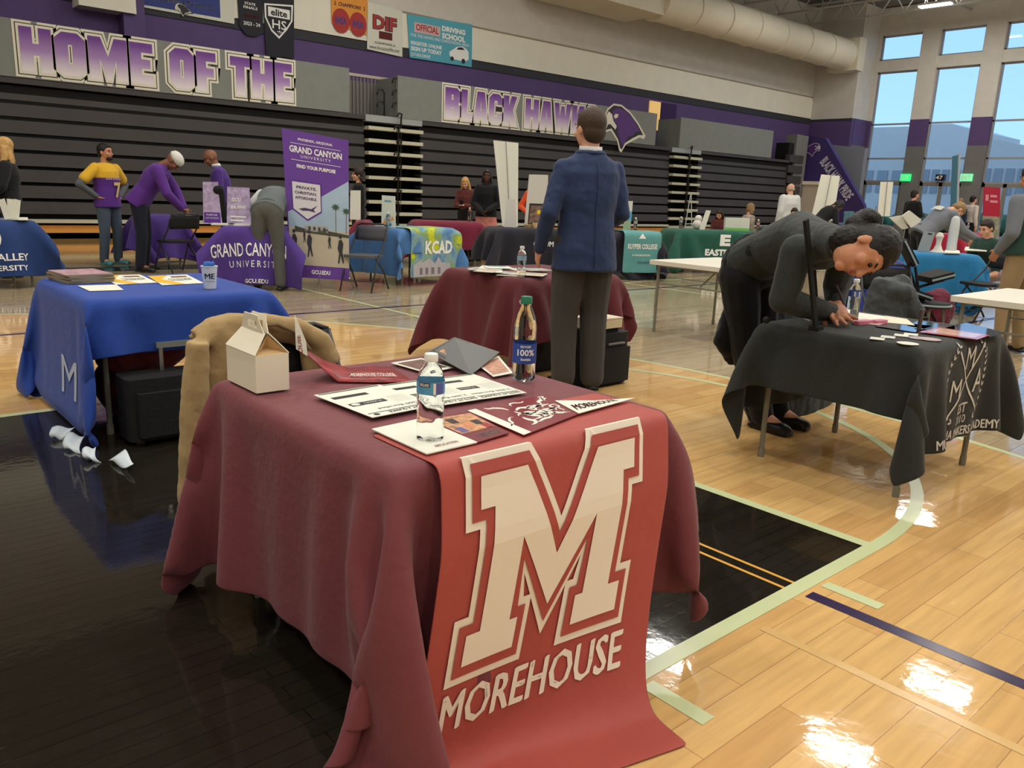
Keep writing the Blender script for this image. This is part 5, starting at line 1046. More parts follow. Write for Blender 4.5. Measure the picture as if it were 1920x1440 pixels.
GLB = mat('glossy_photo_black', (26, 28, 32), .06, spec=.7)
for P, lb in (([(1640, 612), (1715, 624), (1748, 612), (1672, 604)], 'glossy dark print behind the small stickers, left one'), ([(1700, 612), (1790, 628), (1790, 612), (1722, 602)], 'glossy dark print in the middle back of the black table'), ([(1770, 616), (1855, 632), (1885, 625), (1812, 606)], 'glossy dark print at the right corner of the black table')):
    sheet('glossy_print', lb, 'print', [ZK(*q_, .001) for q_ in P], GLB, .003)
t, F = sheet('glossy_print', 'glossy red edged photo print above the academy crest', 'print', [ZK(1722, 623, .004), ZK(1832, 637, .004), ZK(1856, 629, .004), ZK(1760, 614, .004)], mat('photo_red2', (196, 70, 56), .1, spec=.6), .002); f = F(); rect(t, f, .08, .12, .92, .88, mat('photo_peach2', (206, 160, 140), .08, var=.3, scale=20), 'photo')
for k, (px, py) in enumerate(((1645, 635), (1665, 632), (1690, 629), (1708, 627))):
    c = ZK(px, py); R_ = rotz(20); P = [c+R_[0]*a*.035+R_[1]*b_*.03 for a, b_ in ((-1, -1), (1, -1), (1, 1), (-1, 1))]; sheet('card', 'small white card in the row on the front of the black table', 'card', P, PAP, .0012, 'white cards in a row on the black table')
for px, py, r_, lb, mm in ((1702, 644, .045, 'white round sticker at the front of the black table', PAP), (1742, 636, .05, 'pinkish grey round sticker behind the white one', mat('sticker_pink', (184, 160, 162), .4)), (1722, 634, .045, 'grey round sticker partly under the pinkish one', mat('sticker_grey', (170, 160, 162), .4))):
    c = ZK(px, py, .001 if 'pink' in mm.name else 0); m = MB(); m.cyl(c, c+V(0, 0, .0015), r_, n=28); o = m.build('sticker', mm); solo(o, lb, 'sticker')
t = thing('mini_stand', 'small grey tubular stand on the black table by the glossy prints', 'stand', tuple(ZK(1723, 618))); c = ZK(1723, 618)
m = MB(); m.cyl(c, c+V(0, 0, .10), .010, n=12); m.build('post', mat('pewter', (96, 88, 84), .35, .6), t, smooth=40); m = MB(); m.cyl(c, c+V(0, 0, .006), .02, n=14); m.build('foot', mat('pewter', (96, 88, 84), .35, .6), t)
# ================================================================== THE PEOPLE
NAVY = cloth('navy_blazer', (44, 58, 92), .75, .2, .05); CHAR = cloth('charcoal_trousers', (64, 62, 60), .85, .2, .04); SHB = mat('shoe_black', (20, 19, 18), .35)
WSH = cloth('white_shirt', (206, 208, 206), .7, .2, .02); BLZ = cloth('black_blazer', (48, 52, 50), .7, .25, .05); BLK = cloth('black_fabric', (24, 25, 27), .85, .2, .04)
# man in the navy blazer
SX, SY = 3.86, 3.68
yaw = math.degrees(math.atan2(.80, .45))
J = joints(SX, SY, 66, h=1.83, hy=12, hp=0, arms={'L': ((-.05, .26, 1.12), (.06, .27, .91)), 'R': ((.0, -.235, 1.13), (.2, -.17, 1.02))}, stance=.0)
t = thing('person', 'man with short brown hair in a navy blazer standing with his back to us', 'person', (SX, SY, 0))
J['tg'] = .028
make_person(t, J, skin='light', bottom=('trousers', CHAR), shoes=SHB, hair=('short', HAIR['brown']), s=J['s'], voxel=.009, disp=.006, collar=WSH)
s = J['s']; tf, tl = J['tf'], J['tl']; m = MB(); Zz = lambda z: V(SX, SY, z*s)-tf*.01
m.loft([(Zz(.775), tf*.165, tl*.222), (Zz(.90), tf*.158, tl*.212), (Zz(1.03), tf*.142, tl*.190), (Zz(1.12), tf*.136, tl*.183), (Zz(1.25), tf*.146, tl*.200), (Zz(1.36), tf*.132, tl*.208), (Zz(1.425), tf*.105, tl*.185), (Zz(1.47), tf*.080, tl*.105), (Zz(1.495), tf*.070, tl*.080)], 28)
for q in 'LR':
    k = 1 if q == 'L' else -1; m.sph(J['sh'+q]-tl*k*.004-V(0, 0, .012), .064); m.cap(J['neckb']-V(0, 0, .045), J['sh'+q]-tl*k*.005-V(0, 0, .03), .055, .06); m.cap(J['sh'+q]-tl*k*.008-V(0, 0, .03), J['el'+q], .068, .060, 16); m.cap(J['el'+q], J['wr'+q], .060, .046, 16)
remesh(m, 'blazer', NAVY, t, .009, 5, .018, .10)
m = MB(); m.tube([Zz(z)-tf*(d_) for z, d_ in ((.80, .168), (.92, .160), (1.05, .146), (1.14, .141), (1.26, .150), (1.37, .136), (1.43, .110))], .0022, 6); m.build('back_seam', mat('navy_seam', (28, 38, 62), .8), t, smooth=True)
m = MB(); cc = J['neckb']; m.tube([cc+tf*math.cos(a)*.078+tl*math.sin(a)*.088+V(0, 0, .003) for a in np.linspace(math.pi*.42, math.pi*1.58, 18)], .013, 8); m.build('blazer_collar', NAVY, t, smooth=True)
m = MB(); m.box(Zz(.795)-tf*.170, (.20, .004, .004)) if False else None
# person with the bun, bent over the black table from behind it
PM = lambda a, b: V(b)-V(a)
J = dict(pelvis=V(3.88, 2.44, .96), waist=V(3.84, 2.30, 1.05), chest=V(3.77, 2.10, 1.11), shl=V(3.69, 1.95, 1.10), neckb=V(3.645, 1.87, 1.10))
J['tl'] = nrm(V(.97, -.22, 0)); J['tf'] = nrm(np.cross(J['tl'], V(-.2, -.88, .25))); 
if J['tf'][2] > 0: J['tf'] = -J['tf']
J['tl'] = np.cross(nrm(V(-.2, -.88, .25)), J['tf'])
rt, upv, fw = MC[:, 0], -MC[:, 1], MC[:, 2]
J['hF'], J['hL'], J['hU'] = basis(-upv*.92-fw*.36+rt*.02, rt*.95+upv*.20)
hp_ = ay(1614, 470, 1.66); J['head'] = hp_; J['neckb'] = V(3.62, 1.90, 1.13)
J['shL'] = V(3.86, 1.92, 1.07); J['shR'] = V(3.52, 1.99, 1.07)
w1 = az(1562, 588, .752); J['wrR'] = w1; J['elR'] = V(3.50, 2.02, .84); J['hs'] = 1.22; J['curl'] = .07; J['spread'] = 1.7; J['bv'] = .0052; J['hdR'] = az(1612, 612, .738)-w1; J['hnR'] = V(0, 0, 1); J['htR'] = nrm(V(.5, .8, 0))
w2 = V(3.98, 2.0, .80); J['wrL'] = w2; J['elL'] = V(4.08, 2.06, .87); J['hdL'] = V(-.6, -.5, -.25); J['hnL'] = V(.3, -.2, .9); J['htL'] = V(-.3, .8, .3)
for q, k in (('L', 1), ('R', -1)):
    J['hip'+q] = V(3.88+.09*k, 2.46, .90); J['kn'+q] = V(4.02+.09*k, 2.46, .48); J['an'+q] = V(4.20+.09*k, 2.42, .09); J['to'+q] = V(4.20+.1*k, 2.28, .04)
t = thing('person', 'person in a dark blazer with a hair bun, bent low over the black table', 'person', (4.2, 2.45, 0)); t['_top'] = 'blazer'
make_person(t, J, skin='tan', top=BLZ, bottom=('trousers', BLK), shoes=SHB, hair=('short', HAIR['black']), s=1.06, fem=True, voxel=.008, disp=.012, inflate=.02, sl_r=.008)
m = MB(); hd_ = J['head']-J['hU']*.055-J['hF']*.015; m.cap(J['shl'], J['neckb']+(hd_-J['neckb'])*.25, .085, .078); m.cap(J['neckb'], J['neckb']+(hd_-J['neckb'])*.62, .080, .068); m.cap(J['shR'], J['neckb'], .06, .06); remesh(m, 'blazer_collar', BLZ, t, .01, 3)
m = MB(); F, L, U = J['hF'], J['hL'], J['hU']; m.ell(J['head']-F*.150+U*.05, (F*.05, L*.058, U*.062)); m.cap(J['head']-F*.08+U*.02, J['head']-F*.13, .045); m.ell(J['head']-U*.05-F*.05, (F*.07, L*.082, U*.075)); m.ell(J['head']+U*.085-F*.012, (F*.098, L*.10, U*.085)); remesh(m, 'hair_bun', HAIR['black'], t, .006, 2, .01, .02)
m = MB(); m.cap(w2-V(-.02, -.01, 0), w2+nrm(J['elL']-w2)*.05, .048, .052); remesh(m, 'fur_cuff', cloth('brown_fur', (96, 74, 60), .95, .6, .2), t, .006, 1, .012, .02)
m = MB(); c = w1; d = nrm(J['hdR']); 
for k in range(9): a = k*.7; u_, v_ = perp(d); m.sph(c+d*.005+(u_*math.cos(a)+v_*math.sin(a))*.032, .0085, 8, 6)
m.build('bead_bracelet', mat('bead_red', (170, 50, 56), .3), t, smooth=True)
m = MB(); a = ay(1568, 535, 1.9); b_ = ay(1582, 570, 1.9); m.cyl(a, b_, .005, n=8); o = m.build('pen', mat('pen_dark', (70, 50, 56), .3)); solo(o, 'dark slim pen held above the black table beside the bottle', 'pen')
# long black coat hanging from the back
px_ = lambda x_, y_, Y_: ay(x_, y_, Y_)
rg = []
for xa, xb, y_, Yc, dd in ((1425, 1475, 425, 2.34, .12), (1395, 1475, 470, 2.45, .15), (1375, 1470, 530, 2.52, .14), (1352, 1462, 590, 2.55, .12), (1338, 1440, 645, 2.57, .09), (1365, 1400, 684, 2.57, .04)):
    a, b_ = px_(xa, y_, Yc), px_(xb, y_, Yc); rg.append(((a+b_)/2, (b_-a)/2, nrm(V(fw[0], fw[1], 0))*dd))
m = MB(); m.loft(rg, 26); remesh(m, 'coat', BLK, t, .010, 4, .03, .10)
rg = []
for xa, xb, y_, Yc, dd in ((1400, 1500, 560, 2.5, .13), (1375, 1530, 640, 2.52, .17), (1385, 1560, 720, 2.56, .18), (1395, 1565, 765, 2.56, .17), (1405, 1545, 795, 2.56, .14)):
    a, b_ = px_(xa, y_, Yc), px_(xb, y_, Yc); rg.append(((a+b_)/2, (b_-a)/2, nrm(V(fw[0], fw[1], 0))*dd))
m = MB(); m.loft(rg, 26); remesh(m, 'long_skirt', BLK, t, .012, 4, .03, .12)
# ---- the others
def P_(label, p, yaw, h, group=None, topname='shirt', lean=0, hy=0, hp=0, arms=None, sit=False, fem=False, side=0, stance=0., seat_z=.5, **k):
    return person(label, p[0], p[1], yaw, group, dict(h=h, lean=lean, hy=hy, hp=hp, arms=arms, sit=sit, fem=fem, side=side, stance=stance, seat_z=seat_z), topname=topname, **k)
PUR = cloth('purple_sweater', (86, 44, 128), .8, .2); PUR2 = cloth('purple_sweater_dark', (72, 42, 120), .8, .2); DEN = cloth('grey_denim', (72, 84, 98), .85, .2, .08)
GRYS = cloth('grey_sleeve', (88, 92, 96), .85); VST = cloth('grey_vest', (98, 106, 106), .8); GTR = cloth('grey_trousers', (86, 86, 82), .85); MAR = cloth('maroon_sweater', (92, 46, 44), .85)
PNK = cloth('pink_skirt', (196, 124, 112), .85); ORG = cloth('orange_sweater', (224, 88, 44), .85); GSW = cloth('grey_sweatshirt', (112, 116, 124), .85); DGR = cloth('dark_green_shirt', (44, 70, 62), .85); KHK = cloth('khaki', (150, 126, 92), .85); NVD = cloth('navy_dark', (34, 46, 66), .85)
TEALS = mat('shoe_teal', (70, 130, 136), .6)
P_('person with long blond hair in a black cardigan at the left edge', (2.06, 11.75), 165, 1.70, skin='light', top=BLK, bottom=('trousers', BLK), shoes=SHB, hair=('long', HAIR['blond']), fem=True, inflate=.03, topname='cardigan', arms={'L': ((.05, .24, 1.14), (.22, .14, 1.0)), 'R': ((.02, -.24, 1.14), (.16, -.16, .98))})
t, J = P_('bearded person in a yellow and purple jersey numbered 7, hands on hips', (3.52, 13.0), -62, 1.75, skin='tan', top=GRYS, bottom=('trousers', DEN), shoes=TEALS, hair=('short', HAIR['black']), hy=14, arms={'L': ((-.06, .40, 1.16), (.02, .20, .99)), 'R': ((-.06, -.42, 1.16), (.02, -.20, .99))}, stance=.03, topname='undershirt')
s = J['s']; m = MB(); tf, tl = J['tf'], J['tl']; Zz = lambda z: V(3.52, 13.0, z*s)
m.loft([(Zz(.84), tf*.155, tl*.21), (Zz(.95), tf*.15, tl*.20), (Zz(1.12), tf*.142, tl*.185), (Zz(1.26), tf*.15, tl*.198)], 24); remesh(m, 'jersey', PUR, t, .011, 4)
m = MB(); m.loft([(Zz(1.25), tf*.152, tl*.20), (Zz(1.35), tf*.145, tl*.20), (Zz(1.42), tf*.11, tl*.18), (Zz(1.47), tf*.07, tl*.09)], 24)
for q in 'LR': m.cap(J['sh'+q], J['sh'+q]*.35+J['el'+q]*.65, .078, .080)
remesh(m, 'jersey_yoke', cloth('jersey_yellow', (214, 168, 46), .8), t, .011, 4)
fj = plane_fn(Zz(1.0)+tf*.165, -tl if False else tl, (0, 0, 1), .004); fj = lambda u, v: Zz(1.0)+tf*(.176-abs(u)*.25)+tl*u+V(0, 0, v)
txt('7', t, mat('jersey_number', (206, 176, 120), .7), fj, -.02, -.02, .12, .20, .03, 'number', cut=(.03, 0)); txt('RAVENS', t, mat('jersey_print', (188, 150, 170), .7), fj, -.13, .23, .13, .27, .02, 'team_name', cut=(.03, 0))
m = MB(); m.ell(J['head']+J['hF']*.062-J['hU']*.085, (J['hF']*.045, J['hL']*.052, J['hU']*.035)); m.build('beard', HAIR['black'], t, smooth=True)
P_('person in a purple sweater and white cap leaning over the rear purple table', (3.66, 12.0), -28, 1.86, skin='brown', top=PUR, bottom=('trousers', cloth('navy_trousers', (26, 28, 42), .85)), shoes=SHB, hair=('hat', cloth('cap_white', (210, 208, 200), .8)), lean=36, hp=25, arms={'L': ((.42, .22, 1.05), (.52, .12, .84)), 'R': ((.38, -.24, 1.02), (.52, -.10, .84))}, stance=.05, inflate=.035, hem=.10, topname='sweater')
P_('bald person in a purple collared sweater behind the purple covered table', (5.02, 12.3), 158, 1.78, skin='brown', top=PUR2, bottom=('trousers', BLK), shoes=SHB, lean=14, hp=12, collar=WSH, inflate=.022, topname='sweater')
p = az(505, 544, 0); P_('person in grey vest and white shirt bent over the purple covered table', p, 50, 1.78, skin='brown', top=WSH, vest=VST, bottom=('trousers', GTR), shoes=SHB, hair=('short', HAIR['black']), lean=66, hp=35, arms={'L': ((.36, .28, 1.0), (.46, .24, .80)), 'R': ((.36, -.28, 1.0), (.46, -.24, .80))}, stance=.04, inflate=.018)
p = ay(672, 320, 12.6); P_('person with curly hair and a black top standing behind the purple standing banner', p, 165, 1.60, skin='light', top=BLK, bottom=('trousers', BLK), shoes=SHB, hair=('curly', HAIR['dark']), fem=True)
p = ay(874, 333, 13.6); P_('person with wavy blond hair in a maroon sweater looking down at a phone', p, 215, 1.58, skin='light', top=MAR, bottom=('trousers', BLK), shoes=SHB, hair=('long', HAIR['blond']), fem=True, hp=28, arms={'L': ((.06, .22, 1.08), (.24, .04, 1.10)), 'R': ((.06, -.22, 1.08), (.24, -.04, 1.10))}, topname='sweater')
c = V(p[0], p[1], 1.02)+.29*V(math.cos(math.radians(215)), math.sin(math.radians(215)), 0); m = MB(); m.box(c, (.015, .075, .13), rotz(215)); o = m.build('phone', mat('phone_black', (20, 20, 22), .2)); solo(o, 'phone held by the blond person in the maroon sweater', 'phone')
p = ay(914, 318, 12.0); P_('person in a black jacket and long pink skirt beside the tall white banner', p, 225, 1.69, skin='dark', top=BLK, bottom=('skirt', PNK, .42), shoes=SHB, hair=('bob', HAIR['black']), fem=True, inflate=.035, hem=.10, topname='jacket', arms={'L': ((.04, .25, 1.10), (.24, .05, .98)), 'R': ((.04, -.25, 1.10), (.24, -.06, .94))})
p = ay(1005, 350, 12.2); P_('person in a bright orange sweater hidden behind the small white easel', p, 225, 1.62, skin='light', top=ORG, bottom=('trousers', BLK), shoes=SHB, hair=('short', HAIR['dark']), fem=True, inflate=.03, topname='sweater', arms={'L': ((-.02, .32, 1.1), (.2, .16, .98)), 'R': ((-.02, -.32, 1.1), (.2, -.16, .98))})
p = ay(1484, 346, 10.3); P_('balding man in a white shirt standing with his back to us by the bleachers', p, 68, 1.76, skin='light', top=WSH, bottom=('trousers', BLK), shoes=SHB, hair=('fringe', HAIR['grey']), inflate=.045, sl_r=.015)
p = ay(1355, 386, 11.3); P_('seated person with brown hair in a maroon top behind the green table', p, 200, 1.55, skin='light', top=MAR, bottom=('trousers', BLK), shoes=SHB, hair=('long', HAIR['dark']), sit=True, lean=18, hp=20, fem=True, seat_z=.44)
pg = cloth('plaid_shirt', (150, 138, 124), .8, .2, .5); p = ay(1407, 378, 11.2); P_('seated person with grey blond hair and a patterned shirt behind the green table', p, -20, 1.70, skin='light', top=pg, bottom=('trousers', BLK), shoes=SHB, hair=('bob', HAIR['sandy']), sit=True, hp=8, fem=True, seat_z=.48)
p = ay(1491, 384, 9.6); P_('seated person whose face just shows right of the balding man', p, 215, 1.62, skin='light', top=BLK, bottom=('trousers', BLK), shoes=SHB, hair=('short', HAIR['dark']), sit=True, hp=15, seat_z=.46)
p = ay(1535, 400, 8.6); P_('person in a black top bending forward in front of the purple slanted wall', (p[0]-.1, p[1]), -25, 1.68, skin='brown', top=BLK, bottom=('trousers', BLK), shoes=SHB, hair=('bob', HAIR['black']), lean=48, hp=20, fem=True, inflate=.03, arms={'L': ((.4, .2, 1.0), (.5, .1, .8)), 'R': ((.35, -.22, 1.0), (.5, -.1, .82))})
p = ay(1716, 357, 9.2); P_('bearded man in a black jacket standing by the end doors facing right', p, -25, 1.77, skin='light', top=BLK, bottom=('trousers', BLK), shoes=SHB, hair=('short', HAIR['dark']), inflate=.035, topname='jacket', arms={'L': ((.04, .26, 1.12), (.28, .12, 1.12)), 'R': ((.04, -.26, 1.12), (.28, -.10, 1.12))})
p = ay(1722, 470, 5.3); t, J = P_('person in grey sweatshirt with white back print leaning over the cyan table', (p[0], p[1]), -33, 1.74, skin='light', top=GSW, bottom=('trousers', BLK), shoes=SHB, hair=('short', HAIR['sandy']), lean=50, hp=28, arms={'L': ((.62, .2, 1.02), (.88, .1, .86)), 'R': ((.55, -.2, 1.0), (.88, -.16, .86))}, inflate=.035, hem=.08, topname='sweatshirt')
bk = J['chest']-J['tf']*.172; ud = nrm(J['shl']-J['waist']); fb = lambda u, v: bk-J['tf']*(.012-abs(u)*.18)-J['tl']*u+ud*v
vs, fs = poly_mesh([[(-.12, .02), (.12, .02), (.12, .10), (-.12, .10)]]); printed('back_print', vs, fs, mat('print_offwhite', (196, 200, 190), .7), t, fb, cut=(.03, 0))
p = ay(1802, 371, 9.8); P_('person in dark navy clothes standing right of the teal flag pole, facing left', p, 170, 1.66, skin='light', top=NVD, bottom=('trousers', NVD), shoes=SHB, hair=('short', HAIR['sandy']), inflate=.03, hp=5)
p = ay(1826, 366, 9.6); P_('person in a white sweatshirt and black trousers by the red banner', p, -30, 1.76, skin='light', top=cloth('white_sweatshirt', (206, 196, 190), .85), bottom=('trousers', BLK), shoes=SHB, hair=('short', HAIR['black']), inflate=.03, topname='sweatshirt')
t, J = P_('person in a dark green raglan shirt and khaki trousers at the right edge', (8.47, 2.52), 72, 1.74, skin='tan', top=GSW, bottom=('trousers', KHK), shoes=SHB, hair=('short', HAIR['dark']), hp=10, lean=4, hy=-20, inflate=.03, topname='raglan_sleeves', arms={'L': ((-.02, .25, 1.12), (.12, .2, .95)), 'R': ((.0, -.26, 1.12), (.12, -.24, .92))}, stance=.03)
s = J['s']; m = MB(); R_ = [(J['pelvis']-V(0, 0, .03), J['tf']*.17, J['tl']*.22), (J['waist'], J['tf']*.155, J['tl']*.205), (J['chest'], J['tf']*.165, J['tl']*.212), (J['shl']-V(0, 0, .02), J['tf']*.13, J['tl']*.15), (J['neckb'], J['tf']*.07, J['tl']*.07)]; m.loft(R_, 24); remesh(m, 'green_shirt_body', DGR, t, .011, 4)
p = ay(1868, 470, 4.1); P_('seated person in dark green with bare forearms at the end of the cyan table', (p[0], p[1]), 160, 1.68, skin='light', top=DGR, bottom=('trousers', cloth('pinkish_grey_trousers', (150, 130, 130), .85)), shoes=mat('shoe_pale', (180, 180, 176), .6), hair=('short', HAIR['dark']), sit=True, lean=22, sleeves='short', arms={'L': ((.30, .28, .92+.02), (.52, .16, .86)), 'R': ((.28, -.28, .92), (.5, -.12, .86))}, seat_z=.46)
# ================================================================== FAR TABLES, BANNERS AND SMALL THINGS
ZF = .755
def far_table(L, Rr, m, label, depth=.75, oN=.62, oS=.5, seed=1, h=.07, z=ZF, fold_seed=0, flare=.8):
    a, b = az(*L, z), az(*Rr, z); W_ = np.linalg.norm(b-a); u = (b-a)/W_; v = np.cross((0, 0, 1), u)
    D = drape(0, W_, 0, depth, z, oS, oS, oN, oN*.6, h=h, seed=seed, steps=130, it=10, flare=flare)
    Pw = a*(1, 1, 0)+D[0][..., :1]*u+D[0][..., 1:2]*v; Pw[..., 2] = D[0][..., 2]; D2_ = (Pw, D[1], D[2])
    o = sheet_obj('tablecloth', D2_, m, label)
    t = thing('folding_table', 'folding table hidden under the '+m.name.replace('_', ' '), 'table', tuple(a*(1, 1, 0))); t['label'] = 'table under '+label
    c = a*(1, 1, 0)+u*W_/2+v*depth/2; mb = MB(); mb.box(c+V(0, 0, z-.06), (W_-.10, depth-.10, .035), np.array([u, v, (0, 0, 1)])); mb.build('tabletop', WTOP, t)
    for i in (.12, .88):
        for j in (.12, .88): q = a*(1, 1, 0)+u*W_*i+v*depth*j; mb = MB(); mb.cyl(q, q+V(0, 0, z-.04), .014, n=8); mb.build('leg', LEG, t)
    f = sheet_fn(D2_, .006)
    global TA, TU, TV, TW
    TA, TU, TV, TW = a, u, v, W_
    return o, (lambda x, y: f(x, y)), W_, a, u, v
def ont(px, dv=.3, z=None):
    # point of the latest table top below picture column px, dv metres behind its front edge
    r = MC@_d(px, 425); L0 = TA+TV*dv; A_ = np.array([[r[0], -TU[0]], [r[1], -TU[1]]]); s_ = np.linalg.solve(A_, (L0-CP)[:2]); x_ = min(max(s_[1], .04), TW-.04)
    return V(*(L0+TU*x_)[:2], (ZF if z is None else z)+.006)
def on(a, u, v, x, y, z=ZF+.006): return V(a[0], a[1], 0)+u*x+v*y+V(0, 0, z)
NV = cloth('navy_table_cloth', (36, 60, 112), .75); PC = cloth('purple_table_cloth', (78, 54, 132), .75); KB = cloth('sky_blue_table_cloth', (72, 116, 168), .7); M3 = cloth('wine_table_cloth', (112, 32, 54), .75); K2 = cloth('black_table_cloth', (36, 36, 44), .8); GRN = cloth('forest_green_cloth', (32, 84, 70), .75); CYN = cloth('cyan_table_cloth', (36, 116, 166), .75); DBL = cloth('deep_blue_cloth', (38, 50, 120), .75); RED = cloth('crimson_table_cloth', (152, 28, 52), .75)
o, f, W_, a, u, v = far_table((-75, 414), (72, 414), NV, 'navy tablecloth with white university crest at the left edge', seed=31, oN=.60)
cx_ = W_-.56; 
vs, fs = poly_mesh([[(cx_+.15*math.cos(t_), -.17+.15*math.sin(t_)) for t_ in np.linspace(0, 6.28, 33)[:-1]], [(cx_+.115*math.cos(t_), -.17+.115*math.sin(t_)) for t_ in np.linspace(0, 6.28, 33)[:-1]]]); printed('crest_ring', vs, fs, WT, o, f, cut=(.07, .07))
vs, fs = poly_mesh([[(cx_-.09, -.10), (cx_+.09, -.10), (cx_, -.25)], [(cx_-.035, -.125), (cx_+.035, -.125), (cx_, -.185)]]); printed('crest_shield', vs, fs, WT, o, f, cut=(.07, .07))
txt('GRAND VALLEY', o, WT, f, W_-1.02, -.42, W_-.13, -.34, .02, cut=(.07, .07)); txt('STATE UNIVERSITY', o, WT, f, W_-1.10, -.53, W_-.16, -.47, .02, cut=(.07, .07))
p = az(83, 414, ZF); 
c = az(22, 412, ZF+.006); t = thing('brochure_holder', 'clear stand with white fanned papers on the navy table', 'holder', tuple(c)); 
for k, (dx, r_) in enumerate(((-.04, -14), (.0, 2), (.045, 12))): U_ = nrm(V(rt[0], rt[1], 0)); d_ = nrm(V(0, 0, 1)+U_*math.sin(math.radians(r_))); m = MB(); m.box(c+U_*dx+d_*.12-fw*(.004*k)*(1, 1, 0), (.075, .003, .22), np.array([nrm(np.cross((U_[1], -U_[0], 0), d_)), (U_[1], -U_[0], 0), d_])); m.build('leaflet', PAP, t)
m = MB(); m.box(c+V(0, 0, .004), (.2, .1, .008), np.array([U_, (-U_[1], U_[0], 0), (0, 0, 1)])); m.build('base_tray', mat('tray_clear', (190, 196, 190), .2), t)
sheet('leaflet', 'flat white leaflet at the front corner of the navy table', 'leaflet', [az(35, 413, ZF+.007), az(53, 413, ZF+.007), az(52, 409, ZF+.007), az(36, 409, ZF+.007)], PAP, .01)
# purple tables
o, f, W_, a, u, v = far_table((407, 424), (538, 428), PC, 'purple tablecloth lettered GRAND CANYON UNIVERSITY behind the bent person', seed=33, oN=.66, oS=.3)
txt('GRAND CANYON', o, WT, f, -.12, -.32, W_*1.02, -.16, .01, cut=(.07, .07)); txt('UNIVERSITY', o, WT, f, .10, -.45, W_*.95, -.37, .0, cut=(.07, .07), spacing=1.6); txt('GCU.EDU', o, WT, f, .30, -.64, W_*.75, -.59, .02, cut=(.07, .07))
gc = (a, u, v)
LAV = mat('lavender_print', (176, 160, 196), .6, var=.35, scale=14); PPR = mat('sign_purple', (92, 54, 146), .6)
def stand_sign(pts, Y, m, name, label, cat, th=.012):
    P = [ay(px, py, Y) for px, py in pts]; n_ = nrm(np.cross(P[1]-P[0], P[3]-P[0])); t = thing(name, label, cat, tuple((P[0]+P[1])/2)); mb = MB(); mb.add(P+[q-n_*th for q in P], [(0, 1, 2, 3), (7, 6, 5, 4)]+[(i, (i+1) % 4, (i+1) % 4+4, i+4) for i in range(4)]); mb.build('board', m, t)
    if np.dot(n_, MC[:, 2]) > 0: n_ = -n_
    Q = P; return t, (lambda lift=.003: (lambda uu, vv: Q[0]*(1-uu)*(1-vv)+Q[1]*uu*(1-vv)+Q[2]*uu*vv+Q[3]*(1-uu)*vv+n_*lift))
def quadpx(pts, Y, dirv=None):
    """four px corners on a vertical plane facing the camera through the point at depth Y"""
    c = ay(*pts[0], Y); nv = V(fw[0], fw[1], 0); out = []
    for px, py in pts: r = MC@_d(px, py); tt = np.dot(c-CP, nv)/np.dot(r, nv); out.append(CP+r*tt)
    return out
def sign(pts, Y, m, name, label, cat, th=.012, group=None):
    if Y is None:
        o_ = ont((pts[0][0]+pts[1][0])/2); nv = V(fw[0], fw[1], 0); P = []
        for px, py in pts: r = MC@_d(px, py); P.append(CP+r*(np.dot(o_-CP, nv)/np.dot(r, nv)))
        P[0][2] = P[1][2] = ZF+.007
    else: P = quadpx(pts, Y)
    n_ = -nrm(V(fw[0], fw[1], 0)); t = thing(name, label, cat, tuple((P[0]+P[1])/2), group); mb = MB(); mb.add(P+[q-n_*th for q in P], [(0, 1, 2, 3), (7, 6, 5, 4)]+[(i, (i+1) % 4, (i+1) % 4+4, i+4) for i in range(4)]); mb.build('board', m, t)
    return t, (lambda lift=.003: (lambda uu, vv: P[0]*(1-uu)*(1-vv)+P[1]*uu*(1-vv)+P[2]*uu*vv+P[3]*(1-uu)*vv+n_*lift)), P
t, F, P = sign([(381, 414), (416, 414), (408, 341), (380, 341)], None, LAV, 'table_poster', 'tall lavender photo poster standing on the purple table, left one', 'poster'); rect(t, F(), .05, .03, .95, .28, PPR, 'text_panel'); txt('PURPOSE', t, WT, F(.005), .2, .2, .8, .24, .0); txt('JOIN THE MISSION', t, WT, F(.005), .15, .12, .85, .16, .0)
t, F, P = sign([(425, 418), (472, 420), (467, 352), (426, 350)], None, LAV, 'table_poster', 'wide lavender poster reading GCU 26,000 standing on the purple table', 'poster'); txt('GCU', t, WT, F(), .2, .62, .6, .72, .03); txt('26,000', t, WT, F(), .15, .42, .8, .52, .03); rect(t, F(), .15, .2, .8, .24, WT, 'text_panel'); rect(t, F(), .15, .1, .7, .14, WT, 'text_panel')
m = MB(); c = quadpx([(415, 372)], 10.0)[0]; m.ell(c, ((.05, 0, 0), (0, .05, 0), (0, 0, .17))); m.ell(c+V(.02, 0, -.15), ((.04, 0, 0), (0, .04, 0), (0, 0, .12))); m.ell(c+V(-.03, 0, .10), ((.07, 0, 0), (0, .05, 0), (0, 0, .06))); m.cap(c+V(.03, 0, -.2), az(424, 418, ZF+.02)*1.0, .02); o = remesh(m, 'draped_lanyards', BLK, None, .012, 3); solo(o, 'black bag-like bunch hanging between the lavender posters', 'bag')
for px, lb in ((398, 'white papers under the tall lavender poster'), (450, 'white papers under the wide lavender poster')): c = ont(px, .22)+V(0, 0, .008); m = MB(); m.box(c, (.26, .18, .02), np.array([u, v, (0, 0, 1)])); o = m.build('paper_stack', PAP); solo(o, lb, 'papers')
o, f, W_, a2, u2, v2 = far_table((268, 404), (346, 405), PC, 'plain purple tablecloth on the rear table behind the dark chair', seed=34, oN=.6, depth=.7)
folding_chair(*az(335, 512, 0)[:2], 100, 'black folding chair between the two purple covered tables')
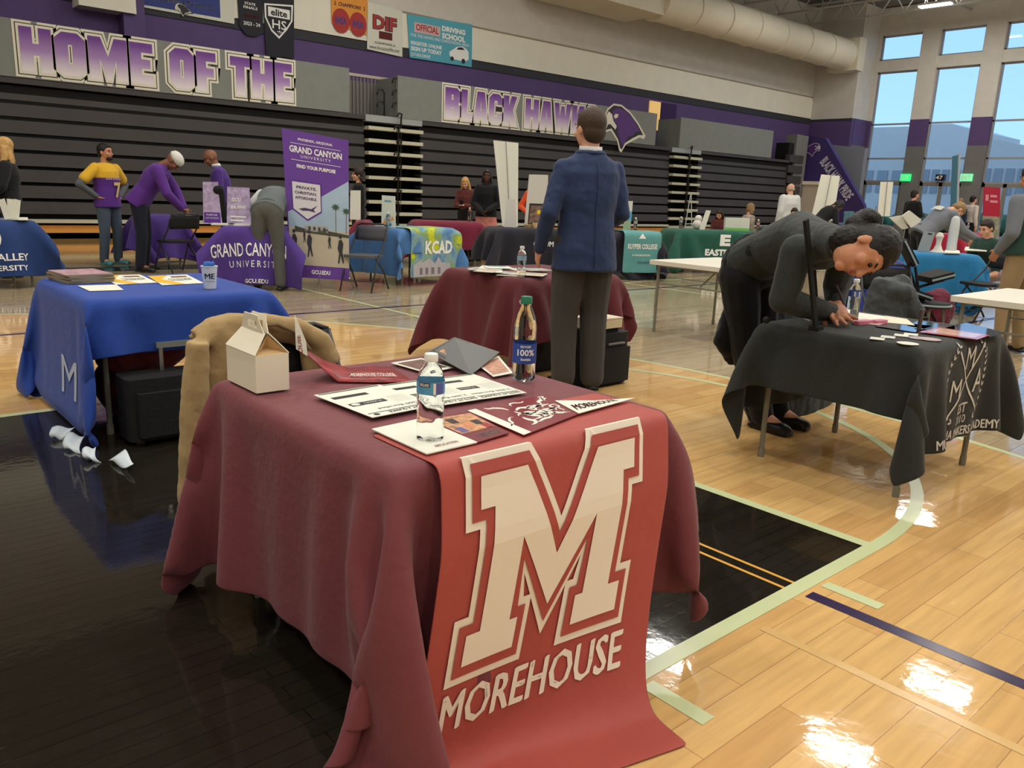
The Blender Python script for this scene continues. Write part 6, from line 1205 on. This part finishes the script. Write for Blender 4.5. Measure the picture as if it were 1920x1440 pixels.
# standing banner
GP = mat('banner_purple', (104, 66, 156), .6); SKY = mat('poster_sky', (166, 190, 214), .6, var=.15, scale=2); SND = mat('poster_ground', (190, 180, 160), .6, var=.08, scale=3)
t, F, P = sign([(545, 519), (655, 526), (653, 263), (528, 240)], 9.45, GP, 'standing_banner', 'purple standing banner reading GRAND CANYON UNIVERSITY with a campus photo', 'banner', .008)
f = F(); 
def pol(pts, m_, nm='printed_panel', ff=None): vs, fs = poly_mesh([pts]); return printed(nm, vs, fs, m_, t, ff or f)
pol([(.02, .35), (1, .35), (1, .715), (.50, .56), (.02, .45)], SKY, 'sky_picture'); pol([(.02, .09), (1, .09), (1, .35), (.02, .35)], SND, 'ground_picture')
f2 = F(.006); f3 = F(.008)
pol([(.12, .36), (.45, .33), (.66, .36), (.66, .345), (1, .33), (1, .31), (.12, .32)], mat('poster_trees', (70, 74, 60), .7), 'tree_line', f2); pol([(.28, .33), (.66, .33), (.66, .38), (.28, .37)], mat('poster_building', (168, 168, 164), .6), 'building_picture', f2)
for k in range(4): pol([(.34+.08*k, .34), (.38+.08*k, .34), (.38+.08*k, .365), (.34+.08*k, .365)], mat('poster_dark', (70, 72, 74), .6), 'window_picture', f3)
for xq, yq in ((.79, .52), (.96, .50)):
    pol([(xq-.008, .34), (xq+.008, .34), (xq+.006, yq), (xq-.006, yq)], mat('palm_trunk', (130, 124, 110), .7), 'palm_trunk', f2); pol([(xq+(.075 if k % 2 == 0 else .03)*math.cos(k*math.pi/8), yq+(.028 if k % 2 == 0 else .014)*math.sin(k*math.pi/8)) for k in range(16)], mat('palm_leaf', (62, 88, 66), .7), 'palm_crown', f3)
FIG = mat('poster_figures', (52, 54, 60), .7)
for xq, yq, sc in ((.10, .13, 1.2), (.35, .15, 1.1), (.86, .12, 1.2), (.68, .22, .6), (.27, .25, .5)):
    pol([(xq-.02*sc, yq), (xq+.0, yq+.05*sc), (xq+.03*sc, yq), (xq+.045*sc, yq+.01*sc), (xq+.025*sc, yq+.07*sc), (xq+.04*sc, yq+.12*sc), (xq+.015*sc, yq+.145*sc), (xq-.02*sc, yq+.14*sc), (xq-.04*sc, yq+.09*sc), (xq-.02*sc, yq+.06*sc), (xq-.04*sc, yq)], FIG, 'walking_figure', f3)
    pol([(xq+.02*sc*math.cos(a_), yq+.16*sc+.012*sc*math.sin(a_)) for a_ in np.linspace(0, 6.28, 9)[:-1]], FIG, 'figure_head', f3)
pol([(.10, .67), (.57, .67), (.57, .47), (.335, .40), (.10, .47)], PPR, 'badge_edge', f2); pol([(.115, .66), (.555, .66), (.555, .478), (.335, .413), (.115, .478)], mat('badge_white', (214, 212, 218), .6), 'badge', f3); f4_ = F(.010); DP = mat('badge_ink', (74, 60, 104), .6)
for s_, y0 in (('PRIVATE.', .615), ('CHRISTIAN.', .58), ('AFFORDABLE.', .545)): txt(s_, t, DP, f4_, .18 if 'PRI' in s_ else .15, y0, .5, y0+.02, .03)
pol([(.20, .478), (.30, .49), (.40, .485), (.50, .515), (.44, .482), (.47, .465), (.36, .472), (.26, .468)], DP, 'antelope_mark', f4_)
txt('PHOENIX, ARIZONA', t, WT, f, .24, .935, .76, .955, .02); txt('GRAND CANYON', t, WT, f, .10, .855, .90, .90, .03); txt('UNIVERSITY', t, WT, f, .27, .825, .73, .845, .0, spacing=1.4); txt('FIND YOUR PURPOSE', t, WT, f, .20, .755, .80, .78, .04); txt('GCU.EDU', t, WT, f, .36, .03, .68, .06, .04)
rect(t, f, .12, .915, .88, .918, WT, 'rule'); rect(t, f, .12, .805, .88, .808, WT, 'rule')
bx = (P[0]+P[1])/2; m = MB(); m.tube([bx+V(0, 0, 0)+nrm(V(fw[0], fw[1], 0))*.05, (P[2]+P[3])/2+nrm(V(fw[0], fw[1], 0))*.05], .012); m.build('pole', STEEL, t)
for pxe, pye in ((663, 540), (540, 536), (598, 528)): m = MB(); e = az(pxe, pye, .012); s0 = P[1] if pxe > 650 else (P[0] if pxe < 545 else bx); m.tube([s0+V(0, 0, .03), e], .010); m.build('foot', STEEL, t)
# beside the banner: white folded poster, maroon table, blue art college table
o, f, W_, a, u, v = far_table((662, 414), (688, 415), M3, 'wine tablecloth glimpsed behind the purple standing banner', seed=35, depth=.8, oN=.7)
t, F, P = sign([(656, 405), (676, 406), (676, 357), (657, 357)], None, PAP, 'white_poster', 'blank white poster standing beside the purple banner', 'poster')
folding_chair(*az(683, 545, 0)[:2], 215, 'grey folding chair left of the blue and green college table', mat('chair_grey', (78, 80, 86), .6))
KX = mat('kcad_print', (120, 150, 130), .7)
n = KX.node_tree; b_ = n.nodes['Principled BSDF']; tc3 = n.nodes.new('ShaderNodeTexCoord'); nz = n.nodes.new('ShaderNodeTexNoise'); nz.inputs['Scale'].default_value = 4.5; nz.inputs['Detail'].default_value = 4; rp = n.nodes.new('ShaderNodeValToRGB'); n.links.new(tc3.outputs['Object'], nz.inputs['Vector']); n.links.new(nz.outputs['Fac'], rp.inputs[0]); n.links.new(rp.outputs[0], b_.inputs['Base Color'])
es = rp.color_ramp.elements; es[0].position = .35; es[0].color = (lin(84), lin(128), lin(172), 1); es[1].position = .62; es[1].color = (lin(196), lin(204), lin(40), 1); q_ = es.new(.47); q_.color = (lin(130), lin(166), lin(176), 1); q_ = es.new(.54); q_.color = (lin(130), lin(160), lin(92), 1)
o, f, W_, a, u, v = far_table((752, 430), (848, 429), KB, 'sky blue tablecloth on the art college table', seed=36, oN=.30, oS=.62, depth=.85)
D5 = drape(.12, W_-.0, -.005, .5, ZF+.012, 0, .12, .64, 0, h=.06, seed=37, steps=110, it=10, flare=.9); Pw = a*(1, 1, 0)+D5[0][..., :1]*u+D5[0][..., 1:2]*v-v*.05; Pw[..., 2] = D5[0][..., 2]
o = sheet_obj('table_runner', (Pw, D5[1], D5[2]), KX, 'blue and yellow-green printed runner lettered KCAD with a pale building', cat='table runner'); f = sheet_fn((Pw, D5[1], D5[2]), .008)
txt('KCAD', o, WT, f, .38, -.33, W_-.06, -.15, .04, cut=(.06, .06)); PB = mat('print_stone', (176, 172, 176), .7); vs, fs = poly_mesh([[(.16, -.63), (.16, -.47), (.30, -.40), (.34, -.44), (.46, -.38), (.56, -.46), (.62, -.36), (.68, -.44), (W_-.1, -.46), (W_-.1, -.63)]]); printed('building_picture', vs, fs, PB, o, f, cut=(.06, .06))
f = sheet_fn((Pw, D5[1], D5[2]), .011)
for k in range(4): vs, fs = poly_mesh([[(.28+.11*k, -.60), (.33+.11*k, -.60), (.33+.11*k, -.51), (.28+.11*k, -.51)]]); printed('window_picture', vs, fs, mat('print_slate', (120, 112, 118), .7), o, f, cut=(.06, .06))
t, F, P = sign([(715, 420), (742, 420), (741, 368), (716, 366)], None, mat('poster_mint', (206, 216, 204), .6), 'folded_poster', 'pale folded poster with orange pattern standing on the art college table', 'poster'); rect(t, F(), .2, .8, .7, .86, mat('poster_blue2', (110, 160, 180), .6), 'printed_panel')
for k, (x_, y_, mm) in enumerate(((.1, .1, 'o'), (.5, .05, 'b'), (.3, .25, 'b'), (.65, .22, 'o'), (.25, .02, 'b'))): vs, fs = poly_mesh([[(x_, y_), (x_+.25, y_+.02), (x_+.12, y_+.16)]]); printed('triangle', vs, fs, mat('tri_orange', (220, 150, 80), .6) if mm == 'o' else mat('tri_blue', (70, 150, 180), .6), t, F(.005))
p = ont(706); bottle(p[0], p[1], ZF+.006, 'small clear bottle left of the pale folded poster', h=.2, lab=mat('label_grey', (150, 160, 170), .5))
# wine table behind, with bottle, black bags, pink skirted person in front
o, f, W_, a, u, v = far_table((778, 414), (910, 418), M3, 'wine red tablecloth behind the art college table', seed=38, oN=.45)
p = ont(880); bottle(p[0], p[1], ZF+.006, 'dark bottle on the wine red table by the blond person', h=.24, lab=mat('label_dark', (70, 50, 60), .5))
m = MB(); c = az(878, 490, 0); m.ell(c+V(.1, .1, .2), ((.22, 0, 0), (0, .15, 0), (0, 0, .22))); m.ell(c+V(-.05, .1, .33), ((.13, 0, 0), (0, .1, 0), (0, 0, .12))); m.box(c+V(.1, .1, .1), (.4, .25, .2)); o = remesh(m, 'backpack', SC_, None, .014, 3, .03, .1); solo(o, 'heap of black backpack on the floor right of the art college table', 'bag')
c = az(918, 494, 0); m = MB(); m.box(c+V(.1, .08, .16), (.36, .2, .34), rotz(-41)); t = thing('paper_bag', 'brown paper bag standing on the floor in front of the black table', 'bag', tuple(c)); m.build('bag_body', mat('kraft', (164, 128, 84), .8), t); m = MB(); m.box(c+V(.1, .08, .345), (.3, .14, .01), rotz(-41)); m.build('bag_top', mat('kraft_dark', (130, 98, 62), .8), t)
# black table with club lettering
o, f, W_, a, u, v = far_table((935, 428), (1060, 431), K2, 'black tablecloth with small white lettering left of the suited man', seed=39, oN=.60)
txt('COLUMBIA', o, WT, f, W_*.52, -.24, W_*.98, -.16, .02, cut=(.07, .07)); rect(o, f, W_*.52, -.33, W_*.72, -.315, RED, 'red_rule')
t, F, P = sign([(942, 425), (971, 426), (972, 268), (925, 263)], 11.3, PAP, 'roll_up_banner', 'tall blank white back of a roll-up banner', 'banner', .008); m = MB(); m.tube([(P[0]+P[1])/2-V(fw[0], fw[1], 0)*.02, (P[2]+P[3])/2-V(fw[0], fw[1], 0)*.02], .006); m.build('pole', STEEL, t); m = MB(); c = (P[0]+P[1])/2; m.cyl(V(c[0], c[1], .01), c, .012, n=8); m.build('stem', STEEL, t); m = MB(); m.cyl(V(c[0], c[1], 0), V(c[0], c[1], .02), .18, n=16); m.build('base', RUB, t)
t, F, P = sign([(945, 425), (969, 426), (966, 374), (950, 373)], None, mat('paper_grey_white', (206, 204, 198), .7), 'tote_bag', 'white tote-like display standing on the black table', 'display', .06); m = MB(); c = quadpx([(955, 430), (957, 445)], 9.7); m.box((c[0]+c[1])/2, (.03, .02, .12)); m.build('ribbon', RED, t)
t, F, P = sign([(983, 418), (1025, 420), (1028, 328), (992, 327)], None, mat('easel_white', (200, 198, 190), .6), 'easel_board', 'small white easel board with a framed menu in front of the orange person', 'sign'); rect(t, F(), .15, .02, .95, .46, mat('menu_frame', (50, 40, 36), .6), 'frame'); rect(t, F(.006), .2, .05, .9, .42, mat('menu_photo', (120, 96, 84), .6, var=.8, scale=16), 'picture')
vs, fs = poly_mesh([[(.62+.09*math.cos(k), .30+.045*math.sin(k)) for k in np.linspace(0, 6.28, 17)[:-1]]]); printed('yellow_dot', vs, fs, mat('dot_yellow', (222, 190, 40), .6), t, F(.008))
for k, (px, lb, mm) in enumerate(((990, 'small cream bowl on the black table by the easel', 'cream'), (1008, 'small box of snacks on the black table under the easel', 'snack'))):
    c = ont(px, .25); m = MB()
    if k: m.rbox(c+V(0, 0, .04), (.16, .1, .08), r=.02)
    else: m.lathe([(.001, 0), (.04, 0), (.07, .05), (.065, .05), (.001, .01)], c, 18)
    o = m.build('snack_box' if k else 'bowl', mat('bowl_'+mm, (206, 176, 130), .5)); solo(o, lb, 'box' if k else 'bowl')
# teal table
o, f, W_, a, u, v = far_table((1160, 434), (1236, 436), K2, 'black tablecloth beneath the teal runner', seed=40, oN=.72, depth=.7)
fr = lambda s_, t_: None
D6 = drape(.05, W_+.0, -.006, .45, ZF+.012, 0, 0, .62, 0, h=.06, seed=41, steps=90, it=10, flare=.95); Pw = a*(1, 1, 0)+D6[0][..., :1]*u+D6[0][..., 1:2]*v-v*.10; Pw[..., 2] = D6[0][..., 2]
TL = cloth('teal_runner', (92, 150, 150), .7); o = sheet_obj('table_runner', (Pw, D6[1], D6[2]), TL, 'teal runner printed with a white college name', cat='table runner'); f = sheet_fn((Pw, D6[1], D6[2]), .007)
txt('RUSSIAN COLLEGE', o, WT, f, .12, -.25, W_-.08, -.17, .03, cut=(.06, .06)) if False else txt('KUYPER COLLEGE', o, WT, f, .12, -.25, W_-.08, -.17, .03, cut=(.06, .06)); txt('A FOUNDATION', o, WT, f, .2, -.36, W_-.2, -.33, .02, cut=(.06, .06)); vs, fs = poly_mesh([[(W_*.5-.06, -.09), (W_*.5+.07, -.09), (W_*.5+.01, -.01)]]); printed('sail_mark', vs, fs, WT, o, f, cut=(.06, .06)); txt('YOUR PURPOSE', o, mat('teal_dark', (60, 100, 100), .6), f, .3, -.48, W_-.2, -.44, .02, cut=(.06, .06))
t, F, P = sign([(1168, 428), (1182, 428), (1187, 377), (1176, 377)], None, mat('tri_white', (206, 206, 200), .6), 'tent_card', 'folded white and blue tent card beside the suited man', 'card', .01); rect(t, F(), .0, .35, 1, .65, mat('band_blue', (90, 170, 210), .6), 'printed_panel'); rect(t, F(), .0, .02, 1, .35, mat('band_green', (150, 170, 140), .6), 'printed_panel')
p = ont(1191); bottle(p[0], p[1], ZF+.006, 'clear bottle on the teal table', h=.21, lab=mat('label_grey', (150, 160, 170), .5))
c = az(1243, 505, 0); m = MB(); m.rbox(c+V(.55, .5, .28), (.9, .5, .56), r=.03); o = m.build('equipment_case', SC_); solo(o, 'black equipment case between the teal and green tables', 'case')
c = c+V(.45, .4, .56); t = thing('table_lamp', 'small lamp with a glowing yellow shade between the teal and green tables', 'lamp', tuple(c)); m = MB(); m.lathe([(.001, 0), (.06, 0), (.02, .03), (.015, .05), (.001, .05)], c, 16); m.build('base', STEEL, t); m = MB(); m.lathe([(.10, .05), (.05, .14), (.045, .14), (.095, .05)], c, 18); m.build('shade', mat('shade_glow', (250, 220, 150), .6, emit=(255, 220, 140, .5)), t)
# green Eastern table
o, f, W_, a, u, v = far_table((1272, 431), (1470, 437), GRN, 'forest green tablecloth lettered E EASTERN', seed=42, oN=.60)
txt('E', o, WT, f, W_*.39, -.24, W_*.49, -.04, .06, cut=(.07, .07)); txt('EASTERN', o, WT, f, W_*.26, -.42, W_*.58, -.30, .05, cut=(.07, .07)); rect(o, f, W_*.57, -.52, W_*.80, .0, mat('bright_green_panel', (62, 150, 84), .6), 'green_panel')
t, F, P = sign([(1360, 424), (1406, 425), (1406, 409), (1361, 408)], None, mat('box_ivory', (210, 214, 200), .6), 'display_box', 'ivory display box on the green table', 'box', .12); rect(t, F(), .0, .0, 1, .2, mat('lime_strip', (120, 190, 90), .6), 'lime_strip')
t, F, P = sign([(1312, 420), (1322, 421), (1333, 395), (1324, 394)], None, PAP, 'tablet_card', 'tilted grey card holder on the green table', 'card', .01)
p = ont(1276); bottle(p[0], p[1], ZF+.006, 'clear bottle at the left end of the green table', h=.22, lab=mat('label_grey', (150, 160, 170), .5)); p = ont(1421); bottle(p[0], p[1], ZF+.006, 'clear bottle right of the ivory display box', h=.22, lab=mat('label_rose', (190, 130, 130), .5))
t = thing('wire_stand', 'thin pale wire stand on the green table', 'stand', tuple(az(1285, 428, ZF+.006)))
for a_, b_ in (((1284, 428), (1295, 364)), ((1297, 428), (1296, 364)), ((1285, 420), (1300, 420)), ((1288, 398), (1298, 398))): q_ = quadpx([(1285, 428), a_, b_], ont(1290)[1]+.0); m = MB(); m.tube(q_[1:], .008); m.build('rod', mat('wire_pale', (170, 180, 170), .5), t)
c = ont(1307, .4); m = MB(); m.sph(c+V(0, 0, .085), .09); m.sph(c+V(.02, 0, .19), .07); o = remesh(m, 'plush_toy', cloth('plush_white', (214, 208, 200), .9), None, .012, 2); solo(o, 'white plush-like ball next to the wire stand on the green table', 'toy')
# ---------------------------------------------------------------- bare white tables
folding_table(6.20, 7.35, 4.10, 5.05, T1, 'bare white folding table in the middle distance left of the bent person')
folding_table(6.05, 7.2, 1.25, 2.22, T1, 'bare white folding table cut by the right edge of the picture')
# blue and cyan tables
o, f, W_, a, u, v = far_table((1642, 487), (1702, 490), DBL, 'deep blue tablecloth left of the cyan one', seed=43, oN=.62, depth=.6)
o, f, W_, a, u, v = far_table((1706, 474), (1846, 479), CYN, 'cyan pleated tablecloth with a grey plastic bag hanging from it', seed=44, oN=.70, depth=.7, h=.06)
GBG = mat('plastic_bag_grey', (120, 124, 132), .35, bump=.6, bscale=20)
c = quadpx([(1822, 530)], 4.0)[0]; m = MB(); m.ell(c, ((.13, 0, 0), (0, .10, 0), (0, 0, .15)), 16, 10); m.cap(c+V(0, 0, .1), quadpx([(1808, 482)], 4.05)[0], .05, .02); m.ell(c+V(-.1, .08, .06), ((.07, 0, 0), (0, .05, 0), (0, 0, .04))); o = remesh(m, 'plastic_bag', GBG, None, .012, 2, .05, .05); solo(o, 'grey plastic carrier bag hanging at the front of the cyan table', 'bag')
t, F, P = sign([(1721, 469), (1742, 472), (1754, 436), (1734, 433)], None, mat('panel_grey', (150, 158, 160), .4), 'display_tablet', 'tilted grey panel with a slot on the cyan table', 'panel', .02); rect(t, F(), .35, .86, .75, .93, INK, 'slot')
m = MB(); c = ont(1765, .25); m.lathe([(.001, 0), (.09, 0), (.05, .04), (.03, .10), (.035, .16), (.05, .20), (.03, .24), (.001, .25)], c, 18); o = m.build('white_ornament', mat('ornament_white', (206, 206, 196), .5), smooth=40); solo(o, 'white pedestal ornament in the middle of the cyan table', 'ornament')
m = MB(); c = ont(1790, .55); m.lathe([(.001, 0), (.06, 0), (.06, .3), (.05, .42), (.03, .45), (.001, .46)], c, 18); o = m.build('tall_dispenser', mat('dispenser_white', (196, 200, 200), .4), smooth=40); solo(o, 'tall white cylinder dispenser behind the cyan table at the teal pole', 'dispenser')
for pts, lb in (([(1770, 475), (1800, 476), (1798, 471), (1772, 470)], 'white paper pile in the middle of the cyan table'), ([(1808, 470), (1850, 472), (1848, 466), (1810, 464)], 'white tray at the right end of the cyan table')): sheet('paper_pile', lb, 'papers', [az(*q_, ZF+.008) for q_ in pts], PAP, .012)
t, F, P = sign([(1715, 435), (1728, 412), (1706, 395), (1692, 405)], 6.2, mat('card_ivory', (212, 212, 200), .6), 'tilted_box', 'tilted ivory card box above the bun of the bent person', 'box', .05); q_ = (P[0]+P[1])/2+V(fw[0], fw[1], 0)*.04; m = MB(); m.cyl(V(q_[0], q_[1], .0), q_, .012, n=8); m.build('stem', STEEL, t)
t, F, P = sign([(1692, 430), (1704, 428), (1690, 404), (1668, 408)], 6.4, mat('card_ivory', (212, 212, 200), .6), 'tilted_box', 'smaller crumpled ivory card left of the tilted box', 'box', .04); q_ = (P[0]+P[1])/2+V(fw[0], fw[1], 0)*.04; m = MB(); m.cyl(V(q_[0], q_[1], .0), q_, .012, n=8); m.build('stem', STEEL, t)
# teal flag pole banner
t, F, P = sign([(1779, 470), (1790, 470), (1797, 290), (1786, 293)], 5.4, mat('feather_teal', (62, 110, 130), .6), 'feather_banner', 'tall narrow teal feather banner on a pale pole', 'banner', .01); m = MB(); c = quadpx([(1779, 470), (1791, 500), (1799, 287)], 5.35); m.tube([V(c[1][0], c[1][1], 0), c[1], c[2]], .016); m.build('pole', mat('pole_pale', (170, 180, 186), .4), t); m = MB(); m.cyl(V(c[1][0], c[1][1], 0), V(c[1][0], c[1][1], .03), .2, n=16); m.build('base', RUB, t)
# folded and standing black chairs right of the bent person, jacket on chair
def fold_seat(pts, Y, name='chair'):
    pass
EDG = mat('chair_edge_pale', (140, 160, 164), .5)
t = thing('padded_chair', 'black padded chair with pale edged seat folded beside the cyan table', 'chair', tuple(az(1745, 640, 0)))
for nm, a_, b_, wd in (('backrest', (1690, 450), (1713, 497), .12), ('seat', (1730, 523), (1774, 512), .30), ('leg_rest', (1690, 541), (1733, 556), .30)):
    q1, q2 = quadpx([(1745, 600), a_, b_], 2.75)[1:]; d_ = nrm(q2-q1); n_ = nrm(np.cross(d_, fw*(1, 1, 0))); U_ = np.array([d_, nrm(V(fw[0], fw[1], 0)), n_]); m = MB(); m.rbox((q1+q2)/2, (np.linalg.norm(q2-q1), wd, .05), U_, r=.02); m.mat(1).box((q1+q2)/2-nrm(V(fw[0], fw[1], 0))*(wd/2+.004), (np.linalg.norm(q2-q1)*.96, .01, .014), U_); m.build(nm, [RUB, EDG], t)
for a_, b_ in (((1702, 495), (1738, 600)), ((1698, 545), (1770, 525)), ((1738, 600), (1700, 660)), ((1716, 500), (1722, 545)), ((1722, 545), (1775, 640))): q1, q2 = quadpx([(1745, 600), a_, b_], 2.75)[1:]; m = MB(); m.tube([q1, q2], .012); m.build('frame_tube', RUB, t)
t = thing('stool', 'small black round-edged stool behind the glossy prints', 'stool', tuple(az(1740, 660, 0))); q1, q2 = quadpx([(1742, 572), (1718, 572), (1768, 578)], 2.75)[1:]; c = (q1+q2)/2; m = MB(); m.lathe([(.001, 0), (.15, 0), (.165, .02), (.15, .04), (.001, .042)], c, 22); m.build('seat', RUB, t, smooth=40); m = MB(); m.lathe([(.166, .012), (.170, .02), (.166, .028)], c, 22); m.build('rim', EDG, t)
for k in range(4): a_ = k*1.57+.4; m = MB(); m.tube([c+V(.1*math.cos(a_), .1*math.sin(a_), 0), V(c[0]+.17*math.cos(a_), c[1]+.17*math.sin(a_), .01)], .012); m.build('leg', LEG, t)
folding_chair(*az(1660, 690, 0)[:2], -130, 'black folding chair under the grey puffer jacket')
c = quadpx([(1662, 575)], 2.75)[0]; m = MB(); U_ = nrm(V(rt[0], rt[1], 0)); Fv = nrm(V(fw[0], fw[1], 0))
m.loft([(c+V(0, 0, -.28), U_*.19, Fv*.10), (c+V(0, 0, -.05), U_*.18, Fv*.12), (c+V(0, 0, .12)-U_*.0, U_*.15, Fv*.11), (c+V(0, 0, .22)-U_*.03, U_*.09, Fv*.08)], 20); m.cap(c+V(0, 0, .18)+U_*.08, c+V(0, 0, -.02)+U_*.2-Fv*.05, .075, .07); m.ell(c+V(0, 0, .13)-Fv*.09+U_*.04, (U_*.11, Fv*.06, V(0, 0, .07)))
o = remesh(m, 'puffer_jacket', cloth('puffer_grey', (62, 66, 68), .6), None, .012, 3, .03, .06); solo(o, 'dark grey puffer jacket bundled on a chair behind the black table', 'jacket')
m = MB(); c = az(1772, 640, 0)+V(.3, .25, 0); m.ell(c+V(0, 0, .26), ((.2, 0, 0), (0, .16, 0), (0, 0, .24))); o = remesh(m, 'sports_bag', cloth('bag_wine', (98, 26, 48), .7), None, .014, 3, .05, .1); solo(o, 'wine red bag on the floor by the cyan tablecloth', 'bag')
# chair at far right and red table, red banner
folding_chair(10.7, 3.55, 150, 'black folding chair under the seated person in dark green', group=None)
o, f, W_, a, u, v = far_table((1806, 441), (1862, 437), RED, 'crimson tablecloth on the far right table', seed=45, oN=.60, depth=.7, h=.09)
for px, lb in ((1815, 'clear bottle at the left of the crimson table'), (1838, 'clear bottle at the right of the crimson table')): p = ont(px); bottle(p[0], p[1], ZF+.006, lb, h=.24, lab=mat('label_grey', (150, 160, 170), .5))
t, F, P = sign([(1838, 492), (1872, 494), (1876, 352), (1845, 350)], 9.4, mat('banner_crimson', (180, 36, 62), .6), 'roll_up_banner', 'crimson roll-up banner with a pale photo by the end doors', 'banner', .01); rect(t, F(), .0, .25, 1, .62, mat('banner_scene', (150, 150, 130), .6, var=.4, scale=8), 'photo'); txt('BIOLA', t, WT, F(), .1, .8, .4, .86, .03) if False else rect(t, F(), .12, .82, .3, .90, mat('pink_mark', (222, 150, 160), .6), 'mark')
rect(t, F(), .4, .80, .85, .83, mat('pink_mark', (222, 150, 160), .6), 'rule'); rect(t, F(), .4, .87, .8, .90, mat('pink_mark', (222, 150, 160), .6), 'rule')
# white blank banners on the right
for pts, Y_, lb in (([(1520, 412), (1562, 414), (1575, 330), (1540, 327)], 9.0, 'blank white roll-up banner in front of the purple slanted wall'), ([(1645, 405), (1668, 406), (1675, 341), (1651, 341)], 9.2, 'blank white roll-up banner in front of the end windows')):
    t, F, P = sign(pts, Y_, PAP, 'roll_up_banner', lb, 'banner', .01); c = (P[0]+P[1])/2; m = MB(); m.cyl(V(c[0], c[1], .01), c, .012, n=8); m.build('stem', STEEL, t); m = MB(); m.cyl(V(c[0], c[1], 0), V(c[0], c[1], .02), .2, n=14); m.build('base', RUB, t); m = MB(); q_ = (P[2]+P[3])/2; m.tube([c-V(fw[0], fw[1], 0)*.03, q_-V(fw[0], fw[1], 0)*.03], .008); m.build('pole', STEEL, t)
o, f, W_, a, u, v = far_table((1560, 418), (1640, 420), cloth('slate_table_cloth', (60, 74, 96), .75), 'slate blue tablecloth in front of the purple slanted wall', seed=46, oN=.6, depth=.7, h=.09)
t, F, P = sign([(1563, 416), (1572, 416), (1572, 396), (1563, 396)], None, PAP, 'white_poster', 'small white card on the slate blue table', 'poster'); t, F, P = sign([(1582, 412), (1602, 413), (1602, 396), (1583, 396)], None, mat('photo_teal', (90, 130, 140), .5, var=.5, scale=10), 'photo_board', 'small photo board on the slate blue table', 'poster')
folding_chair(*(ay(1355, 430, 11.3)[:2]), 200, 'dark folding chair under the seated person in maroon'); folding_chair(*(ay(1407, 430, 11.2)[:2]), -20, 'dark folding chair under the seated person in the patterned shirt'); folding_chair(*(ay(1491, 430, 9.6)[:2]), 215, 'dark folding chair right of the balding man')
